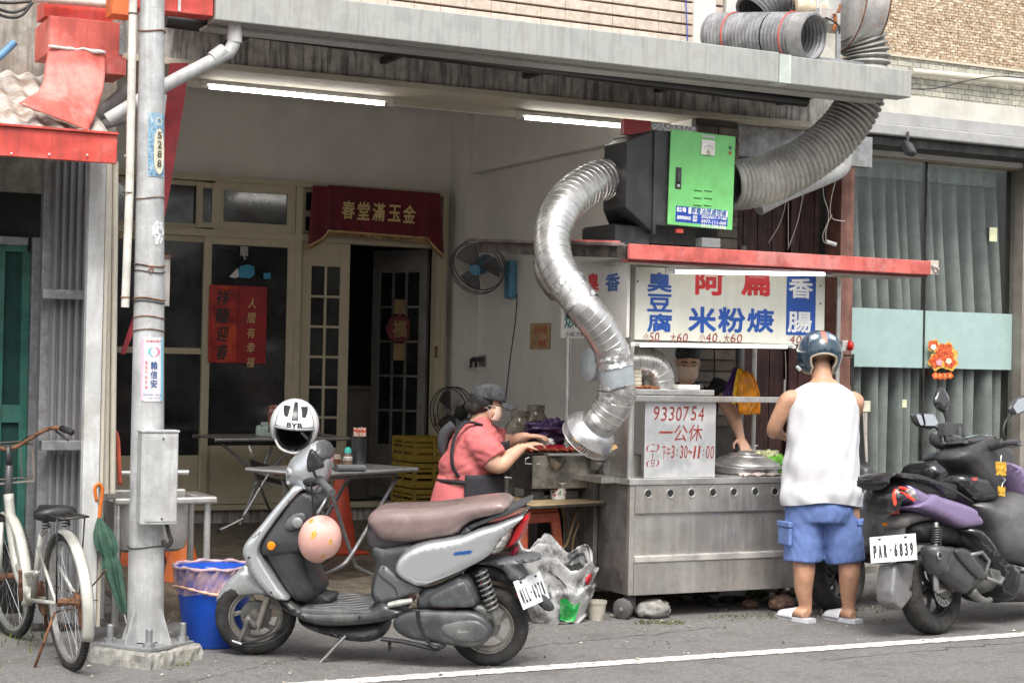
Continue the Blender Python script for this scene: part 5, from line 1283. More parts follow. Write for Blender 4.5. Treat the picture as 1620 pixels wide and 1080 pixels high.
B('red_tag', 5.78, 5.83, 9.21, 9.23, 2.36, 2.385, redmet, sm)
B('tinsel_red', 5.55, 5.75, 9.5, 9.55, 3.0, 3.1, M('red_tinsel', (.4, .02, .02), .3), sm); B('tinsel_silver', 5.76, 6.1, 9.5, 9.55, 3.0, 3.09, M('silver_tinsel', (.5, .5, .5), .25, metal=.6, mottle=.5, mscale=60), sm)

# ================================================================== ducts
def ribduct(path, r, pitch, amp, seg=28, jag=.0, ph=0.):
    pts = catmull([p for p in path], 24); L = [0]
    for i in range(1, len(pts)): L.append(L[-1]+(pts[i]-pts[i-1]).length)
    rs_ = [x for x in catmull([(q, 0, 0) for q in (r if isinstance(r, (list, tuple)) else [r]*len(path))], 24)]
    n = max(8, int(L[-1]/pitch*5)); out, R_ = [], []; j = 0
    for k in range(n+1):
        s_ = L[-1]*k/n
        while j < len(L)-2 and L[j+1] < s_: j += 1
        t = (s_-L[j])/max(1e-9, L[j+1]-L[j]); out.append(pts[j].lerp(pts[j+1], t))
        w = math.cos(2*PI*s_/pitch+ph)
        R_.append(rs_[j].x+(rs_[j+1].x-rs_[j].x)*t+amp*(w if jag == 0 else (1 if w > jag else -.2)))
    return MB().tube(out, R_, seg, caps=False)
spir = M('spiral_aluminium', (.64, .63, .61), .3, metal=.9, mottle=.12, mscale=8, dirt=.25, dcol=(.3, .26, .22), dscale=9, bump=.003, bscale=22)
foil = M('crumpled_foil', (.68, .67, .65), .25, metal=.9, mottle=.15, mscale=20, bump=.02, bscale=26)
def spiral(pts_, rr, pitch, par):
    pts = catmull(pts_, 16); rs_ = [q.x for q in catmull([(q, 0, 0) for q in (rr if isinstance(rr, list) else [rr]*len(pts_))], 16)]
    MB().tube(pts, rs_, 40, caps=False).build('spiral_tube', spir, par, world=True, smooth=True)
    L = 0; hx = []; up = None; t0 = None
    for i in range(1, len(pts)):
        t = (pts[i]-pts[i-1]); dl = t.length; t.normalize()
        if up is None: up = t.orthogonal().normalized()
        up = (up-t*up.dot(t)).normalized(); sd_ = t.cross(up); K = 5
        for k in range(K):
            a = 2*PI*(L+dl*k/K)/pitch; hx.append(pts[i-1].lerp(pts[i], k/K)+(up*math.cos(a)+sd_*math.sin(a))*(rs_[i]+.0005+.0012*math.sin(a*.37)))
        L += dl
    pp = []; n_ = 22     # resample finely by angle
    hx2 = catmull(hx, 2)
    MB().tube(hx2, .0026, 5).build('spiral_seam', M('seam_bright', (.72, .7, .68), .25, metal=.9), par, world=True, smooth=True)
duct = thing('exhaust_duct', 'silver spiral exhaust duct curving from the black cabinet down to its bell mouth', 'duct', (5.1, 9.3, 1.2))
DP = [(992, 284, 9.47), (965, 283, 9.4), (930, 293, 9.25), (895, 322, 9.1), (875, 365, 8.98), (877, 410, 8.85), (897, 448, 8.72), (922, 484, 8.63), (948, 518, 8.6), (966, 550, 8.6), (973, 580, 8.6), (977, 610, 8.6), (972, 637, 8.62), (958, 657, 8.66), (948, 668, 8.68)]
DR = [.13, .13, .125, .12, .112, .108, .106, .103, .101, .1, .099, .1, .104, .104, .102]
ppts = [at(a, b, Y=c) for a, b, c in DP]
spiral(ppts, DR, .05, duct)
def sleeve(i0, i1, r, mat, name, wob=.006, n=14):
    seg_ = ppts[i0:i1+1]; pts = catmull(seg_, 6); random.seed(i0)
    mb = MB(); mb.tube(pts, [r+random.uniform(-wob, wob) for _ in pts], 40, caps=False)
    from mathutils import noise
    for k, v in enumerate(mb.v):
        nn = noise.noise(Vector(v)*28)*.01; mb.v[k] = (v[0]+nn, v[1]+nn*.6, v[2]-nn)
    return mb.build(name, mat, duct, world=True, smooth=50)
sleeve(6, 7, .111, foil, 'foil_wrap'); sleeve(9, 10, .105, foil, 'foil_wrap', .004); sleeve(11, 12, .107, foil, 'foil_wrap', .003); sleeve(0, 1, .136, foil, 'foil_wrap', .003)
galvs = M('pale_galvanised', (.55, .6, .62), .35, metal=.6, mottle=.1)
pts = catmull(ppts[10:12], 4); MB().tube(pts, .1035, 40, caps=False).build('plain_sleeve', galvs, duct, world=True, smooth=50)
# side branch cap
c = at(938, 577, Y=8.76); MB().lathe([(.095, .0), (.09, .06), (.001, .062)], 32, rotm(c+Vector((.03, 0, 0)), ry=-PI/2)).build('branch', galvs, duct, world=True, smooth=40)
MB().lathe([(.098, .05), (.098, .065), (.09, .068), (.001, .068)], 32, rotm(c+Vector((.03, 0, 0)), ry=-PI/2)).build('branch_cap', galvs, duct, world=True, smooth=40)
# bell mouth with slotted rim
MB().ell(tuple(at(946, 669, Y=8.68)), .101, .101, .101, 28, 18).build('neck_ball', spir, duct, world=True, smooth=True)
bc = at(945, 672, Y=8.69); be = at(925, 697, Y=8.78); ax = (be-bc).normalized()
bm_ = Matrix.Translation(bc) @ ax.to_track_quat('Z', 'Y').to_matrix().to_4x4(); BL = (be-bc).length
MB().lathe([(.1, -.05), (.105, .0), (.125, .012), (.149, .042), (.16, .07), (.163, .075), (.157, .075), (.12, .02)], 48, bm_).build('bell', M('bell_steel', (.6, .6, .6), .3, metal=.85, mottle=.12, dirt=.5, dcol=(.12, .1, .09), dscale=9), duct, world=True, smooth=40)
mb = MB()
for k in range(60):
    a = 2*PI*k/60; mb.box(.154, .160, -.0033, .0033, .075, .127, bm_ @ Matrix.Rotation(a, 4, 'Z'))
mb.build('rim_slats', steel, duct, world=True)['kind'] = 'stuff'
MB().tube([bm_ @ Vector((.158*math.cos(2*PI*k/48), .158*math.sin(2*PI*k/48), .126)) for k in range(48)], .004, 6, closed=True).build('rim_ring', steel, duct, world=True, smooth=True)
MB().lathe([(.001, .065), (.153, .065)], 32, bm_).build('filter', black, duct, world=True)
cdM = M('cardboard', (.62, .4, .17), .8, mottle=.12)
mb = MB(); P = lambda x_, y_, Y=8.66: at(x_, y_, Y=Y)
mb.add([P(902, 688), P(914, 697), P(948, 721), P(935, 723)], [(0, 1, 2, 3)]); mb.build('card_flap', cdM, duct, world=True, solid=.006)
MB().add([P(952, 709), P(974, 703), P(977, 708), P(955, 718)], [(0, 1, 2, 3)]).build('card_flap', cdM, duct, world=True, solid=.006)
MB().tube([at(948, 618, Y=8.49), at(962, 620, Y=8.49), at(990, 611, Y=8.49)], .004, 6).build('hose_clamp', darkmet, duct, world=True)
# far rim of another duct loop behind
bd = thing('back_duct', 'curved edge of a second spiral duct hanging behind the silver exhaust duct', 'duct', tuple(at(850, 430, Y=9.6)))
spiral([at(a, b, Y=9.75) for a, b in ((880, 380), (868, 405), (872, 435), (890, 460))], .1, .05, bd)
# inner duct in the stall
idt = thing('inner_duct', 'short silver duct elbow inside the stall behind the splash guard', 'duct', (5.5, 9.1, 1.6))
spiral([at(a, b, Y=9.0) for a, b in ((985, 571), (1010, 571), (1028, 576), (1040, 592), (1042, 612), (1042, 620))], .1, .05, idt)
MB().tube([at(1042, 590, Y=9.0), at(1042, 628, Y=9.0)], .097, 32, caps=False).build('foil_sleeve', foil, idt, world=True, smooth=40)
# big ribbed plastic duct
bigd = thing('ribbed_duct', 'large grey ribbed flexible duct rising from the green cabinet through the awning', 'duct', (7, 9.3, 3))
rib = M('grey_ribbed_pvc', (.33, .325, .3), .42, mottle=.15, mscale=4, dirt=.45, dcol=(.13, .12, .11), dscale=3, streak=.2)
path = [at(a, b, Y=y) for a, b, y in ((1150, 293, 9.35), (1185, 290, 9.35), (1230, 277, 9.33), (1275, 254, 9.3), (1318, 220, 9.28), (1348, 183, 9.25), (1366, 145, 9.22), (1371, 110, 9.2), (1370, 80, 9.2), (1362, 52, 9.2), (1350, 38, 9.2))]
ribduct(path, [.152]*3+[.145]*8, .038, .017, 40).build('ribbed_tube', rib, bigd, world=True, smooth=60)
# blower on the awning
bl = thing('blower_fan', 'rust streaked grey centrifugal blower standing on top of the awning', 'blower', tuple(at(1340, 60, Y=9.3)))
blw = M('blower_paint', (.5, .5, .49), .5, mottle=.12, streak=.35, scol=(.3, .12, .04), sscale=3, dirt=.5, dcol=(.2, .19, .18), dscale=5, rust=.35)
c = at(1345, 0, Y=9.3); RR = .37
mB = rotm((c.x, 9.3, c.z+.0), ry=PI/2, rz=-.12)
MB().lathe([(.001, -.09), (RR-.01, -.09), (RR, -.085), (RR, .09), (RR-.01, .095), (.001, .095)], 56, mB).build('scroll', blw, bl, world=True, smooth=35)
for zz in (-.09, .092): MB().tube([mB @ Vector((RR*1.005*math.cos(2*PI*k/56), RR*1.005*math.sin(2*PI*k/56), zz)) for k in range(56)], .005, 6, closed=True).build('seam_ring', rustM, bl, world=True, smooth=True)
mo = at(1277, 14, Y=9.25)
MB().lathe([(.001, -.1), (.05, -.1), (.075, -.085), (.078, .12), (.001, .12)], 32, rotm(mo, ry=PI/2, rz=-.3)).build('motor', M('motor_paint', (.5, .42, .3), .5, rust=.7, mottle=.2), bl, world=True, smooth=35)
for k in range(3): MB().tube([rotm(mo, ry=PI/2, rz=-.3) @ Vector(((.018+k*.018)*math.cos(2*PI*q/20), (.018+k*.018)*math.sin(2*PI*q/20), -.103)) for q in range(20)], .003, 5, closed=True).build('motor_grille', darkmet, bl, world=True)
pxbox('face_plate', 1292, -10, 1330, 38, 9.16, .01, blw, bl, bevel=.003); pxbox('junction_box', 1297, 12, 1318, 30, 9.1, .06, blw, bl, bevel=.006)
pxbox('stand_plate', 1287, 52, 1327, 97, 9.15, .015, M('stand_cream', (.55, .53, .46), .6, rust=.3), bl, bevel=.003)
pxbox('stand_leg', 1324, 50, 1330, 99, 9.13, .03, galv, bl)
MB().tube([at(1326, 20, Y=9.08), at(1330, 8, Y=9.08)], .012, 8).build('rusty_lug', rustM, bl, world=True)
MB().tube([at(1320, 22, Y=9.08), at(1322, 38, Y=9.08), at(1318, 48, Y=9.08)], .012, 8, smooth=3).build('rusty_lug', M('rust_orange', (.35, .12, .03), .8, mottle=.4, mscale=30), bl, world=True)
MB().tube([at(a, b, Y=9.05) for a, b in ((1306, 28), (1318, 34), (1327, 42), (1328, 54))], .006, 8, smooth=4).build('cable', blackpl, bl, world=True, smooth=True)
MB().box(6.5, 7.25, 9.1, 9.6, 3.52, 3.56).build('base_frame', galv, bl, world=True)
# spare duct lying on the awning
ld_ = thing('spare_duct', 'open ended grey ribbed duct length lying on top of the awning', 'duct', tuple(at(1210, 70, Y=9.2)))
a, b = at(1128, 54, Y=9.75), at(1287, 58, Y=8.98)
dpth = [a, a.lerp(b, .35)+Vector((0, 0, .0)), a.lerp(b, .7), b]
darkrib = M('dark_ribbed_pvc', (.27, .27, .28), .45, mottle=.25, mscale=6, dirt=.5, dcol=(.09, .085, .08), dscale=5)
o = ribduct(dpth, [.13, .138, .143, .146], .03, .009, 40).build('ribbed_tube', darkrib, ld_, world=True, smooth=60, solid=.004)
for t in (.22, .8):
    c = a.lerp(b, t); ax = (b-a).normalized(); mm = Matrix.Translation(c) @ ax.to_track_quat('Z', 'Y').to_matrix().to_4x4(); r_ = .147 if t < .5 else .157
    MB().tube([mm @ Vector((r_*math.cos(2*PI*k/40), r_*math.sin(2*PI*k/40), 0)) for k in range(40)], .005, 6, closed=True).build('red_strap', M('red_strap', (.6, .1, .07), .5), ld_, world=True, smooth=True)
mm = Matrix.Translation(a.lerp(b, .93)) @ (b-a).to_track_quat('Z', 'Y').to_matrix().to_4x4()
MB().lathe([(.001, 0), (.148, 0)], 32, Matrix.Translation(a.lerp(b, .6)) @ (b-a).to_track_quat('Z', 'Y').to_matrix().to_4x4()).build('bore_shade_disc', black, ld_, world=True)  # black disc across the bore, standing in for its shade and soot
MB().lathe([(.155, -.05), (.157, .05), (.151, .055)], 40, mm).build('end_collar', M('end_collar_grey', (.33, .33, .33), .45, dirt=.4), ld_, world=True, smooth=40)
ud = thing('upper_duct', 'grey ribbed duct going up from the blower at the top edge', 'duct', tuple(at(1225, 5, Y=9.4)))
ribduct([at(x_, y_, Y=9.5) for x_, y_ in ((1190, 25), (1215, 2), (1250, -14), (1290, -22))], .13, .03, .010, 36).build('ribbed_tube', darkrib, ud, world=True, smooth=60)
# ================================================================== grill side of the stall
gt_ = thing('grill_table', 'greasy folding table with worn board top carrying the sausage grill', 'table', (4.95, 9.25, 0))
ZG = .68
c0, c1, c2 = at(792, 785, Z=ZG), at(840, 799, Z=ZG), at(991, 791, Z=ZG); c3 = c2+(c0-c1)
woodM = M('worn_board', (.38, .28, .15), .7, mottle=.3, mscale=9, dirt=.6, dcol=(.1, .07, .045), dscale=9)
MB().loft([[Vector((p.x, p.y, z)) for p in (c0, c1, c2, c3)] for z in (ZG-.022, ZG)]).build('table_top', woodM, gt_, world=True, bevel=.003)
ed = MB()
for a, b in ((c0, c1), (c1, c2)): ed.bar(a+Vector((0, 0, -.012)), b+Vector((0, 0, -.012)), .03, .012)
ed.build('edge_band', darkmet, gt_, world=True)['kind'] = 'stuff'
brs = M('brown_tube', (.22, .15, .08), .45, metal=.4, mottle=.3)
MB().tube([at(914, 800, Y=9.2), at(900, 850, Y=9.2), at(893, 865, Y=9.2), at(880, 872, Y=9.2)], .011, 10, smooth=4).build('leg', brs, gt_, world=True, smooth=True)
MB().tube([at(888, 800, Y=9.3), at(897, 840, Y=9.3)], .009, 8).build('leg', brs, gt_, world=True)
MB().tube([at(916, 827, Y=9.2), at(905, 868, Y=9.2), at(920, 950, Y=9.15), at(955, 985, Y=9.0)], .010, 8, smooth=3).build('leg', brs, gt_, world=True, smooth=True)
MB().tube([at(840, 800, Y=9.1), at(818, 880, Y=9.1)], .011, 10).build('leg', brs, gt_, world=True)
stool('brown red plastic stool under the grill table behind the scooter tail', (4.75, 9.25, .0), 1., col=(.42, .1, .05), rz=.3, h=.64)
gr = thing('charcoal_grill', 'stainless box grill with dark greasy side on the worn table', 'grill', (5.0, 9.3, ZG))
ovM = M('oily_stainless', (.42, .4, .35), .3, metal=.8, mottle=.3, mscale=6, dirt=.5, dcol=(.2, .14, .07), dscale=6, bump=.006, bscale=9)
blkgr = M('greasy_black', (.02, .018, .016), .3, mottle=.5, mscale=30, dirt=.4, dcol=(.12, .1, .09), dscale=30, bump=.004, bscale=60)
gx0, gx1 = 4.79, 5.26; gy = 9.22
B('front_panel', gx0, gx1, gy, gy+.012, ZG+.07, ZG+.27, ovM, gr, bevel=.003)
B('side_panel', gx0, gx0+.01, gy+.013, gy+.28, ZG+.065, ZG+.275, blkgr, gr, bevel=.003)
B('fire_box', gx0+.011, gx1-.01, gy+.013, gy+.28, ZG+.06, ZG+.26, blkgr, gr)
B('top_plate', gx0-.02, gx1+.06, gy+.03, gy+.29, ZG+.275, ZG+.283, blkgr, gr)
B('front_rail', gx0+.09, gx1+.11, gy-.03, gy+.028, ZG+.27, ZG+.284, steel, gr, bevel=.003)
for x_ in (gx0+.0, gx0+.24, gx1-.04): B('brick_foot', x_, x_+.09, gy+.02, gy+.1, ZG+.001, ZG+.055, darkmet, gr)
MB().tube([(gx0-.005, gy+.04, ZG+.26), (gx0-.03, gy+.04, ZG+.25), (gx0-.03, gy+.04, ZG+.22), (gx0-.005+.05, gy-.01, ZG+.22)], .005, 8).build('handle', steel, gr, world=True)
MB().lathe([(.001, 0), (.035, 0), (.05, .06), (.05, .065)], 24, rotm((gx0+.15, gy-.02, ZG+.2), rx=.5)).build('hanging_cup', ovM, gr, world=True, smooth=40)
MB().lathe([(.001, 0), (.035, 0), (.055, .07), (.055, .075)], 24, rotm((gx0+.42, gy-.03, ZG+.2), rx=.6)).build('hanging_cup', ovM, gr, world=True, smooth=40)
sausM = M('sausage_skin', (.38, .07, .03), .3, mottle=.35, mscale=25, dirt=.3, dcol=(.12, .03, .015), dscale=20)
random.seed(21)
for i in range(9):
    x_ = gx0+.02+i*.062; y0_ = gy+.05+random.uniform(0, .06); L_ = .11
    t = thing('sausage', 'red brown grilled sausage, %s in the row on the grill top' % ('first from the left', 'second from the left', 'third from the left', 'fourth from the left', 'middle one', 'fourth from the right', 'third from the right', 'second from the right', 'last on the right')[i], 'sausage', (x_, y0_, ZG+.296), 0, 'sausages on the grill')
    MB().tube([(0, 0, 0), (.012, L_*.3, .002), (.012, L_*.7, .002), (0, L_, 0)], [.007, .0135, .0135, .007], 10, smooth=3).build('skin', sausM, t, smooth=True)
rd = thing('red_tray', 'red plastic tray behind the grill', 'tray', (5.05, 9.6, .98))
B('tray', 5.02, 5.3, 9.6, 9.8, .93, .99, M('red_tray_plastic', (.35, .01, .03), .35), rd, bevel=.01)
B('stand', 5.03, 5.29, 9.6, 9.8, .05, .925, darkmet, rd)
pbg = thing('purple_bag', 'dark purple bag heaped behind the grill and the woman\'s hands', 'bag', (5.0, 9.9, 1.0))
c = at(865, 680, Y=9.9); blob((c.x+.02, 9.9, c.z), .17, .1, .07, .7, 6).build('bag', M('dark_purple_film', (.06, .03, .09), .3, mottle=.3), pbg, world=True, smooth=True)
bt = thing('back_table', 'dark side table with jars behind the grill', 'table', (5.1, 10.3, 0))
B('table_top', 5.05, 5.6, 10.1, 10.6, .9, .93, darkmet, bt); 
for x_ in (5.1, 5.55): B('leg', x_, x_+.04, 10.15, 10.19, .06, .9, darkmet, bt)
for i, (px_, h, lb_) in enumerate(((822, .26, 'large dim glass jar on the back table nearest the woman'), (848, .3, 'large dim glass jar on the back table beside the steel upright'))):
    c = at(px_, 660, Y=10.3); t = thing('glass_jar', lb_, 'jar', (c.x, 10.3, .931))
    gj = M('dim_glass_jar', (.16, .14, .11), .12, mottle=.3, mscale=18)
    MB().lathe([(.001, 0), (.09, 0), (.1, .02), (.1, h-.11), (.06, h-.06), (.055, h-.04)], 28).build('jar', gj, t, smooth=35)
    MB().lathe([(.06, h-.04), (.06, h), (.001, h+.005)], 24).build('lid', gj, t, smooth=35)
cp = thing('paper_cup', 'white paper cup printed with small red and green fruit at the table edge', 'cup', tuple(at(883, 792, Y=9.0)))
cb0 = at(883, 789, Z=ZG)
cp.location = (cb0.x, cb0.y, ZG); _T[cp] = Matrix.Translation(cp.location)
MB().lathe([(.001, .001), (.045, .001), (.056, .098), (.06, .1), (.06, .104), (.054, .104), (.044, .01), (.001, .01)], 32).build('cup', paperw, cp, smooth=40)
random.seed(4)
dots = [M('dot_red', (.55, .04, .03), .6), M('dot_green', (.03, .3, .12), .6), M('dot_purple', (.25, .05, .25), .6)]
for k in range(22):
    a = ANG+random.uniform(-1.1, 1.1); z = random.uniform(.02, .085); r_ = .0452+.0108*z/.098+.0012
    n_ = Vector((math.cos(a), math.sin(a), 0)); m = Matrix.Translation(n_*r_+Vector((0, 0, z))) @ n_.to_track_quat('Z', 'Y').to_matrix().to_4x4() @ Matrix.Rotation(random.uniform(0, 3), 4, 'Z') @ Matrix.Diagonal((1, random.uniform(.4, .9), 1, 1))
    MB().lathe([(.001, 0), (.007, 0)], 8, m).build('printed_fruit', dots[k % 3], cp)
tg = thing('steel_tongs', 'steel tongs lying on the grill table left of the paper cup', 'tongs', tuple(at(845, 786, Z=ZG)))
a, b = at(832, 788, Z=ZG+.012), at(905, 782, Z=ZG+.012)
mb = MB(); mb.bar(a, b, .022, .016); mb.build('arm', steel, tg, world=True, bevel=.003)
mb = MB(); mb.bar(a+Vector((.02, .04, 0)), b+Vector((.1, .03, 0)), .014, .012); mb.build('arm', steel, tg, world=True, bevel=.003)
sp = thing('aluminium_pot', 'round aluminium pot on the stall counter corner under the bell mouth', 'pot', (5.12, 9.1, .84))
cc = at(970, 752, Y=9.12)
B('side_shelf', 5.1, 5.19, 8.92, 9.3, .80, .836, steel_d, st, bevel=.003)
MB().lathe([(.001, .0), (.08, .0), (.09, .02), (.09, .085), (.094, .087), (.088, .088), (.086, .01), (.001, .006)], 36, Matrix.Translation((cc.x+.02, 9.12, .838))).build('pot', alum, sp, world=True, smooth=40)
tch = thing('gas_torch', 'black handled tools standing in the aluminium pot', 'tools', (5.2, 9.2, .9))
for k in range(5): MB().tube([(cc.x-.02+k*.018, 9.12, .86), (cc.x-.03+k*.026, 9.14, .99+.012*(k % 3))], .006, 8).build('handle', blackpl, tch, world=True)
cq = at(801, 781, Z=ZG)
pc = thing('steel_canister', 'small steel canister at the left end of the grill table beside the apron', 'canister', (cq.x, cq.y, ZG))
MB().lathe([(.001, 0), (.05, 0), (.052, .1), (.054, .105)], 28).build('canister', steel, pc, smooth=40)

# coal sack
ck = thing('coal_sack', 'crumpled white woven sack with green print and open black mouth behind the scooter', 'sack', (4.78, 8.85, 0))
from mathutils import noise as _nz
def sackfn(u, v):
    a = 2*PI*u; z = .44*v
    rx, ry = .215-.06*(1-v)**2+.02*v, .17-.05*(1-v)**2
    p = Vector((math.cos(a)*rx, math.sin(a)*ry, z))
    nn = _nz.noise(p*6)*.05+_nz.noise(p*15+Vector((3, 1, 2)))*.035+abs(_nz.noise(p*30))*.02
    p.x += math.cos(a)*nn*.7; p.y += math.sin(a)*nn*.7; p.z += -.13*max(0, math.cos(a+.9))*v+(.04*math.sin(a*5))*v+nn
    return p
sackM = bpy.data.materials.new('woven_sack'); sackM.use_nodes = True
_n, _l = sackM.node_tree.nodes, sackM.node_tree.links; _b = _n['Principled BSDF']; _b.inputs['Roughness'].default_value = .45
_t = _n.new('ShaderNodeTexCoord'); _no = _n.new('ShaderNodeTexNoise'); _no.inputs['Scale'].default_value = 7; _no.inputs['Detail'].default_value = 8; _no.inputs['Roughness'].default_value = .7; _l.new(_t.outputs['Object'], _no.inputs['Vector'])
_r1 = _n.new('ShaderNodeValToRGB'); _r1.color_ramp.elements[0].position = .4; _r1.color_ramp.elements[0].color = (.1, .1, .1, 1); _r1.color_ramp.elements[1].position = .55; _r1.color_ramp.elements[1].color = (.5, .5, .49, 1)
_l.new(_no.outputs['Fac'], _r1.inputs['Fac']); _l.new(_r1.outputs[0], _b.inputs['Base Color'])
_bp = _n.new('ShaderNodeBump'); _bp.inputs['Strength'].default_value = .9; _bp.inputs['Distance'].default_value = .015; _l.new(_no.outputs['Fac'], _bp.inputs['Height']); _l.new(_bp.outputs[0], _b.inputs['Normal'])
MB().grid(sackfn, 96, 28).build('sack', sackM, ck, smooth=True, solid=.003)
MB().grid(lambda u, v: (lambda p: (p.x*v*.93, p.y*v*.93, sackfn(u, .8).z-.06+.03*_nz.noise(Vector((u*30, v*9, 0)))))(sackfn(u, .85)), 60, 12).build('coal', M('coal', (.012, .012, .012), .6, mottle=.5, mscale=30, bump=.02, bscale=30), ck, smooth=True)
def onsack(name, u0, u1, v0, v1, mat, dr=.012, su=12, sv=10):
    def fn(u, v):
        p = Vector(sackfn(u0+(u1-u0)*u, v0+(v1-v0)*v)); q = Vector((p.x, p.y, 0)).normalized(); return p+q*dr
    return MB().grid(fn, su, sv).build(name, mat, ck, smooth=True)
onsack('green_print', .70, .80, .1, .42, M('sack_green', (.01, .38, .06), .5, mottle=.3, dirt=.3, dcol=(.5, .55, .5), dscale=30)); onsack('red_print', .82, .86, .72, .86, M('sack_red', (.5, .02, .03), .5, dirt=.2))
# bucket, yellow scrap, rocks, moss, debris
bk = thing('white_bucket', 'grubby white plastic tub beside the cart castor', 'tub', tuple(at(943, 980, Z=0)))
MB().lathe([(.001, 0), (.045, 0), (.06, .1), (.063, .1), (.063, .115), (.055, .115), (.04, .01)], 28).build('tub', M('grubby_white', (.45, .42, .35), .6, dirt=.6, dcol=(.15, .12, .09), dscale=14), bk, smooth=35)
ys = thing('yellow_scrap', 'scrap of yellow plastic lying beside the coal sack', 'scrap', tuple(at(917, 968, Z=0)))
MB().box(-.03, .03, -.02, .02, 0, .025).build('scrap', M('yellow_scrap', (.6, .4, .02), .5), ys, bevel=.004)
rockM = M('river_rock', (.26, .25, .23), .85, mottle=.25, mscale=20, bump=.005, bscale=40, dirt=.3)
rockR = M('reddish_rock', (.24, .14, .1), .85, mottle=.3, mscale=20, bump=.005, bscale=40, dirt=.4)
for px_, py_, rx, ry, rz_, mt, sd_, lb_ in ((1040, 978, .115, .08, .06, rockM, 1, 'rounded grey stone beside the cart castor'), (1243, 966, .09, .07, .055, rockR, 2, 'reddish stone under the right end of the cart'), (1190, 962, .05, .05, .03, rockR, 4, 'small brown stone in the gap under the cart')):
    p = at(px_, py_, Z=0); t = thing('stone', lb_, 'stone', (p.x, p.y+ry*.6, 0)); blob((0, 0, rz_*.8), rx, ry, rz_, .22, sd_, 16, 2).build('stone', mt, t, smooth=True)
for i in range(14):
    random.seed(100+i); px_ = random.uniform(1075, 1310); p = at(px_, 950+random.uniform(-10, 12), Z=0)
    t = thing('rubble', 'broken dark rubble piece lying in the shade below the cart', 'rubble', (p.x, 9.0+random.uniform(0, .4), .0), random.uniform(0, 3), 'rubble pieces under the cart'); blob((0, 0, .015), random.uniform(.03, .08), random.uniform(.02, .05), random.uniform(.012, .03), .5, i, 8, 2).build('chunk', M('rubble_dark', (.09, .08, .07), .9, mottle=.4), t)
for nm, (px_, py_), (px2, py2), lb_ in (('plank', (1250, 935), (1330, 942), 'grey weathered plank end lying by the right leg of the cart'), ('plank', (1300, 962), (1345, 950), 'split grey board lying on the road edge behind the customer')):
    a, b = at(px_, py_, Z=.03), at(px2, py2, Z=.03); t = thing(nm, lb_, 'plank', tuple(a)); mb = MB(); mb.bar(a, b, .02, .08); mb.build('board', M('weathered_plank', (.3, .28, .25), .85, mottle=.25, streak=.3), t, world=True, bevel=.003)
dr_ = thing('drain_pipe_end', 'dark open pipe end lying behind the cart', 'pipe', tuple(at(1236, 935, Y=9.6)))
MB().tube([at(1236, 935, Y=9.5), at(1236, 935, Y=9.5)+Vector((-.1, .3, 0))], .05, 20, caps=False).build('pipe', M('dark_pipe', (.1, .1, .1), .6), dr_, world=True, smooth=40, solid=.006)
# moss and weeds
mossM = M('moss', (.09, .12, .025), .95, mottle=.5, mscale=40)
mb = MB(); random.seed(77)
for (xa, xb, ya, yb, n_) in ((1005, 1085, 982, 987, 260), (1120, 1230, 972, 978, 160), (1180, 1210, 928, 944, 200), (1330, 1400, 960, 968, 60), (215, 300, 1040, 1050, 420), (0, 70, 930, 1000, 300)):
    for i in range(n_):
        p = at(random.uniform(xa, xb), random.gauss((ya+yb)/2, (yb-ya)/2.5), Z=0); h = random.uniform(.004, .012) if ya > 965 or xa > 1300 else random.uniform(.02, .06)
        a = random.uniform(0, 2*PI); w = random.uniform(.003, .008); v = Vector((math.cos(a)*w, math.sin(a)*w, 0)); t_ = Vector((random.uniform(-.5, .5)*h, random.uniform(-.5, .5)*h, h))
        mb.add([p-v, p+v, p+t_], [(0, 1, 2)])
o = mb.build('moss', mossM, fix=False); tag(o, 'small patches of moss and weeds at the foot of the cart and pole', 'moss'); o['kind'] = 'stuff'
mb = MB(); random.seed(31)
for i in range(900):
    x_, y_ = random.uniform(1.3, 9), random.uniform(7.4, 9.4); s_ = random.uniform(.002, .008) if random.random() < .93 else random.uniform(.01, .02)
    a = random.uniform(0, 6); mb.add([(x_+s_*math.cos(a+k*1.26)*random.uniform(.6, 1.2), y_+s_*math.sin(a+k*1.26)*random.uniform(.6, 1.2), .0045+(.004 if k % 2 else 0)) for k in range(5)]+[(x_, y_, .006+s_*.5)], [(k, (k+1) % 5, 5) for k in range(5)])
o = mb.build('grit', M('grit', (.3, .27, .22), .9, mottle=.6, mscale=3), fix=False); tag(o, 'scattered grit and dry leaf scraps on the road edge', 'grit'); o['kind'] = 'stuff'

# pipes behind the stall, wires, red bell, window things
bp2 = thing('grey_drainpipe', 'thick grey vertical drainpipe behind the stall next to the brick pillar', 'pipe', (6.95, 10.3, 0))
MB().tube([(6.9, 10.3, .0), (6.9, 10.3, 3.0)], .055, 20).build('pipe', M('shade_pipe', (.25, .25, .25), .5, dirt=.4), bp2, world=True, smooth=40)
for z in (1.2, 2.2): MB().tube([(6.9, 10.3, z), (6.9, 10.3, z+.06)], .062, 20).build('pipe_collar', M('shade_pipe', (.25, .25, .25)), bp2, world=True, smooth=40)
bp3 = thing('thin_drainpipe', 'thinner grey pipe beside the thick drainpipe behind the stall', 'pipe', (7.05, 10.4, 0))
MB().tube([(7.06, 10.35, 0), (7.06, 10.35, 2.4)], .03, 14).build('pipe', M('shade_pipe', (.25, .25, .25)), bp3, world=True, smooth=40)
el = thing('pipe_elbow', 'large grey plastic pipe elbow beneath the ribbed duct above the window', 'pipe', tuple(at(1330, 270, Y=10.0)))
MB().tube([at(a, b, Y=9.9) for a, b in ((1200, 330), (1250, 305), (1300, 285), (1330, 270), (1337, 255), (1336, 235))], .05, 20, smooth=5).build('pipe', greypvc, el, world=True, smooth=40)
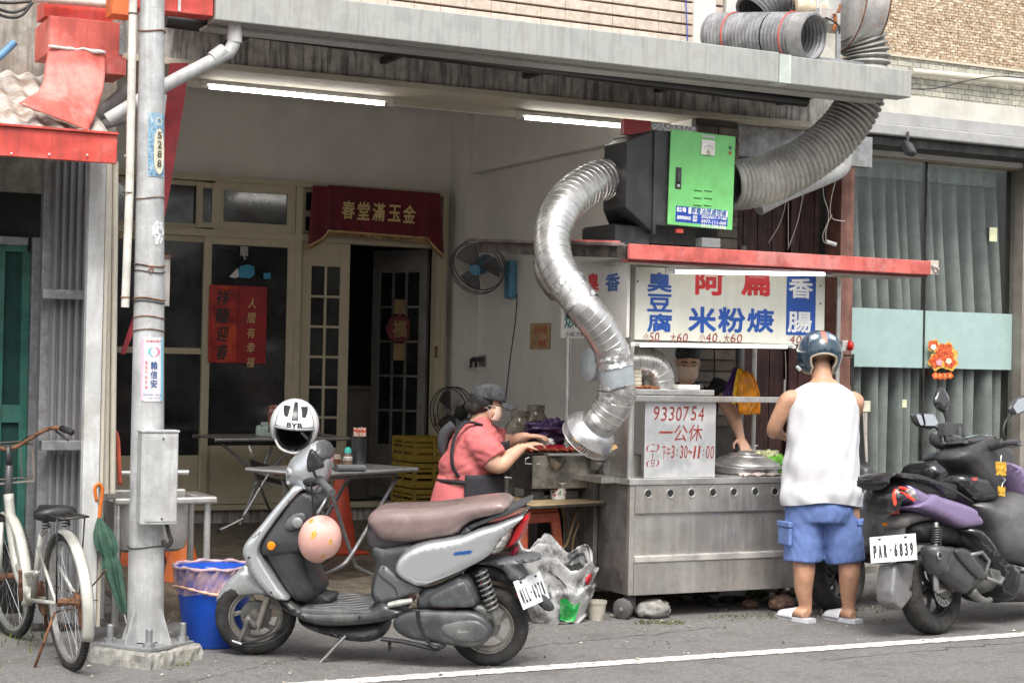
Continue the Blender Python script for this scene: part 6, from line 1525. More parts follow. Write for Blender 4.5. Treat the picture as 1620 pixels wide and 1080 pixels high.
wires = [((1248, 300), (1235, 350), (1215, 385)), ((1272, 300), (1262, 350), (1246, 395)), ((1302, 285), (1303, 310), (1311, 340), (1306, 370), (1308, 382)), ((1322, 285), (1314, 320), (1316, 345), (1337, 350)), ((1242, 555), (1243, 600), (1238, 680)), ((1247, 320), (1247, 392)), ((1316, 340), (1302, 370), (1304, 385))]
wr = thing('loose_wires', 'pale loose electrical wires dangling in front of the brown boards', 'wires', tuple(at(1290, 330, Y=10.2)))
for w in wires: MB().tube([at(a, b, Y=10.15) for a, b in w], .0042, 6, smooth=5).build('wire', M('pale_wire', (.45, .4, .36), .6), wr, world=True, smooth=True)
MB().tube([at(1306, 382, Y=10.12), at(1322, 387, Y=10.12)], .016, 8).build('plug', whitepl, wr, world=True)
MB().tube([at(1240, 640, Y=10.1), at(1241, 600, Y=10.1)], .008, 8).build('wire_tape', whitepl, wr, world=True)
be_ = thing('red_bell', 'round red alarm bell on the brown post beside the window', 'bell', tuple(at(1341, 547, Y=10.2)))
c = at(1343, 547, Y=10.18); MB().lathe([(.001, .0), (.035, .0), (.036, .015), (.03, .03), (.001, .036)], 28, rotm(c, rx=PI/2, rz=.6)).build('gong', M('bell_red', (.5, .012, .012), .35), be_, world=True, smooth=35)
MB().box(c.x-.05, c.x-.0, c.y+.01, c.y+.05, c.z-.04, c.z+.04).build('mount', whitepl, be_, world=True, bevel=.004)
fr_ = thing('tube_rack', 'narrow steel tube frame standing beside the brown post', 'frame', tuple(at(1345, 600, Y=10.2)))
for pts in (((1336, 562), (1350, 562)), ((1350, 560), (1349, 610)), ((1347, 565), (1346, 610))): MB().tube([at(a, b, Y=10.15) for a, b in pts], .008, 8).build('tube', darkmet, fr_, world=True)
sw = thing('light_switch', 'cream switch box with hanging cords on the shop window', 'switch', tuple(at(1369, 643, Y=10.46)))
q = rc(1363, 634, 1376, 651, 10.45); MB().box(q[0], q[1], 10.44, 10.468, q[2], q[3]).build('box', M('cream_switch', (.6, .6, .45), .5), sw, world=True, bevel=.003)
for dx in (-2, 1, 3): MB().tube([at(1368+dx, 651, Y=10.45), at(1369+dx*.6, 690, Y=10.45), at(1371+dx*.3, 730, Y=10.45)], .006, 6).build('cord', M('cream_cord', (.5, .46, .4), .7), sw, world=True)
for (x_, y_, a, b, lb_) in ((1565, 360, 12, 22, 'small pale yellow paper stuck high on the shop window'), (1427, 632, 7, 12, 'tiny cream paper stuck low on the shop window')):
    q = rc(x_, y_, x_+a, y_+b, 10.468); t = thing('paper_note', lb_, 'paper', ((q[0]+q[1])/2, 10.467, (q[2]+q[3])/2)); MB().box(q[0], q[1], 10.464, 10.467, q[2], q[3]).build('paper', M('pale_paper', (.6, .62, .4), .7), t, world=True)
og = thing('window_ornament', 'red and gold paper new year ornament with four coin discs stuck on the window', 'ornament', tuple(at(1490, 565, Y=10.45)))
rg_ = M('orn_red', (.6, .06, .02), .5, mottle=.4, mscale=50, dirt=.5, dcol=(.75, .4, .08), dscale=45); gl_ = M('orn_gold', (.75, .42, .08), .45, mottle=.3, mscale=60)
random.seed(12)
mb = MB()
def blobpoly(cx, cy, r, n, Y, mat, nm):
    pts = []
    for k in range(n):
        a = 2*PI*k/n; rr = r*(1+.13*math.sin(a*5+cx)+random.uniform(-.07, .07)); p = at(cx+rr*math.cos(a), cy+rr*math.sin(a), Y=Y); pts.append((p.x, p.z))
    MB().prism(pts, Y, Y+.003).build(nm, mat, og, world=True)
blobpoly(1478, 547, 10, 24, 10.456, gl_, 'gold_edge'); blobpoly(1497, 560, 17, 30, 10.455, gl_, 'gold_edge'); blobpoly(1482, 572, 13, 26, 10.454, gl_, 'gold_edge'); blobpoly(1503, 574, 12, 26, 10.453, gl_, 'gold_edge')
blobpoly(1477, 546, 7.5, 20, 10.451, rg_, 'red_shape'); blobpoly(1495, 556, 12.5, 26, 10.450, rg_, 'red_shape'); blobpoly(1481, 571, 10, 22, 10.449, rg_, 'red_shape'); blobpoly(1503, 573, 9, 22, 10.448, rg_, 'red_shape')
blobpoly(1477, 549, 4.5, 14, 10.446, paperw, 'white_shape'); blobpoly(1486, 573, 5, 14, 10.445, M('orn_pink', (.75, .3, .35), .5), 'pink_shape'); blobpoly(1501, 571, 4.5, 14, 10.444, M('orn_cream', (.8, .68, .5), .5), 'cream_shape')
for i in range(4):
    blobpoly(1480+i*7.6, 594+(1 if i in (1, 2) else 0), 5.2, 20, 10.452-i*.001, M('coin_orange', (.65, .1, .01), .5, mottle=.2), 'coin_disc')
    p = at(1480+i*7.6, 594, Y=10.447-i*.001); text('招財進寶'[i], .026, .028, gold, og, Matrix.Translation(p), bold=.02)
# flood lamp under the shutter box
flp = thing('flood_lamp', 'small black flood lamp bracketed under the grey shutter box', 'lamp', tuple(at(1437, 232, Y=10.0)))
mm = rotm(at(1438, 235, Y=9.98), rx=-.5, rz=.5)
MB().box(-.07, .07, -.02, .03, -.05, .05, mm).build('head', blackpl, flp, world=True, bevel=.006)
MB().box(-.058, .058, -.024, -.0205, -.04, .04, mm).build('lens', darkglass, flp, world=True)
MB().tube([at(1436, 210, Y=10.1), at(1436, 226, Y=10.02)], .012, 8).build('bracket', blackpl, flp, world=True)
# pipe and cable on the tiled wall
wp = thing('wall_pipe', 'cream horizontal pipe with sagging cable along the pale tiled wall', 'pipe', tuple(at(1540, 125, Y=10.35)))
MB().tube([at(1442, 113, Y=10.38), at(1640, 133, Y=10.38)], .028, 14).build('pipe', creampvc, wp, world=True, smooth=40)
MB().tube([at(a, b, Y=10.32) for a, b in ((1442, 141), (1480, 140), (1530, 128), (1580, 121), (1640, 126))], .0045, 6, smooth=5).build('cable', blackpl, wp, world=True, smooth=True)
# blue cable, orange pole upstairs
uc = thing('blue_cable', 'thin blue cable hanging down the cream tiled upper wall', 'cable', tuple(at(1087, 40, Y=9.98)))
MB().tube([at(1085, -5, Y=9.97), at(1088, 72, Y=9.97)], .004, 6).build('cable', M('blue_cable', (.05, .08, .4), .5), uc, world=True)
# ================================================================== silver scooter
def frame_thing(name, label, cat, M_):
    o = thing(name, label, cat); o.matrix_world = M_; _T[o] = M_.copy()
    loc, rot, sc = M_.decompose(); o.location = loc; o.rotation_euler = rot.to_euler(); return o
def mkframe(rear, front, lean):
    h = (Vector(front)-Vector(rear)); h.z = 0; h.normalize(); l = Vector((-h.y, h.x, 0)); u = Vector((0, 0, 1))
    u2 = u*math.cos(lean)+l*math.sin(lean); l2 = l*math.cos(lean)-u*math.sin(lean)   # lean towards the left side
    return Matrix(((h.x, l2.x, u2.x, rear[0]), (h.y, l2.y, u2.y, rear[1]), (h.z, l2.z, u2.z, 0), (0, 0, 0, 1)))
class Fr:
    def __init__(s, M_): s.M = M_; s.I = M_.inverted(); s.o = s.I @ _CAM
    def ray(s, px, py): return (s.I.to_3x3() @ (_f + _r*((px-810)/2700) - _u*((py-540)/2700)))
    def y(s, px, py, yy):
        d = s.ray(px, py); t = (yy-s.o.y)/d.y; return s.o+d*t
    def x(s, px, py, xx):
        d = s.ray(px, py); t = (xx-s.o.x)/d.x; return s.o+d*t
    def z(s, px, py, zz):
        d = s.ray(px, py); t = (zz-s.o.z)/d.z; return s.o+d*t
def crop(cx, cy, sc): return lambda a, b: (cx+a/sc, cy+b/sc)
cA, cC, cD, cB_ = crop(330, 600, 2.347), crop(560, 760, 3.484), crop(330, 800, 4.0), crop(370, 600, 3.6)
rearA, frontA = at(772, 1051, Z=0), at(404, 1034, Z=0)
MA = mkframe(rearA, frontA, math.radians(7)); FA = Fr(MA)
WB = (frontA-rearA).length
scA = frame_thing('motor_scooter', 'silver and grey motor scooter with brown seat parked side on, nearest the camera', 'scooter', MA)
silver = M('silver_paint', (.56, .58, .59), .24, metal=.65, mottle=.02, mscale=2, coat=.5, dirt=.06, dcol=(.38, .37, .35), dscale=3, spec=.6)
dgrey = M('scooter_grey_plastic', (.04, .042, .045), .4, mottle=.15, mscale=6, dirt=.2, dcol=(.09, .088, .08), dscale=7, bump=.0006, bscale=200)
mgrey = M('scooter_mid_grey', (.09, .094, .098), .4, metal=.2, mottle=.12, dirt=.35, dcol=(.2, .19, .17), dscale=6)
tyreM = M('tyre_rubber', (.028, .027, .026), .8, mottle=.3, mscale=12, dirt=.4, dcol=(.09, .085, .075), dscale=6)
rimM = M('worn_rim', (.3, .29, .26), .4, metal=.6, mottle=.2, dirt=.4, dcol=(.12, .1, .08), dscale=10)
chrome = M('chrome', (.65, .65, .64), .15, metal=1, mottle=.05)
engM = M('engine_alloy', (.2, .2, .19), .5, metal=.5, mottle=.25, dirt=.5, dcol=(.07, .06, .05), dscale=12)
def PF(F, name, outline, y, cr, mat, par, hw, r, res=.016, sm=4, yc=0, sharp=50, yfun=None, both=True, flat=.3):
    """panel whose side outline was read at local side plane y"""
    pts = [F.y(*cr(a, b), y) for a, b in outline]; pts = [(p.x, p.z) for p in pts]
    mb = pillow(pts, hw, r, res, sm, yfun=yfun, both=both, flat=flat)
    mb.xf(Matrix.Translation((0, yc, 0))); return mb.build(name, mat, par, smooth=sharp)
def wheel(par, c, R_, rw, tw, mats, spokes=6, rot=None, kind='cast', tread=True, seg=56, drum=0):
    m = Matrix.Translation(c) @ (rot or Matrix.Identity(4)) @ Matrix.Rotation(PI/2, 4, 'X')
    w = tw/2
    ty = MB().lathe([(rw, -w*.72), (rw+.012, -w*.9), ((rw+R_)/2, -w), (R_-.014, -w*.86), (R_-.003, -w*.5), (R_, 0), (R_-.003, w*.5), (R_-.014, w*.86), ((rw+R_)/2, w), (rw+.012, w*.9), (rw, w*.72)], seg, m).build('tyre', mats[0], par, smooth=60)
    if tread:
        mb = MB()
        for k in range(40):
            a = 2*PI*k/40; 
            for s_ in (-1, 1):
                q = m @ Matrix.Rotation(a, 4, 'Z'); mb.add([q @ Vector(v) for v in ((R_-.0125, s_*w*.84, 0),)]*0+[q @ Vector((R_+.0012, -.002, s_*w*.12)), q @ Vector((R_+.0012, .002, s_*w*.12)), q @ Vector((R_-.0075, .022, s_*w*.74)), q @ Vector((R_-.0075, .015, s_*w*.74))], [(0, 1, 2, 3)])
        mb.build('tread_grooves', black, ty, fix=False)['kind'] = 'stuff'
    rm = MB().lathe([(rw-.022, -w*.5), (rw-.004, -w*.62), (rw+.004, -w*.74), (rw-.004, -w*.74), (rw-.012, -w*.5), (rw-.016, 0), (rw-.012, w*.5), (rw-.004, w*.74), (rw+.004, w*.74), (rw-.004, w*.62), (rw-.022, w*.5), (rw-.026, 0), (rw-.022, -w*.5)], seg, m).build('rim', mats[1], par, smooth=40)
    MB().lathe([(.001, -.05), (.03, -.05), (.035, -.03), (.035, .03), (.03, .05), (.001, .05)], 24, m).build('hub', mats[1], par, smooth=40)
    if drum: MB().lathe([(.03, -.02), (drum, -.018), (drum+.004, .0), (drum, .018), (.03, .02)], 32, m).build('brake_drum', engM, par, smooth=40)
    for k in range(spokes):
        a = 2*PI*k/spokes; q = m @ Matrix.Rotation(a, 4, 'Z'); mb = MB()
        mb.loft([[q @ Vector(v) for v in ((x_, y0-wd, -th), (x_, y0+wd, -th), (x_, y0+wd, th), (x_, y0-wd, th))] for x_, y0, wd, th in ((.028, 0, .014, .012), (rw*.5, .016, .010, .009), (rw-.012, .006, .014, .011))])
        mb.build('spoke', mats[1], rm, bevel=.003)
    return ty
# wheels
cR = Vector((0, 0, .205)); cF = FA.y(*cD(300, 742), 0.0); cF = Vector((cF.x, 0, .205))
wheel(scA, cR, .205, .135, .095, (tyreM, rimM), 5, drum=.06)
steerA = Matrix.Rotation(math.radians(14), 4, 'Z')
wheel(scA, cF, .205, .135, .085, (tyreM, rimM), 5, rot=steerA, drum=.075)
# fork and trailing link
p0, p1 = FA.y(*cD(375, 570), .07), FA.y(*cD(305, 780), .07)
MB().tube([p0, p1], .017, 14).build('fork_tube', M('fork_steel', (.4, .37, .32), .4, metal=.6, dirt=.4, dcol=(.15, .1, .06)), scA, smooth=40)
MB().tube([Vector((p0.x, -.07, p0.z)), Vector((p1.x, -.07, p1.z))], .017, 14).build('fork_tube', M('fork_steel', (.4, .37, .32)), scA, smooth=40)
MB().tube([FA.y(*cD(a, b), .085) for a, b in ((300, 775), (245, 700), (235, 760), (195, 860))], [.012, .018, .014, .012], 12, smooth=3).build('brake_arm', engM, scA, smooth=True)
MB().tube([FA.y(*cD(a, b), .1) for a, b in ((190, 870), (300, 850), (420, 800), (500, 735), (520, 690))], .006, 8, smooth=4).build('brake_cable', blackpl, scA, smooth=True)
MB().tube([FA.y(*cD(a, b), .1) for a, b in ((150, 850), (210, 872))], .008, 8).build('cable_end', chrome, scA)
MB().tube([FA.y(*cD(a, b), .095) for a, b in ((190, 878), (310, 880), (430, 840), (505, 770), (520, 700))], .005, 8, smooth=4).build('speed_cable', blackpl, scA, smooth=True)
# front fender
PF(FA, 'front_fender', [(42, 603), (58, 565), (105, 490), (165, 430), (228, 380), (300, 460), (375, 560), (330, 562), (240, 566), (150, 580), (90, 594)], .05, cD, silver, scA, .068, .07, .014, 3, flat=.62)
# leg shield: outer silver, inner dark
PF(FA, 'leg_shield', [(345, 415), (300, 408), (283, 425), (235, 482), (180, 552), (133, 608), (121, 645), (136, 682), (165, 740), (232, 812), (290, 822), (268, 790), (240, 750), (192, 672), (181, 640), (196, 596), (258, 505), (318, 432)], .2, cA, silver, scA, .205, .03, .013, 3, yfun=lambda x, z: 1-.42*max(0, (z-.62))/.35, flat=.86)
PF(FA, 'inner_shield', [(322, 425), (385, 440), (402, 480), (360, 560), (345, 640), (372, 740), (405, 800), (340, 850), (292, 822), (245, 750), (196, 670), (186, 640), (202, 596), (262, 506)], .17, cA, dgrey, scA, .165, .06, .014, 3, yfun=lambda x, z: 1-.42*max(0, (z-.62))/.35)
PF(FA, 'upper_inner_panel', [(206, 592), (262, 510), (322, 430), (380, 442), (396, 482), (358, 560), (342, 632), (300, 650), (196, 654)], .17, cA, dgrey, scA, .172, .02, .014, 2, yfun=lambda x, z: 1-.42*max(0, (z-.62))/.35, flat=.9)
# glove box, lock, reflector
p = FA.y(*cA(322, 528), .165); MB().ell((0, 0, 0), .062, .012, .034, 28, 12).xf(Matrix.Translation(p) @ Euler((0, math.radians(38), .0)).to_matrix().to_4x4()).build('lock_plate', mgrey, scA, smooth=True)
p = FA.y(*cA(330, 531), .178); MB().lathe([(.001, .012), (.02, .012), (.026, .008), (.028, 0)], 24, rotm(p, rx=-PI/2)).build('fuel_lock', M('lock_grey', (.3, .31, .31), .4, metal=.4), scA, smooth=40)
p = FA.y(*cA(233, 617), .198); MB().lathe([(.001, .012), (.018, .01), (.022, 0)], 24, rotm(p, rx=-PI/2, rz=.0)).build('side_reflector', M('amber_reflector', (.85, .28, .01), .25), scA, smooth=40)
# indicator lens on the front edge
PF(FA, 'front_indicator', [(135, 605), (150, 585), (185, 550), (205, 545), (200, 575), (165, 605)], .2, cA, M('clear_lens', (.45, .48, .48), .12, metal=.3, mottle=.4, mscale=60), scA, .2, .02, .01, 2)
# head cowl
PF(FA, 'head_cowl', [(277, 372), (283, 322), (305, 292), (350, 256), (388, 240), (418, 262), (438, 300), (434, 350), (418, 395), (388, 440), (350, 428), (320, 404), (288, 398)], .1, cA, silver, scA, .125, .12, .013, 3)
PF(FA, 'headlight', [(276, 392), (278, 340), (288, 316), (310, 318), (333, 328), (328, 356), (305, 400), (288, 402)], .1, cA, M('headlight_glass', (.5, .53, .53), .08, metal=.3, mottle=.5, mscale=30, spec=.8), scA, .118, .06, .01, 2)
PF(FA, 'dash_cover', [(370, 262), (400, 238), (428, 262), (440, 300), (415, 312), (385, 300)], .1, cA, mgrey, scA, .132, .05, .012, 3)
p = FA.y(*cA(378, 382), .12); MB().ell(tuple(p), .04, .02, .022, 20, 10).build('grip_socket', black, scA, smooth=True)
g0, g1 = FA.y(*cA(412, 372), .16), FA.y(*cA(458, 420), .33)
MB().tube([g0, g0.lerp(g1, .15), g0.lerp(g1, .2), g1], [.024, .024, .018, .019], 16).build('grip', M('grip_rubber', (.09, .09, .095), .7, bump=.002, bscale=90), scA, smooth=40)
MB().tube([(g0.x, -g0.y, g0.z), (g1.x, -g1.y, g1.z)], .019, 16).build('grip', M('grip_rubber', (.1, .1, .1)), scA, smooth=40)
MB().tube([FA.y(*cA(a, b), y_) for a, b, y_ in ((415, 385, .17), (440, 420, .24), (432, 450, .3), (402, 500, .33))], [.009, .008, .007, .009], 10, smooth=4, squash=.6).build('brake_lever', M('dark_alloy', (.25, .25, .25), .4, metal=.7), scA, smooth=True)
MB().tube([FA.y(*cA(a, b), .15) for a, b in ((378, 385), (385, 420), (388, 470), (402, 500))], .005, 8, smooth=4).build('cable', blackpl, scA, smooth=True)
# mirrors
ml = PF(FA, 'mirror', [(372, 335), (370, 295), (382, 258), (398, 262), (428, 305), (432, 322), (410, 330), (385, 340)], .2, cA, blackpl, scA, .02, .02, .01, 3, yc=.22)
MB().tube([FA.y(*cA(a, b), y_) for a, b, y_ in ((385, 330, .22), (395, 355, .18), (405, 368, .15))], .006, 8).build('mirror_stem', blackpl, ml)
MB().tube([FA.y(*cA(a, b), -.1) for a, b in ((395, 250), (375, 225), (345, 195))], [.012, .009, .008], 10).build('mirror_stem', M('stem_grey', (.25, .25, .27), .4), scA)
MB().tube([FA.y(*cA(a, b), .0) for a, b in ((385, 440), (350, 620), (300, 750))], .035, 12).build('steering_column', blackpl, scA)
# floor board, lower body
PF(FA, 'lower_body', [(262, 812), (300, 832), (358, 862), (480, 864), (600, 858), (632, 832), (690, 848), (728, 862), (702, 886), (640, 906), (520, 918), (430, 920), (360, 906), (318, 884), (285, 850)], .17, cA, M('lower_body_grey', (.06, .064, .068), .35, metal=.25, mottle=.12, dirt=.25, dcol=(.17, .16, .14), dscale=5), scA, .175, .03, .014, 3, flat=.75)
PF(FA, 'belly_pan', [(315, 890), (370, 912), (520, 922), (640, 910), (642, 962), (590, 985), (515, 982), (430, 962), (375, 944), (335, 922)], .13, cA, dgrey, scA, .14, .05, .016, 3)
za = FA.y(*cA(480, 858), .17).z
xa, xb = FA.y(*cA(600, 858), .17).x, FA.y(*cA(352, 862), .17).x
fb = MB().box(xa-.06, xb+.02, -.165, .165, za-.03, za+.004).build('floor_board', mgrey, scA, bevel=.01)
lg = M('floor_pattern', (.35, .36, .36), .5, metal=.3)
for k in range(7):
    y0 = -.12+k*.04; MB().tube([(xa+.02+i*(xb-xa-.05)/14, y0+.022*math.sin(i*.75+k*.9), za+.0045) for i in range(15)], .0028, 6, smooth=2, squash=.4).build('floor_rib', lg, fb, smooth=True)
PF(FA, 'center_tunnel', [(372, 740), (420, 790), (470, 800), (455, 830), (410, 852), (352, 860), (345, 800)], .05, cA, dgrey, scA, .07, .05, .014, 3)
PF(FA, 'battery_cover', [(345, 655), (375, 690), (408, 780), (395, 800), (372, 790), (350, 720)], .04, cA, mgrey, scA, .055, .03, .014, 2)
# under seat body and tail
PF(FA, 'seat_body', [(598, 600), (640, 625), (745, 612), (800, 640), (850, 700), (790, 775), (735, 800), (692, 850), (635, 836), (600, 822), (597, 760), (612, 700), (600, 650)], .13, cA, dgrey, scA, .132, .04, .015, 3, flat=.6)
PF(FA, 'side_trim', [(640, 690), (700, 735), (790, 780), (740, 805), (660, 830), (620, 828), (610, 780)], .15, cA, M('trim_grey', (.1, .105, .11), .4, mottle=.1), scA, .148, .02, .014, 3, flat=.88)
PF(FA, 'seat_base', [(578, 588), (590, 535), (640, 560), (760, 560), (900, 545), (940, 575), (850, 600), (750, 615), (690, 632), (612, 642), (584, 625)], .13, cA, M('seat_base_black', (.04, .035, .038), .5), scA, .118, .03, .015, 3, flat=.7)
seatM = M('seat_vinyl', (.21, .15, .14), .28, mottle=.12, mscale=4, coat=.25, dirt=.3, dcol=(.34, .26, .25), dscale=5)
PF(FA, 'seat', [(588, 525), (602, 497), (650, 486), (720, 484), (800, 482), (880, 474), (960, 461), (1050, 450), (1090, 452), (1112, 470), (1108, 490), (1060, 505), (990, 522), (950, 545), (920, 575), (850, 590), (760, 603), (680, 604), (640, 596), (615, 572), (596, 545)], .11, cA, seatM, scA, .145, .055, .013, 3, flat=.62)
sdp = PF(FA, 'side_panel', [(695, 702), (706, 668), (742, 634), (800, 610), (850, 600), (930, 586), (1000, 560), (1060, 545), (1120, 524), (1165, 515), (1120, 560), (1075, 600), (1045, 650), (960, 700), (870, 740), (792, 767), (745, 752), (710, 730)], .15, cA, silver, scA, .178, .035, .013, 3, yfun=lambda x, z: 1-.35*max(0, -x)/.4, flat=.86)
PF(FA, 'panel_border', [(688, 705), (700, 664), (738, 628), (800, 604), (860, 594), (960, 590), (960, 706), (870, 748), (792, 775), (742, 760), (702, 735)], .15, cA, M('border_grey', (.12, .12, .12), .4), scA, .142, .02, .016, 3, flat=.8)
PF(FA, 'tail_lamp_clear', [(1036, 655), (1052, 608), (1085, 565), (1120, 545), (1125, 570), (1098, 632), (1062, 656)], .13, cA, M('lamp_clear', (.55, .53, .5), .1, metal=.2, mottle=.4, mscale=40), scA, .146, .03, .01, 2)
PF(FA, 'tail_lamp', [(1096, 636), (1120, 580), (1145, 532), (1182, 512), (1176, 552), (1152, 602), (1120, 628)], .1, cA, M('tail_red', (.6, .01, .015), .12, mottle=.2, coat=.5), scA, .12, .05, .01, 2)
PF(FA, 'grab_rail', [(570, 302), (598, 262), (640, 238), (800, 176), (948, 118), (958, 130), (880, 182), (720, 245), (650, 280), (622, 312), (585, 314)], .12, cC, M('rail_grey', (.085, .09, .095), .45, metal=.3), scA, .135, .03, .012, 3)
lp = FA.y(*cC(602, 398), .165)
for k in range(7):
    q = FA.y(*cC(562+k*13, 400-k*1.5), .172); MB().box(-.009, .009, -.0006, .0006, -.009, .009, rotm(q+Vector((0, .0075, 0)), ry=-.1) @ Matrix(((1, 0, -.5, 0), (0, 1, 0, 0), (0, 0, 1, 0), (0, 0, 0, 1)))).build('side_badge', M('badge_blue', (.03, .12, .35), .4), sdp)
for a, b, y_ in ((300, 455, .2), (150, 660, .205), (232, 790, .205), (650, 700, .155), (665, 815, .155), (560, 880, .18), (350, 880, .18), (760, 890, .155)):
    p = FA.y(*cA(a, b), y_); MB().lathe([(.001, .004), (.006, .003), (.007, 0)], 12, rotm(p, rx=-PI/2)).build('screw', darkmet, scA)
for nm, pts, y_ in (('panel_seam', ((610, 690), (640, 730), (690, 770), (700, 800)), .152), ('panel_seam', ((250, 830), (330, 880), (430, 905), (560, 905), (680, 885)), .178), ('panel_seam', ((1040, 560), (1000, 620), (960, 690)), .165), ('panel_seam', ((375, 560), (350, 640), (372, 740)), .12)):
    MB().tube([FA.y(*cA(a, b), y_) for a, b in pts], .0022, 6, smooth=4).build(nm, black, scA, smooth=True)
# engine, air box, shock, kick
PF(FA, 'engine_cover', [(212, 790), (240, 750), (300, 724), (420, 720), (560, 724), (650, 728), (722, 762), (757, 822), (745, 872), (690, 912), (620, 920), (500, 905), (400, 890), (300, 872), (235, 835)], .17, cC, M('engine_cover_grey', (.07, .074, .078), .4, metal=.3, mottle=.15, dirt=.4, dcol=(.14, .135, .12), dscale=6), scA, .06, .05, .012, 3, yc=.12, flat=.62)
PF(FA, 'cover_crease', [(470, 810), (560, 775), (680, 770), (740, 830), (700, 880), (600, 890), (520, 870)], .18, cC, mgrey, scA, .02, .03, .012, 2, yc=.168)
_q = FA.y(*cC(597, 832), .19); text('Spin', .055, .018, M('script_grey', (.4, .4, .4), .4), scA, rotm((_q.x, .1895, _q.z), rz=PI), world=False, shear=.4, ext=0)
PF(FA, 'air_box', [(345, 702), (352, 640), (372, 600), (440, 585), (540, 540), (600, 520), (645, 545), (690, 650), (682, 698), (560, 704), (430, 704)], .13, cC, M('airbox_black', (.045, .047, .05), .5, mottle=.2, dirt=.4, dcol=(.12, .11, .1)), scA, .05, .03, .014, 2, yc=.1)
PF(FA, 'air_box_cover', [(412, 650), (470, 610), (560, 566), (612, 562), (640, 605), (668, 690), (560, 698), (432, 697)], .155, cC, mgrey, scA, .02, .02, .012, 2, yc=.145)
s0, s1 = FA.y(*cC(697, 495), .12), FA.y(*cC(768, 715), .12); ax = (s1-s0); L_ = ax.length; mS = Matrix.Translation(s0) @ ax.to_track_quat('Z', 'Y').to_matrix().to_4x4()
MB().tube([mS @ Vector((0, 0, 0)), mS @ Vector((0, 0, L_+.03))], .014, 12).build('shock_rod', engM, scA, smooth=40)
MB().tube([mS @ Vector((.03*math.cos(k*.6), .03*math.sin(k*.6), L_*k/84)) for k in range(84)], .0065, 8).build('shock_spring', M('spring_grey', (.16, .16, .16), .45, metal=.5), scA, smooth=True)
MB().tube([mS @ Vector((0, 0, L_-.01)), mS @ Vector((0, 0, L_+.07))], .02, 14).build('shock_foot', engM, scA, smooth=40)
PF(FA, 'swing_arm', [(640, 700), (700, 690), (760, 730), (800, 770), (790, 800), (740, 790), (690, 740)], .14, cC, engM, scA, .025, .02, .014, 2, yc=.11)
PF(FA, 'wheel_arch', [(600, 500), (700, 460), (800, 480), (890, 560), (870, 590), (780, 560), (700, 560), (640, 640), (600, 600)], .05, cC, black, scA, .06, .03, .02, 2)
PF(FA, 'rear_fender', [(640, 468), (730, 440), (840, 425), (960, 425), (1015, 436), (1010, 452), (930, 468), (905, 490), (940, 545), (905, 560), (850, 560), (820, 510), (760, 480)], .09, cC, M('fender_grey', (.1, .105, .11), .45, mottle=.1), scA, .1, .03, .014, 3)
PF(FA, 'mud_flap', [(905, 540), (960, 600), (1030, 655), (1085, 720), (1078, 745), (1035, 742), (985, 690), (930, 640)], .05, cC, dgrey, scA, .035, .02, .014, 2, yc=-.06)
PF(FA, 'tail_reflector', [(855, 395), (895, 370), (900, 400), (862, 430)], .06, cC, M('deep_red_lens', (.35, .02, .04), .3), scA, .05, .01, .012, 1)
# number plate (faces backwards and slightly to the street)
def plate_on(par, F, corners, txt, depth_pts, dotpos=None):
    P_ = [F.M @ p for p in depth_pts]
    return P_
def numplate(par, F, centre, w, h, rot, txt):
    m = Matrix.Translation(centre) @ rot
    wp_ = M('plate_white', (.72, .73, .72), .4, mottle=.04, dirt=.2, dcol=(.4, .38, .34), dscale=14)
    pl_ = MB().box(-w/2, w/2, -.002, .002, -h/2, h/2, m).build('number_plate', wp_, par, bevel=.0015)
    for s_ in (-1, 1): MB().lathe([(.001, -.006), (.006, -.005), (.006, -.002)], 10, m @ Matrix.Translation((s_*w*.28, 0, h*.38)) @ Matrix.Rotation(0, 4, 'X')).build('plate_screw', steel, pl_) if 0 else MB().box(s_*w*.28-.008, s_*w*.28+.008, -.006, -.0021, h*.36, h*.42, m).build('plate_screw', darkmet, pl_)
    n = len(txt); cw = w*.9/n
    for i, c in enumerate(txt):
        if c == '.': MB().box(-.005, .005, -.0032, -.0022, -.005, .005, m @ Matrix.Translation((-w*.45+cw*(i+.5), 0, -h*.05))).build('plate_dot', ink, pl_)
        else: text(c, cw*.62, h*.5, ink, pl_, m @ Matrix.Translation((-w*.45+cw*(i+.5), -.0024, -h*.08)), world=False, bold=.035, ext=.0002)
    return pl_
pc_ = FA.y(840, 932, .0)
# plate's x axis runs across the scooter (left to right seen from behind), y into the scooter
base = Matrix(((0, 1, 0, 0), (-1, 0, 0, 0), (0, 0, 1, 0), (0, 0, 0, 1)))     # x -> -Y(local right), y -> +X(forward)
numplate(scA, FA, FA.y(841, 933, .02), .26, .145, Matrix.Rotation(math.radians(-22), 4, 'Z') @ base @ Matrix.Rotation(math.radians(-24), 4, 'X'), 'NLL.6278')
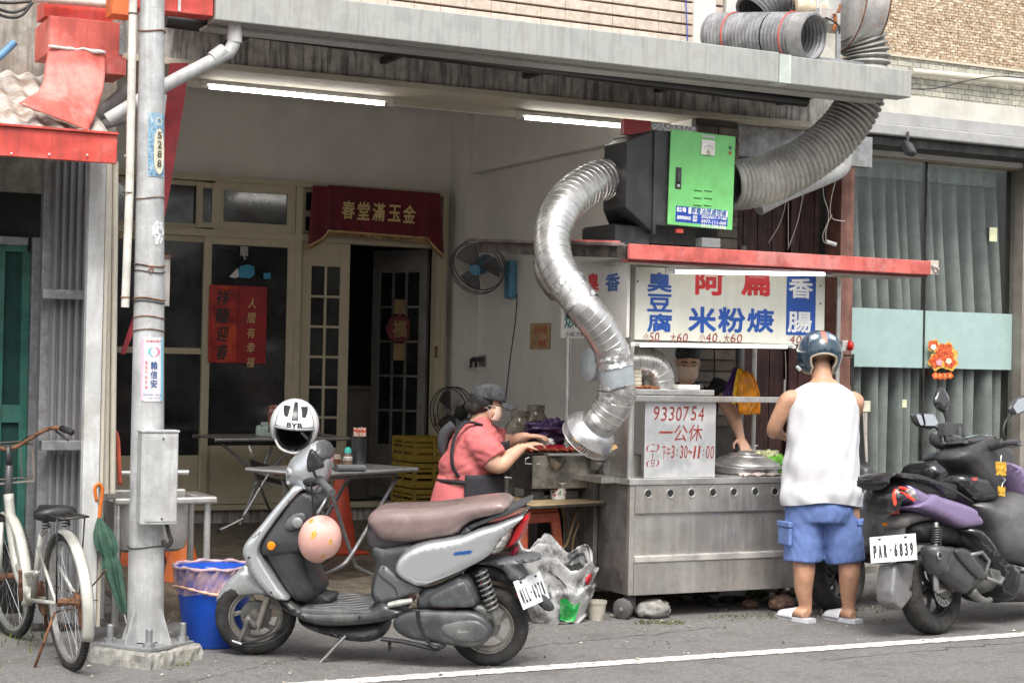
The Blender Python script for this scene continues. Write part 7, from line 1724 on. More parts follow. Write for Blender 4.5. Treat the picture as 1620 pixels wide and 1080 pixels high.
# stands and kick starter
MB().tube([FA.y(*cA(a, b), .12) for a, b in ((500, 945), (488, 965), (410, 1055))], .008, 8).build('side_stand', M('stand_metal', (.2, .19, .18), .4, metal=.7), scA)
MB().tube([FA.y(*cA(a, b), .14) for a, b in ((510, 950), (462, 1000), (440, 1025), (405, 1058))], .008, 8).build('side_stand_brace', chrome, scA)
MB().tube([FA.y(*cC(a, b), .16) for a, b in ((150, 870), (270, 885), (380, 910), (450, 930), (500, 905))], .012, 8).build('centre_stand', blackpl, scA)
MB().tube([FA.y(*cC(a, b), .18) for a, b in ((350, 720), (365, 800), (420, 900), (460, 920))], [.011, .009, .009, .012], 8, smooth=3).build('kick_lever', blackpl, scA)
MB().tube([FA.y(*cC(a, b), .15) for a, b in ((197, 880), (195, 935))], .009, 8).build('stand_peg', black, scA)
MB().tube([FA.y(*cC(a, b), .17) for a, b in ((190, 685), (250, 672), (322, 660))], [.014, .016, .013], 8).build('foot_peg', M('peg_alloy', (.5, .5, .46), .4, metal=.6, dirt=.4), scA)
MB().tube([FA.y(*cA(a, b), y_) for a, b, y_ in ((385, 455, .1), (400, 480, .12), (430, 500, .14))], .006, 8).build('bag_hook', blackpl, scA)

# ------------------------------------------------------------------ helmets
def helmet(name, label, M_, shell, open_z=-.02, visor=None, R3=(.125, .155, .135), rim=None, back=-.135):
    """open-face helmet, local +y = face, z up"""
    t = frame_thing(name, label, 'helmet', M_)
    rx, ry, rz_ = R3
    def cut(a):     # lower edge height by azimuth (a=0 at +y face side)
        c = math.cos(a); return (.0) if c > .62 else (-(.62-c)/.17*.135 if c > .45 else -.125 if c > -.35 else -.125+(back+.125)*min(1, (-.35-c)/.35))
    def fn(sc):
        def g(u, v):
            a = 2*PI*u; zc = cut(a)/rz_; la1 = math.asin(max(-1, min(1, zc))); la = PI/2+(la1-PI/2)*v
            return (rx*sc*math.cos(la)*math.sin(a), ry*sc*math.cos(la)*math.cos(a), rz_*sc*math.sin(la))
        return g
    sh = MB().grid(fn(1), 72, 30).build('shell', shell, t, smooth=True)
    MB().grid(fn(.9), 72, 26).build('lining', M('helmet_lining', (.03, .03, .032), .9), t, smooth=True)
    g = fn(.985); MB().tube([g(k/90, 1.0) for k in range(90)], .0075, 8, closed=True).build('rim', rim or M('rim_trim', (.5, .5, .5), .4), t, smooth=True)
    g = fn(.93); MB().tube([g(k/90, .98) for k in range(90)], .012, 8, closed=True).build('inner_pad', M('helmet_lining', (.03, .03, .032)), t, smooth=True)
    return t, fn
def on_helmet(fn, t, s_, w, h, mat, u, v, bold=0., dr=1.012):
    o = text(s_, w, h, mat, t, Matrix.Identity(4), world=False, bold=bold, ext=0)
    g = fn(dr); R_ = .15
    for vv in o.data.vertices:
        x_, z_ = vv.co.x, vv.co.z; p = Vector(g((u+(-x_)/(2*PI*.135)) % 1, v-z_/(.135*1.75))); vv.co = p
    return o
def patch_h(fn, t, name, mat, u0, u1, v0, v1, dr=1.008, nu=16, nv=12, shape=None):
    g = fn(dr)
    def f2(a, b):
        uu, vv = (shape(a, b) if shape else (a, b)); return g((u0+(u1-u0)*uu) % 1, v0+(v1-v0)*vv)
    return MB().grid(f2, nu, nv).build(name, mat, t, smooth=True)
whiteS = M('white_gloss', (.75, .75, .75), .2, mottle=.02, coat=.7)
# white helmet on the right mirror: face opening towards the camera side
cH = FA.M @ FA.y(466, 672, -.12)
fwd = (Vector((-.30, -1, 0))).normalized(); rgt = fwd.cross(Vector((0, 0, 1)))
def hm(c, fwd, up=Vector((0, 0, 1)), s=1):
    fwd = Vector(fwd).normalized(); r = fwd.cross(up).normalized(); u = r.cross(fwd).normalized()
    return Matrix(((r.x, fwd.x, u.x, c.x), (r.y, fwd.y, u.y, c.y), (r.z, fwd.z, u.z, c.z), (0, 0, 0, 1))) @ Matrix.Diagonal((s, s, s, 1))
H1, f1 = helmet('white_helmet', 'white open face helmet with black stripes hung on the scooter mirror', hm(cH, (-.34, -.93, -.1), Vector((.06, 0, 1))), whiteS, rim=M('grey_rim', (.35, .35, .36), .4))
stripe = M('helmet_black', (.02, .02, .02), .3)
patch_h(f1, H1, 'centre_stripe', stripe, -.022, .022, .25, .80)
patch_h(f1, H1, 'stripe_edge', stripe, -.032, -.028, .25, .82); patch_h(f1, H1, 'stripe_edge', stripe, .028, .032, .25, .82)
patch_h(f1, H1, 'vent_patch', stripe, .05, .135, .42, .72, shape=lambda a, b: (a*(1-b*.7), b)); patch_h(f1, H1, 'vent_patch', stripe, -.135, -.05, .42, .72, shape=lambda a, b: (1-(1-a)*(1-b*.7), b))
patch_h(f1, H1, 'side_line', stripe, .135, .141, .45, .98); patch_h(f1, H1, 'side_line', stripe, -.141, -.135, .45, .98)
on_helmet(f1, H1, 'BYB', .085, .028, stripe, 0, .91, .05)
for s_ in (-1, 1): MB().lathe([(.001, .008), (.014, .007), (.017, 0)], 16, Matrix.Translation((s_*.124, .02, -.03)) @ Matrix.Rotation(s_*PI/2, 4, 'Y')).build('visor_button', stripe, H1)
MB().tube([(.09, .08, -.07), (.06, .1, -.11), (.0, .09, -.13), (-.05, .08, -.12)], .006, 8, smooth=5).build('chin_strap', M('strap_white', (.5, .5, .48), .6), H1, smooth=True)
# pink helmet hanging under the handlebar
cP = FA.M @ FA.y(*cA(413, 592), .2)
pink = M('pink_gloss', (.72, .4, .34), .28, mottle=.06, mscale=3, coat=.5, dirt=.12, dcol=(.8, .6, .55), dscale=4)
H2, f2_ = helmet('pink_helmet', 'pale pink child helmet with gold stickers hanging below the scooter handlebar', hm(cP, (.1, .45, -.9), Vector((-.8, -.32, .42)), .8), pink, rim=black)
gs = M('gold_sticker', (.6, .35, .06), .4, mottle=.3, mscale=60)
for (u_, v_, w_) in ((.62, .3, .03), (.8, .5, .02), (.3, .35, .03), (.48, .34, .025), (.7, .6, .02), (.2, .6, .02), (.9, .35, .025), (.4, .62, .018)):
    patch_h(f2_, H2, 'sticker', gs, u_-w_, u_+w_, v_-w_*1.6, v_+w_*1.6, shape=lambda a, b: (.5+(a-.5)*math.sqrt(max(0, 1-(2*b-1)**2)), b))
MB().tube([FA.M @ FA.y(*cA(405, 500), .2), FA.M @ FA.y(*cA(400, 520), .22), FA.M @ FA.y(*cA(402, 545), .22)], .006, 8).build('chin_strap', blackpl, H2, world=True)
# ================================================================== purple scooter on the right
cG, cF6, cC5 = crop(1340, 780, 4.5), crop(1360, 600, 5.4), crop(1340, 560, 2.346)
rB = at(1478, 1002, Z=0); hB = Vector((.955, .297, 0)).normalized()
MBm = mkframe(rB, rB+hB*1.35, math.radians(7)); FB = Fr(MBm)
scB = frame_thing('motor_scooter', 'black and purple motor scooter with white number plate parked right of the customer', 'scooter', MBm)
purple = M('purple_paint', (.27, .2, .36), .32, metal=.35, mottle=.05, coat=.5)
gloss = M('gloss_black', (.018, .018, .02), .2, mottle=.1, coat=.7)
satin = M('satin_black', (.05, .05, .052), .35, mottle=.2, dirt=.3, dcol=(.1, .095, .09), dscale=8)
sgrey = M('satin_grey', (.2, .2, .2), .38, metal=.3, mottle=.15, dirt=.35, dcol=(.2, .19, .18), dscale=7)
wheel(scB, Vector((0, 0, .255)), .255, .165, .13, (tyreM, M('black_rim', (.04, .04, .042), .35, metal=.4)), 6)
wheel(scB, Vector((1.33, 0, .25)), .25, .165, .11, (tyreM, M('black_rim', (.04, .04, .042), .35)), 6)
dm = Matrix.Translation((0, -.085, .255)) @ Matrix.Rotation(PI/2, 4, 'X')
MB().lathe([(.06, 0), (.1, 0), (.1, .004), (.06, .004), (.06, 0)], 40, dm).build('brake_disc', chrome, scB)
mb = MB()
for k in range(18): q = dm @ Matrix.Rotation(2*PI*k/18, 4, 'Z'); mb.add([q @ V_ for V_ in (Vector((.07, -.004, .0047)), Vector((.092, .002, .0047)), Vector((.092, .008, .0047)), Vector((.07, .002, .0047)))], [(0, 1, 2, 3)])
mb.build('disc_slots', black, scB, fix=False)['kind'] = 'stuff'
MB().lathe([(.001, .03), (.045, .03), (.055, .0), (.055, -.02)], 24, dm).build('disc_carrier', sgrey, scB, smooth=40)
cT = lambda a, b: (lambda q: (q[0]+45*max(0, (1440-q[0])/75), q[1]))(cF6(a, b))
cTG = lambda a, b: (lambda q: (q[0]+40*max(0, (1440-q[0])/60), q[1]))(cG(a, b))
# rear hugger and mud flap
PF(FB, 'mud_flap', [(305, 700), (318, 560), (325, 510), (440, 485), (500, 530), (468, 640), (430, 690), (476, 702), (378, 825), (312, 772)], -.02, cG, sgrey, scB, .06, .02, .014, 1, yc=.02, flat=.75)
PF(FB, 'wheel_hugger', [(400, 470), (430, 400), (500, 365), (600, 372), (605, 400), (520, 405), (470, 440), (450, 490)], -.03, cG, M('hugger_grey', (.15, .145, .14), .5, dirt=.4), scB, .075, .03, .014, 2)
# muffler
PF(FB, 'muffler', [(715, 385), (790, 400), (880, 470), (990, 600), (930, 645), (880, 690), (860, 712), (800, 680), (700, 592), (676, 560)], -.2, cG, satin, scB, .06, .05, .014, 2, yc=-.17)
PF(FB, 'muffler_tip', [(600, 392), (628, 366), (700, 378), (724, 396), (722, 430), (690, 530), (668, 582), (645, 560), (612, 450)], -.2, cG, M('muffler_tip_grey', (.09, .09, .092), .4, metal=.4), scB, .065, .03, .01, 2, yc=-.17)
q = FB.y(*cG(665, 440), -.238); MB().lathe([(.001, .0), (.02, .0), (.022, -.006), (.026, -.006)], 20, rotm(q, rx=PI/2)).build('muffler_outlet', chrome, scB); MB().lathe([(.001, .002), (.014, .002)], 16, rotm(q, rx=PI/2)).build('outlet_hole', black, scB)
PF(FB, 'heat_shield', [(770, 400), (822, 398), (870, 420), (1000, 592), (985, 606), (930, 602), (800, 468)], -.24, cG, M('shield_grey', (.075, .075, .078), .4, metal=.3), scB, .015, .02, .012, 2, yc=-.235)
MB().tube([FB.y(*cG(a, b), -.17) for a, b in ((880, 690), (930, 740), (990, 765), (1020, 755))], [.035, .025, .018, .018], 12, smooth=3).build('exhaust_pipe', engM, scB, smooth=True)
PF(FB, 'engine', [(800, 400), (960, 380), (1040, 460), (1120, 600), (1130, 660), (1000, 720), (900, 640), (860, 540)], -.1, cG, engM, scB, .1, .06, .018, 2)
for pts in (((880, 440), (960, 420), (1010, 480), (980, 590)), ((985, 600), (1090, 640), (1110, 600))): MB().tube([FB.y(*cG(a, b), -.21) for a, b in pts], .012, 8).build('engine_frame', sgrey, scB, smooth=True)
for k in range(5): MB().bar(FB.y(*cG(1020+k*14, 540+k*4), -.2), FB.y(*cG(1045+k*13, 610+k*3), -.2), .006, .03).build('cooling_fin', engM, scB)
# shock absorber
s0, s1 = FB.y(*cG(637, 245), -.13), FB.y(*cG(634, 365), -.13); ax = s1-s0; L_ = ax.length; mS = Matrix.Translation(s0) @ ax.to_track_quat('Z', 'Y').to_matrix().to_4x4()
MB().tube([mS @ Vector((.026*math.cos(k*.6), .026*math.sin(k*.6), L_*k/74)) for k in range(74)], .006, 8).build('shock_spring', M('spring_dark', (.08, .08, .08), .4, metal=.5), scB, smooth=True)
MB().tube([s0-Vector((0, 0, -.03)), FB.y(*cG(630, 640), -.13)], [.014, .016], 12).build('shock_body', M('alloy_grey', (.45, .44, .42), .35, metal=.8), scB, smooth=40)
MB().tube([FB.y(*cG(a, b), -.13) for a, b in ((628, 560), (632, 640), (640, 690), (700, 680))], [.018, .02, .018, .012], 12, smooth=3).build('swing_arm', M('alloy_grey', (.45, .44, .42)), scB, smooth=True)
PF(FB, 'inner_arch', [(450, 230), (600, 190), (700, 200), (850, 260), (1000, 420), (900, 440), (760, 360), (600, 350), (480, 330)], -.03, cG, black, scB, .09, .03, .02, 2)
PF(FB, 'seat_frame', [(240, 210), (300, 160), (430, 130), (640, 150), (720, 190), (560, 200), (440, 230), (330, 260), (255, 240)], -.05, cTG, M('under_tail_grey', (.16, .155, .15), .5, dirt=.4, mottle=.15), scB, .08, .03, .015, 2)
# body panels
PF(FB, 'side_panel', [(500, 95), (530, 78), (640, 0), (700, 20), (850, 70), (930, 110), (960, 160), (985, 215), (960, 232), (860, 245), (760, 200), (640, 140)], -.17, cG, purple, scB, .175, .03, .014, 2, yfun=lambda x, z: .88+.25*min(1, max(0, x+.2)), flat=.75)
PF(FB, 'side_panel_upper', [(470, 900), (640, 985), (700, 985), (880, 1060), (1000, 1140), (1080, 1220), (900, 1200), (760, 1140), (600, 1090), (520, 1060)], -.16, cF6, purple, scB, .165, .03, .014, 2, yfun=lambda x, z: .88+.25*min(1, max(0, x+.2)), flat=.75)
PF(FB, 'tail_cowl', [(65, 1000), (85, 935), (130, 900), (180, 888), (420, 925), (690, 985), (600, 1060), (560, 1090), (470, 1090), (300, 1060), (200, 1100), (130, 1150), (90, 1090)], -.1, cT, gloss, scB, .135, .05, .014, 2)
red_e = M('tail_lamp_lit', (.7, .03, .02), .15, mottle=.1, emit=(1, .07, .03), estr=.6, coat=.5)
for pts in (((215, 920), (300, 935), (390, 945), (385, 925), (240, 912)), ((240, 955), (350, 990), (480, 1040), (470, 1018), (330, 968)), ((95, 990), (120, 940), (150, 930), (120, 1000), (150, 1060), (135, 1075)), ): PF(FB, 'tail_lamp', list(pts), -.14, cT, red_e, scB, .012, .01, .008, 1, yc=-.132)
PF(FB, 'indicator_lens', [(395, 925), (530, 955), (545, 1000), (500, 1035), (440, 1000)], -.14, cF6, M('lamp_clear', (.55, .53, .5)), scB, .012, .02, .01, 2, yc=-.13)
p = FB.y(*cG(320, 120), -.1); MB().box(-.002, .006, -.045, .045, -.022, .022, rotm(FB.x(*cG(320, 120), -.3))).build('rear_reflector', redmet, scB, bevel=.003)
p = FB.x(*cG(290, 218), -.3); MB().box(-.01, .01, -.03, .03, -.008, .008, rotm(p)).build('plate_lamp', M('amber_reflector', (0, 0, 0)), scB)
PF(FB, 'seat', [(300, 795), (420, 790), (560, 800), (700, 850), (860, 930), (980, 1010), (1050, 1080), (1030, 1090), (900, 1010), (780, 950), (600, 880), (420, 850), (300, 830)], -.12, cF6, M('seat_black', (.03, .03, .031), .5, dirt=.3, dcol=(.1, .1, .1)), scB, .13, .05, .014, 2)
PF(FB, 'grab_rail', [(40, 860), (95, 790), (300, 800), (560, 850), (680, 880), (790, 990), (760, 985), (650, 910), (500, 870), (300, 845), (120, 830), (75, 870), (75, 935)], -.13, cT, gloss, scB, .14, .02, .012, 2)
MB().box(-.32, .2, -.1, .1, -.05, .05, rotm(FB.y(*cF6(560, 900), 0)+Vector((0, 0, -.03)), ry=.12)).build('seat_body', black, scB, bevel=.03)
# plate
numplate(scB, FB, FB.x(*cG(329, 392), -.40), .262, .15, Matrix.Rotation(math.radians(20), 4, 'Z') @ base @ Matrix.Rotation(math.radians(-14), 4, 'X') @ Matrix.Rotation(math.radians(-2), 4, 'Y'), 'PAR.6839')
MB().bar(FB.x(*cG(340, 250), -.3), FB.x(*cG(340, 460), -.38), .12, .02).build('plate_bracket', satin, scB)
# floor board, leg shield, front body
PF(FB, 'floor_side', [(900, 250), (990, 235), (1080, 350), (1160, 460), (1260, 520), (1260, 760), (1190, 745), (1170, 600), (1100, 500), (1000, 400)], -.2, cG, gloss, scB, .2, .05, .018, 2)
PF(FB, 'belly_pan', [(1180, 700), (1190, 560), (1260, 540), (1500, 560), (1500, 740), (1260, 770)], -.15, cG, satin, scB, .17, .05, .02, 2)
PF(FB, 'floor_board', [(1140, 470), (1260, 510), (1500, 540), (1500, 580), (1260, 560)], -.18, cG, sgrey, scB, .19, .03, .016, 2)
lgs = M('leg_shield_grey', (.13, .13, .132), .42, mottle=.15, dirt=.2)
PF(FB, 'leg_shield', [(505, 555), (560, 545), (600, 535), (650, 480), (760, 440), (820, 700), (760, 800), (640, 770), (600, 740), (560, 650)], -.14, cC5, lgs, scB, .19, .12, .02, 2)
PF(FB, 'front_panel', [(600, 400), (650, 400), (700, 450), (760, 520), (740, 620), (690, 560), (650, 480)], -.2, cC5, purple, scB, .2, .04, .02, 2)
PF(FB, 'front_cowl', [(425, 385), (450, 340), (520, 298), (545, 300), (600, 330), (625, 380), (600, 470), (545, 545), (500, 480), (470, 430)], -.1, cC5, satin, scB, .13, .08, .016, 2)
PF(FB, 'glove_box', [(870, 815), (1000, 800), (1150, 850), (1200, 1000), (1050, 1050), (900, 950)], -.1, cF6, gloss, scB, .12, .04, .016, 2)
PF(FB, 'instrument_panel', [(870, 520), (1060, 465), (1200, 480), (1130, 540), (980, 570), (900, 560)], -.08, cF6, M('dash_gloss', (.03, .03, .035), .08, coat=1), scB, .1, .03, .012, 2)
# handlebars
gL, gLi = FB.y(*cF6(545, 675), .30), FB.y(*cF6(725, 635), .17); gR, gRi = FB.y(*cF6(1365, 535), -.33), FB.y(*cF6(1210, 545), -.2)
gm = M('grip_rubber', (0, 0, 0))
MB().tube([gL, gL.lerp(gLi, .9)], .019, 14).build('grip', gm, scB, smooth=40); MB().tube([gR, gR.lerp(gRi, .9)], .019, 14).build('grip', gm, scB, smooth=40)
MB().tube([gLi.lerp(gL, .05), gLi, (gLi+gRi)/2, gRi, gRi.lerp(gR, .05)], [.025, .03, .04, .03, .026], 14, smooth=3).build('bar_cover', satin, scB, smooth=True)
MB().tube([FB.y(*cF6(555, 700), .3), FB.y(*cF6(640, 690), .24), FB.y(*cF6(740, 660), .18)], .006, 8, smooth=3).build('brake_lever', M('dark_alloy', (0, 0, 0)), scB)
MB().tube([FB.y(*cF6(1400, 555), -.34), FB.y(*cF6(1290, 575), -.27), FB.y(*cF6(1220, 570), -.2)], .006, 8, smooth=3).build('brake_lever', M('dark_alloy', (0, 0, 0)), scB)
mirM = M('mirror_glass', (.75, .77, .8), .03, metal=1, mottle=0)
def mirror(name, pts, stem, yy, glass, par=scB):
    poly = [FB.y(*cF6(a, b), yy) for a, b in pts]; xs = [(p.x, p.z) for p in poly]
    o = pillow(xs, .022, .03, .01, 2).xf(Matrix.Translation((0, yy, 0))).build(name, gloss if not glass else satin, par, smooth=50)
    if glass:
        c = sum((Vector(q) for q in xs), Vector((0, 0)))/len(xs)
        MB().prism([tuple(c+(Vector(q)-c)*.88) for q in xs], -.0235, -.0225, Matrix.Translation((0, yy, 0))).build('mirror_glass', mirM, o)
    MB().tube([FB.y(*cF6(a, b), yy+.0) for a, b in stem], .007, 8, smooth=3).build('mirror_stem', blackpl, par, smooth=True)
mirror('mirror', [(440, 300), (470, 288), (600, 292), (625, 315), (655, 375), (620, 420), (590, 425), (480, 395)], [(630, 400), (680, 440), (700, 520), (720, 600)], .22, True)
mirror('mirror', [(640, 160), (685, 60), (725, 100), (755, 160), (745, 240), (725, 290), (650, 235)], [(722, 285), (740, 360), (715, 430), (735, 540)], .12, False)
mirror('mirror', [(1270, 240), (1320, 165), (1440, 130), (1440, 250), (1310, 305)], [(1300, 300), (1250, 350), (1225, 440), (1240, 520)], -.26, True)
MB().bar(FB.y(*cF6(700, 430), .1), FB.y(*cF6(870, 430), .1), .05, .08).build('phone_holder', satin, scB, bevel=.005)
MB().bar(FB.y(*cF6(825, 390), .08), FB.y(*cF6(825, 500), .08), .01, .09).build('phone_clamp', sgrey, scB, bevel=.003)
MB().tube([FB.y(*cF6(760, 600), .14), FB.y(*cF6(640, 520), .16), FB.y(*cF6(660, 440), .14)], [.02, .035, .02], 10, smooth=3).build('master_cylinder', satin, scB, smooth=True)
MB().bar(FB.y(*cF6(965, 850), -.125), FB.y(*cF6(998, 850), -.125), .012, .02).build('red_button', redmet, scB)
ky = thing('key_charm', 'yellow tassel key charms hanging from the purple scooter ignition', 'key charm', tuple(FB.M @ FB.y(*cF6(1210, 780), -.2)))
yel = M('charm_yellow', (.65, .35, .03), .5, mottle=.4, mscale=60)
for a, b, c, d in ((1165, 700, 1250, 825), (1185, 910, 1240, 1000)):
    q = [FB.M @ FB.y(*cF6(*v), -.22) for v in ((a, b), (c, b+8), (c-5, d), (a+5, d-8))]; n_ = (q[1]-q[0]).cross(q[3]-q[0]).normalized()*.006
    MB().loft([[v+n_ for v in q], [v-n_ for v in q]]).build('charm', yel, ky, world=True, bevel=.002)
MB().tube([FB.M @ FB.y(*cF6(a, b), -.215) for a, b in ((1210, 650), (1205, 700), (1215, 830), (1245, 850), (1220, 890), (1215, 915))], .004, 6, smooth=3).build('key_ring', chrome, ky, world=True)
# dark scooter standing behind
MD = mkframe(rB+Vector((-.03, .85, 0)), rB+Vector((-.03, .85, 0))+hB*1.3, math.radians(5)); FD = Fr(MD)
scD = frame_thing('motor_scooter', 'dark scooter mostly hidden behind the purple one beside the shop window', 'scooter', MD)
PF(FD, 'tail_body', [(1362, 735), (1380, 742), (1400, 760), (1410, 800), (1420, 880), (1400, 890), (1375, 860), (1362, 800)], -.1, lambda a, b: (a, b), satin, scD, .15, .05, .02, 2)
PF(FD, 'front_body', [(1470, 738), (1482, 728), (1510, 733), (1535, 738), (1546, 752), (1530, 765), (1500, 768), (1475, 765)], -.1, lambda a, b: (a, b), gloss, scD, .15, .06, .02, 2)
PF(FD, 'screen', [(1510, 735), (1530, 730), (1542, 748), (1520, 748)], -.2, lambda a, b: (a, b), M('lamp_clear', (0, 0, 0)), scD, .17, .02, .012, 2)
MB().box(.0, 1.0, -.14, .14, .35, .7).build('middle_body', satin, scD, bevel=.06)
wheel(scD, Vector((0, 0, .25)), .25, .165, .12, (tyreM, M('black_rim', (0, 0, 0))), 5, tread=False); wheel(scD, Vector((1.3, 0, .25)), .25, .165, .11, (tyreM, M('black_rim', (0, 0, 0))), 5, tread=False)

# ================================================================== bicycle on the left
rK, fK = at(112, 1058, Z=0), at(14, 1003, Z=0)
MK = mkframe(rK, rK+(fK-rK).normalized(), math.radians(4)); FK = Fr(MK); bWB = 1.06
bk_ = frame_thing('bicycle', 'old cream silver step-through bicycle with black saddle against the tin shack', 'bicycle', MK)
cream = M('bike_cream_silver', (.58, .58, .52), .35, metal=.4, mottle=.12, rust=.5, dirt=.3, dcol=(.3, .27, .22), dscale=12)
def bwheel(c, rot=None):
    m = Matrix.Translation(c) @ (rot or Matrix.Identity(4)) @ Matrix.Rotation(PI/2, 4, 'X')
    ring = lambda r: [m @ Vector((r*math.cos(2*PI*k/64), r*math.sin(2*PI*k/64), 0)) for k in range(64)]
    t = MB().tube(ring(.307), .019, 12, closed=True).build('tyre', tyreM, bk_, smooth=True)
    mb = MB()
    for k in range(80):
        for s_ in (-1, 1): q = m @ Matrix.Rotation(2*PI*(k+(.5 if s_ > 0 else 0))/80, 4, 'Z'); mb.box(.317, .3275, -.006, .006, s_*.009-.005, s_*.009+.005, q)
    mb.build('tread_knobs', tyreM, t)['kind'] = 'stuff'
    MB().lathe([(.272, -.013), (.288, -.014), (.296, -.008), (.296, .008), (.288, .014), (.272, .013), (.272, -.013)], 64, m).build('rim', M('bike_rim', (.6, .6, .58), .3, metal=.8, rust=.4, dirt=.3), bk_, smooth=40)
    hub = MB().tube([m @ Vector((0, 0, -.05)), m @ Vector((0, 0, .05))], .018, 12).build('hub', rustM, bk_, smooth=40)
    for k in range(32):
        a = 2*PI*k/32; s_ = -1 if k % 2 else 1; b = a+s_*(.5 if k % 4 < 2 else -.5)
        MB().tube([m @ Vector((.018*math.cos(b), .018*math.sin(b), s_*.03)), m @ Vector((.275*math.cos(a), .275*math.sin(a), 0))], .0011, 4, caps=False).build('spoke', chrome, hub)
rw, fw = Vector((0, 0, .325)), Vector((bWB, 0, .325)); bwheel(rw); bwheel(fw, Matrix.Rotation(.12, 4, 'Z'))
def fender(c, a0, a1, r=.345, w=.028):
    MB().grid(lambda u, v: (c.x+(r-.012*(2*v-1)**2)*math.cos(a0+(a1-a0)*u), (v-.5)*2*w, c.z+(r-.012*(2*v-1)**2)*math.sin(a0+(a1-a0)*u)), 40, 6).build('fender', cream, bk_, smooth=True, solid=.002)
fender(rw, math.radians(20), math.radians(205)); fender(fw, math.radians(40), math.radians(200))
bb, hd, hd2, stp = FK.y(52, 947, 0), FK.y(13, 790, 0), FK.y(14, 735, 0), FK.y(66, 845, 0)
sdl = FK.y(82, 808, 0)-Vector((.24, 0, .84))
T = lambda n, pts, r, mt=cream, sm=0, par=bk_, **k: MB().tube(pts, r, 12, smooth=sm, **k).build(n, mt, par, smooth=True)
T('frame_tube', [hd+Vector((-.01, 0, .03)), FK.y(20, 850, 0), FK.y(30, 908, 0), bb], .027, sm=5); T('frame_tube', [FK.y(14, 800, 0), FK.y(22, 870, 0), FK.y(34, 905, 0), FK.y(60, 905, 0)], .016, sm=4)
T('seat_tube', [bb, stp], .016); T('head_tube', [hd-Vector((-.03, 0, .12)), hd2], .02, satin)
for s_ in (-.055, .055):
    T('chain_stay', [bb+Vector((0, s_*.5, 0)), rw+Vector((0, s_, 0))], .010); T('seat_stay', [stp+Vector((0, s_*.4, -.06)), rw+Vector((0, s_, 0))], .008)
    T('fork_blade', [hd+Vector((.03, s_*.6, -.12)), fw+Vector((0, s_, 0))], .012); T('rack_stay', [Vector((-.12, s_*1.2, .74)), rw+Vector((0, s_, 0))], .004, darkmet); T('fender_stay', [Vector((-.34, s_*.8, .37)), rw+Vector((0, s_, 0))], .003, rustM)
T('seat_post', [stp, sdl+Vector((.24, 0, .79))], .012, chrome)
sd2 = M('saddle_vinyl', (.02, .02, .021), .45, mottle=.2)
sdm = MB(); sdm.loft([[Vector((x_+.0, w*math.sin(a), .84+h*math.cos(a)-(.012 if math.cos(a) < 0 else 0))) for a in [2*PI*k/20 for k in range(20)]] for x_, w, h in ((.12, .05, .012), (.135, .095, .03), (.18, .108, .034), (.24, .09, .03), (.32, .045, .024), (.4, .028, .02), (.42, .015, .01))])
sdm.xf(Matrix.Translation(sdl)).build('saddle', sd2, bk_, smooth=True)
for k in range(2): T('saddle_spring', [sdl+Vector((.17+.018*math.cos(q*.7), (k-.5)*.1+.018*math.sin(q*.7), .765+q*.0016)) for q in range(34)], .003, darkmet)
for y_ in (-.05, -.02, .02, .05): T('rack_bar', [(-.2, y_, .745), (.14, y_, .735)], .0045, darkmet)
T('rack_frame', [(-.2, -.06, .745), (-.2, .06, .745), (.14, .06, .74), (.14, -.06, .74)], .005, darkmet, closed=True)
T('stem', [hd2, hd2+Vector((-.0, 0, .1))], .014, satin)
for s_ in (-1, 1):
    T('handlebar', [hd2+Vector((0, 0, .08)), hd2+Vector((.02, s_*.07, .1)), hd2+Vector((.0, s_*.2, .17)), hd2+Vector((-.1, s_*.25, .18)), hd2+Vector((-.22, s_*.27, .165))], .011, rustM, 4)
    T('grip', [hd2+Vector((-.12, s_*.255, .18)), hd2+Vector((-.24, s_*.272, .163))], .017, black)
    T('brake_lever', [hd2+Vector((-.06, s_*.24, .165)), hd2+Vector((-.2, s_*.262, .12))], .006, darkmet)
T('cable', [hd2+Vector((.0, -.15, .15)), hd2+Vector((.14, -.1, .1)), hd2+Vector((.1, 0, -.1)), hd], .003, black, 4)
MB().lathe([(.001, -.003), (.085, -.003), (.085, .003), (.001, .003)], 32, rotm(bb+Vector((0, -.045, 0)), rx=PI/2)).build('chain_ring', rustM, bk_)
T('crank', [bb+Vector((0, -.06, 0)), bb+Vector((.05, -.075, -.16))], .01, rustM); T('crank', [bb+Vector((0, .06, 0)), bb+Vector((-.05, .07, .16))], .01, rustM)
MB().box(-.045, .045, -.04, .04, -.013, .013, rotm(bb+Vector((.05, -.12, -.16)))).build('pedal', blackpl, bk_, bevel=.003); MB().box(-.04, .04, -.002, .002, -.006, .006, rotm(bb+Vector((.05, -.162, -.16)))).build('pedal_reflector', M('amber_reflector', (0, 0, 0)), bk_)
T('chain', [bb+Vector((0, -.045, .085)), rw+Vector((.0, -.045, .035)), rw+Vector((-.03, -.045, 0)), rw+Vector((0, -.045, -.035)), bb+Vector((0, -.045, -.085))], .004, rustM)
MB().lathe([(.001, -.02), (.03, -.02), (.042, -.004), (.035, .01), (.001, .01)], 24, rotm(rw+Vector((0, -.05, 0)), rx=PI/2)).build('freewheel', rustM, bk_)
T('derailleur', [rw+Vector((.0, -.06, 0)), rw+Vector((.03, -.07, -.07)), rw+Vector((.0, -.06, -.13))], [.012, .016, .01], rustM); T('kick_stand', [rw+Vector((.05, .05, -.05)), Vector((.12, .14, .01))], .007, rustM); T('guard_loop', [Vector((.08, -.07, .3)), Vector((-.08, -.12, .42)), Vector((-.3, -.1, .5))], .004, rustM, 3)
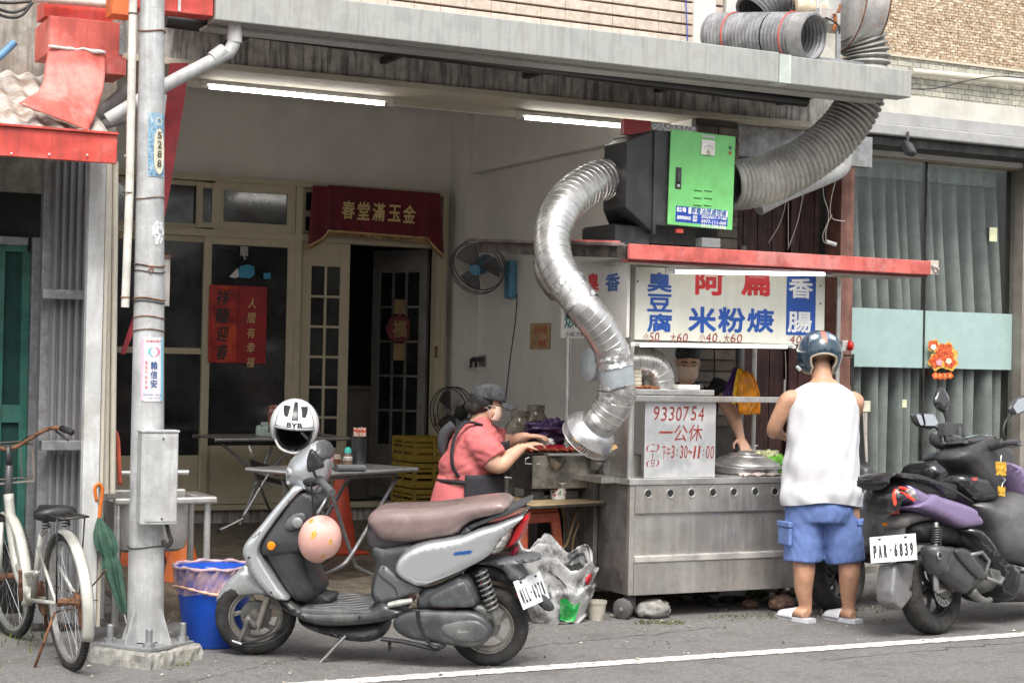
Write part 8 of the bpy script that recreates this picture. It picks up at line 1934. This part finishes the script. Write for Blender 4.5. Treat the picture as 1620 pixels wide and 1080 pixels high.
bkt = MB().box(hd2.x+.04, hd2.x+.28, -.14, .14, hd2.z-.1, hd2.z+.1).build('basket', M('wire_basket', (.18, .15, .13), .6, rust=.5), bk_)
bkt.modifiers.new('w', 'WIREFRAME').thickness = .012
# ================================================================== people
skinM = M('skin', (.5, .27, .17), .5, mottle=.1, mscale=14, bump=.0008, bscale=160)
skinL = M('skin_light', (.58, .34, .23), .5, mottle=.08, mscale=14)
hairM = M('black_hair', (.018, .016, .016), .6, mottle=.5, mscale=60, bump=.006, bscale=70)
def V3(*a): return Vector(a)
def limb(mb, pts, r, sm=5, sq=1): mb.tube(pts, r, 18, smooth=sm, squash=sq)
def hand_(mb, w, d, n, s=1, curl=.5, spread=.25, thumb=1):
    """w wrist, d direction, n palm normal (fingers curl towards n), thumb side sign"""
    d, n = Vector(d).normalized(), Vector(n).normalized(); n = (n-d*n.dot(d)).normalized(); x = d.cross(n)*thumb
    mb.tube([w, w+d*.04*s, w+d*.085*s], [.022*s, .034*s, .036*s], 14, smooth=3, squash=.55) if 0 else mb.loft([[w+d*t*s+x*hw*math.cos(a)*s+n*th*math.sin(a)*s for a in [2*PI*k/16 for k in range(16)]] for t, hw, th in ((-.01, .024, .018), (.02, .032, .017), (.06, .041, .016), (.088, .041, .013), (.096, .03, .008))])
    for k in range(4):
        L = (.07, .078, .072, .056)[k]*s; o = (-.03+.02*k)*s; dd = (d+x*((k-1.5)*.12*spread/.25*-1*-1)).normalized(); p = w+d*.085*s-x*o*1; p = w+d*.085*s+x*(.03-.02*k)*s; dd = (d+x*(1.5-k)*.1*spread*4).normalized()
        q1 = p+dd*L*.45+n*L*.12*curl; q2 = q1+dd*L*.3*(1-curl*.4)+n*L*.3*curl; q3 = q2+dd*L*.25*(1-curl*.8)+n*L*.3*curl
        mb.tube([p-dd*.02, p, q1, q2, q3], [.0095*s, .0095*s, .009*s, .008*s, .006*s], 10, smooth=2)
    p = w+d*.02*s+x*.028*s; mb.tube([p, p+(d*.5+x*.7+n*.3).normalized()*.04*s, p+(d*.9+x*.5+n*.5).normalized()*.072*s], [.013*s, .011*s, .008*s], 10, smooth=3)
def head_(mb, c, fwd, up=(0, 0, 1), s=1, lower=True):
    f_, u_ = Vector(fwd).normalized(), Vector(up); r_ = f_.cross(u_).normalized(); u_ = r_.cross(f_).normalized(); m = Matrix(((r_.x, f_.x, u_.x, c[0]), (r_.y, f_.y, u_.y, c[1]), (r_.z, f_.z, u_.z, c[2]), (0, 0, 0, 1))) @ Matrix.Scale(s, 4)
    E = lambda x, y, z, a, b, g: mb.ell(tuple(m @ V3(x, y, z)), a*s, b*s, g*s, 20, 12, Matrix(((r_.x, f_.x, u_.x, 0), (r_.y, f_.y, u_.y, 0), (r_.z, f_.z, u_.z, 0), (0, 0, 0, 1))))
    E(0, -.01, .03, .076, .096, .092); E(0, .02, -.03, .062, .072, .08); E(0, .045, -.075, .035, .035, .03); E(0, .088, -.012, .012, .018, .022); E(0, .075, .02, .05, .02, .012)
    E(0, .08, -.052, .024, .014, .01)
    for s_ in (-1, 1): E(s_*.076, -.012, -.005, .010, .02, .03); E(s_*.035, .062, -.03, .03, .025, .028)
    return m
def wrinkle(me, amp=.006, sc=(9, 9, 4), seed=0):
    for v in me.vertices:
        p = Vector((v.co.x*sc[0]+seed, v.co.y*sc[1], v.co.z*sc[2])); n_ = _nz.noise(p)*amp+abs(_nz.noise(p*2.3))*amp*.8-amp*.3
        v.co += v.normal*n_

# ---------------- customer in a white vest, seen from behind
cx = at(1305, 985, Z=0); RZ = math.radians(-24)
man = thing('person', 'man in white sleeveless vest, blue shorts and navy helmet standing at the stall', 'person', (cx.x, 8.32, 0), RZ)
X = lambda px: (px-1305)/264
Z = lambda py: 1.5+(587-py)/264
b = MB()
hipz = .80
for sx, kx, ax, fx in ((-.095, X(1279), X(1283), X(1281)), (.1, X(1351), X(1352), X(1356))):
    limb(b, [V3(sx, 0, hipz), V3((sx+kx)/2, .01, .6), V3(kx, .02, .44), V3(kx, -.02, .32), V3(kx+.0, -.01, .2), V3(ax, 0, .1), V3(ax, .0, .05)], [.12, .105, .07, .066, .055, .04, .042])
    d = V3(-.55, .83, 0); w0 = V3(fx, -.035, .035)
    b.tube([w0-d*.01+V3(0, 0, .008), w0+d*.06+V3(0, 0, .02), w0+d*.13+V3(0, 0, .005), w0+d*.19], [.036, .04, .036, .028], 14, smooth=3, squash=.7)
b.loft([[V3(rx*math.cos(a)+.005, ry*math.sin(a), z) for a in [2*PI*k/28 for k in range(28)]] for z, rx, ry in ((.72, .17, .12), (.85, .19, .14), (1.0, .185, .13), (1.15, .185, .125), (1.3, .19, .115), (1.37, .155, .09), (1.42, .1, .075), (1.45, .07, .06))])
limb(b, [V3(0, -.01, 1.36), V3(0, .03, 1.46), V3(0, .06, 1.54)], [.07, .062, .062])
head_(b, (0, .09, 1.585), (0, .8, -.6), (0, .6, .8))
# arms
sl, sr = V3(-.205, .0, 1.32), V3(.195, .0, 1.32)
el, er = V3(X(1231), .07, Z(683)), V3(X(1352), .1, Z(672))
wl_, wr_ = V3(X(1256), .3, Z(692)), V3(X(1320), .32, Z(690))
limb(b, [sl+V3(.06, 0, .0), sl, sl.lerp(el, .5)+V3(-.008, -.01, 0), el, el.lerp(wl_, .5), wl_], [.06, .058, .05, .044, .037, .026])
limb(b, [sr+V3(-.06, 0, .0), sr, sr.lerp(er, .5)+V3(.008, -.01, 0), er, er.lerp(wr_, .5), wr_], [.06, .058, .05, .044, .037, .026])
hand_(b, wl_, (.4, .8, -.1), (0, 0, -1), 1, .7, thumb=-1); hand_(b, wr_, (-.3, .9, -.1), (0, 0, -1), 1, .7, thumb=1)
remeshed(b, 'body', skinM, man, .009, 5)
# vest
vst = M('white_cotton', (.6, .6, .62), .85, mottle=.03, mscale=5, bump=.0006, bscale=260)
rows = [(.695, .232, .175, .012), (.74, .236, .178, .008), (.85, .228, .17, .003), (1.0, .215, .158, 0), (1.15, .211, .15, 0), (1.25, .207, .143, 0), (1.32, .2, .132, 0), (1.37, .175, .112, 0), (1.405, .125, .088, 0), (1.425, .085, .075, 0)]
pz = catmull([(r_[0], r_[1], r_[2]) for r_ in rows], 5)
def vf(u, v):
    i = v*(len(pz)-1); k = min(int(i), len(pz)-2); q = pz[k].lerp(pz[k+1], i-k); a = 2*PI*u
    x_, y_ = q.y*math.cos(a), q.z*math.sin(a)
    zz = q.x+(-.02*math.sin(a)*(1-v)**3)+.008*math.sin(a*3)*(1-v)**2
    if v > .93 and math.sin(a) < 0: zz -= .0
    fold = (math.sin(a*7+q.x*13)*.006+math.sin(a*13-q.x*21)*.004)*(1-v)**.6
    return (x_*(1+fold*4)+.003, y_*(1+fold*4), zz)
def vpost(me): pass
o = MB().grid(vf, 120, 60).build('vest', vst, man, smooth=True); o.data.update()
for v in o.data.vertices:
    p = v.co; n_ = _nz.noise(Vector((p.x*6+p.z*5, p.y*6, p.z*9)))*.02*max(.25, min(1, (1.25-p.z)*2.2)); v.co += Vector((p.x, p.y*1.2, 0)).normalized()*n_
so_ = o.modifiers.new('solid', 'SOLIDIFY'); so_.thickness = .006; so_.offset = 1
# hide shirt where arms pass: shoulder straps already sit inside the shoulder line
# shorts
sh = MB()
sh.loft([[V3(rx*math.cos(a)+.005, ry*math.sin(a), z) for a in [2*PI*k/28 for k in range(28)]] for z, rx, ry in ((.60, .215, .15), (.68, .222, .165), (.74, .215, .16))])
for x0, x1 in ((-.105, X(1279)), (.11, X(1345))):
    sh.tube([V3(x0, 0, .68), V3((x0+x1)/2, .0, .55), V3(x1*1.03, .005, Z(888))], [.115, .117, .116], 24, smooth=4)
blueS = M('blue_shorts_cotton', (.13, .2, .44), .85, mottle=.1, mscale=8, bump=.0008, bscale=220)
o = remeshed(sh, 'shorts', blueS, man, .011, 4); wrinkle(o.data, .012, (9, 9, 5), 3)
for sx, z in ((X(1250), .545), (X(1363), .565)):
    MB().box(-.012, .012, -.07, .07, -.085, .02, rotm((sx+(-.012 if sx < 0 else .014), -.03, z), rz=(.3 if sx < 0 else -.3))).build('cargo_pocket', blueS, man, bevel=.008)
    MB().box(-.016, .016, -.075, .075, .022, .055, rotm((sx+(-.014 if sx < 0 else .016), -.03, z), rz=(.3 if sx < 0 else -.3))).build('pocket_flap', blueS, man, bevel=.006)
slp = M('white_slipper', (.62, .63, .66), .5, mottle=.05, dirt=.2)
for fx in (X(1281), X(1356)):
    d = V3(-.55, .83, 0); n_ = V3(.83, .55, 0); w0 = V3(fx, -.035, 0)
    prof = [(-.055, .036), (-.03, .046), (.03, .046), (.1, .05), (.17, .05), (.215, .035), (.228, .01)]
    ring = [w0+d*t+n_*h for t, h in prof]+[w0+d*t-n_*h for t, h in prof[::-1]]
    MB().loft([[p+V3(0, 0, z) for p in ring] for z in (.002, .018, .026)]).build('slipper_sole', slp, man, smooth=50)
    MB().grid(lambda u, v: w0+d*(.06+.13*v)+n_*(.056-.006*v)*math.cos(PI*u)+V3(0, 0, .02+(.062-.03*v)*math.sin(PI*u)), 20, 8).build('slipper_strap', slp, man, smooth=True, solid=.006)
navyS = M('navy_gloss', (.02, .045, .07), .15, mottle=.1, coat=.8)
mh = _T[man] @ V3(-.005, .085, 1.60)
H3, f3 = helmet('navy_helmet', 'glossy dark blue open face helmet worn by the man in the vest', hm(mh, Matrix.Rotation(RZ, 3, 'Z') @ V3(0, .78, -.62), Matrix.Rotation(RZ, 3, 'Z') @ V3(.0, .62, .78), 1.0), navyS, R3=(.138, .158, .142), back=-.09, rim=M('tan_rim', (.4, .34, .26), .6))
pale = M('pale_decal', (.5, .55, .6), .25, mottle=.3, mscale=30, coat=.5); redd = M('brick_decal', (.45, .16, .12), .3, mottle=.15)
patch_h(f3, H3, 'decal_band', M('blue_decal', (.12, .17, .22), .2, mottle=.3), .395, .605, .52, .72, 1.006)
patch_h(f3, H3, 'decal_stripe', redd, .482, .518, .48, .80, 1.012)
for u_ in (.435, .565): patch_h(f3, H3, 'decal_oval', pale, u_-.028, u_+.028, .57, .70, 1.013, shape=lambda a, b: (.5+(a-.5)*math.sqrt(max(0, 1-(2*b-1)**2)), b))
patch_h(f3, H3, 'side_sweep', pale, .62, .70, .3, .34, 1.006, shape=lambda a, b: (a, b+a*2.2))
MB().tube([(-.132, .05, -.06), (-.13, .02, -.1)], .012, 8).build('strap_clip', pale, H3)

# ---------------- woman in pink at the grill
wx = at(740, 800, Y=9.38)
wo = thing('person', 'woman in pink shirt, black apron, dark cap and face mask tending the grill', 'person', (wx.x, 9.38, .05), -_A)
X = lambda px: (px-740)/261
Z = lambda py: 1.45+(576-py)/261
P_ = lambda px, py, y=0: V3(X(px), y, Z(py))
b = MB()
for s_ in (-1, 1):
    limb(b, [V3(-.04, s_*.09, .75), V3(-.03, s_*.09, .42), V3(-.04, s_*.09, .08)], [.11, .07, .045]); b.tube([V3(-.06, s_*.09, .04), V3(.06, s_*.1, .035), V3(.15, s_*.11, .02)], [.04, .04, .025], 12, smooth=3)
b.loft([[V3(x0+rx*math.cos(a), ry*math.sin(a), z) for a in [2*PI*k/24 for k in range(24)]] for z, x0, rx, ry in ((.62, -.04, .13, .17), (.8, -.03, .13, .16), (.95, -.0, .13, .17), (1.05, .0, .085, .13))])
limb(b, [P_(742, 690), P_(754, 668), P_(768, 650)], [.055, .052, .05])
mW = head_(b, (X(768), 0, Z(640)), (.95, -.0, -.25), (.22, 0, .97), .93)
e1, w1 = P_(787, 733, -.2), P_(826, 703, -.11); e2, w2 = P_(808, 700, .17), P_(832, 689, .07)
limb(b, [P_(752, 695, -.14), P_(768, 715, -.19), e1, e1.lerp(w1, .5), w1], [.07, .066, .052, .044, .028])
limb(b, [P_(760, 690, .15), P_(785, 697, .18), e2, e2.lerp(w2, .5), w2], [.06, .055, .045, .04, .027])
hand_(b, w1, (.75, .3, .15), (.2, .2, -1), .95, .8, thumb=-1); hand_(b, w2, (.9, -.25, .0), (.2, .0, -1), .95, .75, thumb=1)
remeshed(b, 'body', skinL, wo, .0085, 5)
pinkc = M('coral_shirt', (.56, .14, .14), .85, mottle=.1, mscale=9, bump=.001, bscale=180)
s2 = MB()
s2.loft([[P_(px_, py_)+V3(rx*math.cos(a), ry*math.sin(a), .02*math.cos(a)) for a in [2*PI*k/28 for k in range(28)]] for px_, py_, rx, ry in ((728, 775, .14, .18), (738, 755, .185, .205), (746, 725, .195, .215), (750, 700, .175, .2), (748, 683, .135, .175), (748, 671, .09, .12), (750, 664, .065, .08))])
limb(s2, [P_(748, 692, -.12), P_(764, 706, -.17), P_(781, 725, -.195)], [.095, .098, .088]); limb(s2, [P_(755, 690, .13), P_(780, 695, .17), P_(796, 698, .17)], [.085, .08, .07])
o = remeshed(s2, 'shirt', pinkc, wo, .011, 4); wrinkle(o.data, .016, (6, 6, 10), 5)
s3 = MB(); s3.loft([[P_(px_, py_)+V3(rx*math.cos(a), ry*math.sin(a), 0) for a in [2*PI*k/28 for k in range(28)]] for px_, py_, rx, ry in ((735, 752, .165, .19), (728, 775, .165, .2), (724, 800, .175, .21), (722, 835, .18, .21))])
o = s3.build('shirt_tail', pinkc, wo, smooth=True)
MB().loft([[V3(-.05+.17*math.cos(a), .2*math.sin(a), z) for a in [2*PI*k/24 for k in range(24)]] for z in (.44, .3)]).build('trousers', M('dark_cloth', (.03, .03, .035), .9), wo) if 0 else None
apr = M('black_apron', (.02, .019, .024), .8, mottle=.2)
def apf(u, v):
    px0, px1 = 753-10*(1-v)+0*v, 792+6*v; py = 748+(1-v)*0+v*95; a = -1.75+3.3*u
    r = .2+.012*v; return P_(742, py)+V3(r*math.cos(a)*.98+.012, (.222+.01*v)*math.sin(a), .012*math.sin(a*6)*v)
MB().grid(apf, 40, 14).build('apron', apr, wo, smooth=True, solid=.006)
MB().grid(lambda u, v: P_(748+10*u, 752-55*v, 0)+V3((.2-.01*v)*math.cos(-.5+u), .15*math.sin(-.8+1.6*u), 0), 16, 10).build('apron_bib', apr, wo, smooth=True, solid=.006)
for y_, pts in ((-1, ((762, 671, -.10), (738, 667, -.13), (722, 685, -.16), (716, 710, -.175), (718, 735, -.185), (728, 752, -.19))), (1, ((755, 668, .06), (738, 664, .04), (715, 690, -.03), (705, 715, -.0), (704, 750, .0)))):
    MB().tube([P_(*q)+V3(-.004, -.022 if y_ < 0 else 0, 0) for q in pts], .017, 8, smooth=5, squash=.5).build('apron_strap', apr, wo, smooth=True)
MB().tube([P_(742, 752)+V3(.19*math.cos(a), .215*math.sin(a), -.03+.0*a) for a in [2*PI*k/40 for k in range(40)]], .013, 8, closed=True).build('waist_tie', apr, wo, smooth=True)
MB().tube([P_(697, 750, -.05), P_(692, 775, -.07), P_(688, 800, -.07)], .012, 8, smooth=4, squash=.5).build('tie_end', apr, wo, smooth=True)
MB().tube([P_(715, 672, -.06), P_(702, 686, -.05), P_(698, 705, -.04), P_(700, 725, -.04)], [.03, .035, .03, .01], 10, smooth=4).build('hood_cloth', M('grey_dark_cloth', (.05, .05, .055), .9), wo, smooth=True)
# hair, cap, mask
hb_ = MB(); hb_.ell(tuple(mW @ V3(0, -.035, .02)), .088, .09, .088, 20, 12); hb_.ell(tuple(mW @ V3(0, -.07, -.035)), .07, .055, .05, 20, 12)
for k in range(14): a = random.uniform(-1.3, 1.3); hb_.ell(tuple(mW @ V3(math.sin(a)*.07, -.05-.05*math.cos(a), -.04+random.uniform(-.03, .02))), .022, .022, .02, 10, 8)
o = remeshed(hb_, 'hair', hairM, wo, .008, 2)
capM = M('washed_black_cap', (.045, .047, .052), .85, mottle=.35, mscale=22, dirt=.3, dcol=(.12, .12, .13), dscale=14, bump=.0012, bscale=120)
mC = mW @ Matrix.Translation((0, -.008, .035)) @ Matrix.Rotation(math.radians(4), 4, 'X')
MB().grid(lambda u, v: mC @ V3(.095*math.cos(PI/2*v)*math.sin(2*PI*u), .118*math.cos(PI/2*v)*math.cos(2*PI*u), .105*math.sin(PI/2*v)**.8), 40, 14).build('cap', capM, wo, smooth=True, solid=.005)
MB().grid(lambda u, v: mC @ V3((.082+.004*v)*math.sin((u-.5)*2.5)*(1-.12*v), .085+.10*v*math.cos((u-.5)*2.3)+.02*math.cos((u-.5)*2), .006-.022*v-.035*abs(u-.5)**1.5*2.2), 24, 10).build('cap_brim', capM, wo, smooth=True, solid=.006)
MB().ell(tuple(mC @ V3(0, 0, .107)), .008, .008, .005, 10, 6).build('cap_button', capM, wo)
MB().grid(lambda u, v: mC @ V3(-.088+.004*v, .045+.03*u, .03+.045*v), 4, 6).build('cap_logo', whitepl, wo, smooth=True)
mkM = M('face_mask', (.72, .55, .43), .8, mottle=.04)
def maskf(m, s=1):
    def fn(u, v):
        a = (u-.5)*2.3; bul = .012*math.sin(PI*v)
        return m @ V3(.07*math.sin(a), .028+(.068+bul)*math.cos(a)-.01*v*0, -.0+(-.085*v)+.01*math.cos(a)*(1-v)*1.6)
    return fn
def mask_(m, par):
    o = MB().grid(maskf(m), 24, 14).build('face_mask', mkM, par, smooth=True, solid=.003)
    for k in (.3, .5, .7): MB().tube([maskf(m)(i/24, k) for i in range(25)], .0016, 5).build('mask_fold', mkM, o)
    for s_ in (-1, 1):
        for v_ in (0, 1): MB().tube([maskf(m)(0 if s_ < 0 else 1, v_), m @ V3(s_*.08, .01, -.02 if v_ else .0), m @ V3(s_*.082, -.018, .012)], .0018, 5).build('ear_loop', whitepl, o)
mask_(mW, wo)
eyeM = M('eye_dark', (.02, .015, .012), .3); brow = M('brow', (.03, .025, .022), .9)
def eyes(m, par, closed=False):
    for s_ in (-1, 1):
        MB().ell(tuple(m @ V3(s_*.031, .083, .018)), .013, .006, .004 if closed else .006, 12, 8).build('eye', eyeM, par, smooth=True)
        MB().tube([m @ V3(s_*.015, .093, .044), m @ V3(s_*.035, .09, .047), m @ V3(s_*.052, .078, .04)], .004, 6).build('eyebrow', brow, par, smooth=True)
eyes(mW, wo)
MB().tube([mW @ V3(s_*.078, .0, .02) if i == 0 else mW @ V3(s_*.05, .09, .02) for s_ in (-1,) for i in range(2)], .0018, 5).build('glasses_arm', whitepl, wo)
MB().tube([w1+V3(-.02+.03*math.cos(a)*0, .03*math.cos(a), .03*math.sin(a)) for a in [2*PI*k/16 for k in range(16)]], .004, 6, closed=True).build('bracelet', darkmet, wo)
pkt = thing('wrapper', 'crumpled white wrapper held between the woman\'s fingers', 'wrapper', tuple(at(872, 699, Y=9.25)))
blob(tuple(at(866, 698, Y=9.25)), .04, .025, .018, .7, 9, 12, 4).build('paper', whitepl, pkt, world=True)

# ---------------- cook inside the stall
kx = at(1085, 700, Y=9.72)
ck2 = thing('person', 'young cook in black T-shirt and face mask looking down behind the counter', 'person', (kx.x, 9.72, .02), -_A)
X = lambda px: (px-1085)/235.5
Z = lambda py: 1.48+(582-py)/235.5
P_ = lambda px, py, y=0: V3(X(px), y, Z(py))
b = MB()
for s_ in (-1, 1):
    limb(b, [V3(s_*.09, 0, .85), V3(s_*.1, 0, .45), V3(s_*.1, 0, .07)], [.1, .065, .04]); b.tube([V3(s_*.1, .04, .035), V3(s_*.11, -.08, .03), V3(s_*.12, -.15, .02)], [.038, .038, .025], 12, smooth=3)
b.loft([[V3(.02+rx*math.cos(a), ry*math.sin(a)+.03, z) for a in [2*PI*k/24 for k in range(24)]] for z, rx, ry in ((.78, .15, .11), (1.0, .15, .11), (1.2, .17, .11), (1.29, .13, .09))])
limb(b, [V3(.01, .03, 1.25), V3(0, .0, 1.36), V3(0, -.02, 1.46)], [.07, .058, .055])
mK = head_(b, (0, -.02, Z(573)), (0, -.9, -.42), (0, -.42, .9))
w3 = P_(1158, 686, -.42); e3 = P_(1143, 632, -.1)
limb(b, [P_(1132, 618, .02), P_(1145, 630, .0), e3, e3.lerp(w3, .5)+V3(.008, 0, .01), w3], [.062, .058, .052, .046, .029])
hand_(b, w3, (.2, -.55, -.55), (-.1, .3, -1), 1, .35, .5, thumb=-1)
e4, w4 = P_(1046, 660, -.1), P_(1075, 690, -.3)
limb(b, [P_(1052, 620, .02), P_(1047, 640, -.0), e4, w4], [.06, .055, .046, .028]); hand_(b, w4, (.4, -.5, -.3), (0, .2, -1), 1, .6, thumb=1)
remeshed(b, 'body', skinL, ck2, .0085, 5)
blkT = M('black_tshirt', (.014, .014, .016), .9, mottle=.2)
s4 = MB(); s4.loft([[V3(.015+rx*math.cos(a), ry*math.sin(a)+.03, z) for a in [2*PI*k/24 for k in range(24)]] for z, rx, ry in ((.75, .19, .14), (1.0, .19, .145), (1.2, .205, .14), (1.28, .19, .125), (1.34, .11, .09), (1.365, .075, .075))])
limb(s4, [P_(1125, 618, .03), P_(1137, 622, .0), P_(1142, 628, -.04)], [.08, .08, .075]); limb(s4, [P_(1055, 618, .03), P_(1048, 630, .0), P_(1046, 645, -.04)], [.08, .078, .072])
s4.xf(Matrix.Translation((0, 0, .025))); o = remeshed(s4, 'tshirt', blkT, ck2, .011, 4)
hb_ = MB(); hb_.ell(tuple(mK @ V3(0, -.02, .058)), .086, .1, .08, 24, 14)
o = remeshed(hb_, 'hair', hairM, ck2, .008, 1)
MB().loft([[V3(.015+.2*math.cos(a), .03+.14*math.sin(a), z) for a in [2*PI*k/24 for k in range(24)]] for z in (.4, .76)]).build('trousers', blkT, ck2)
mask_(mK, ck2); eyes(mK, ck2, True)
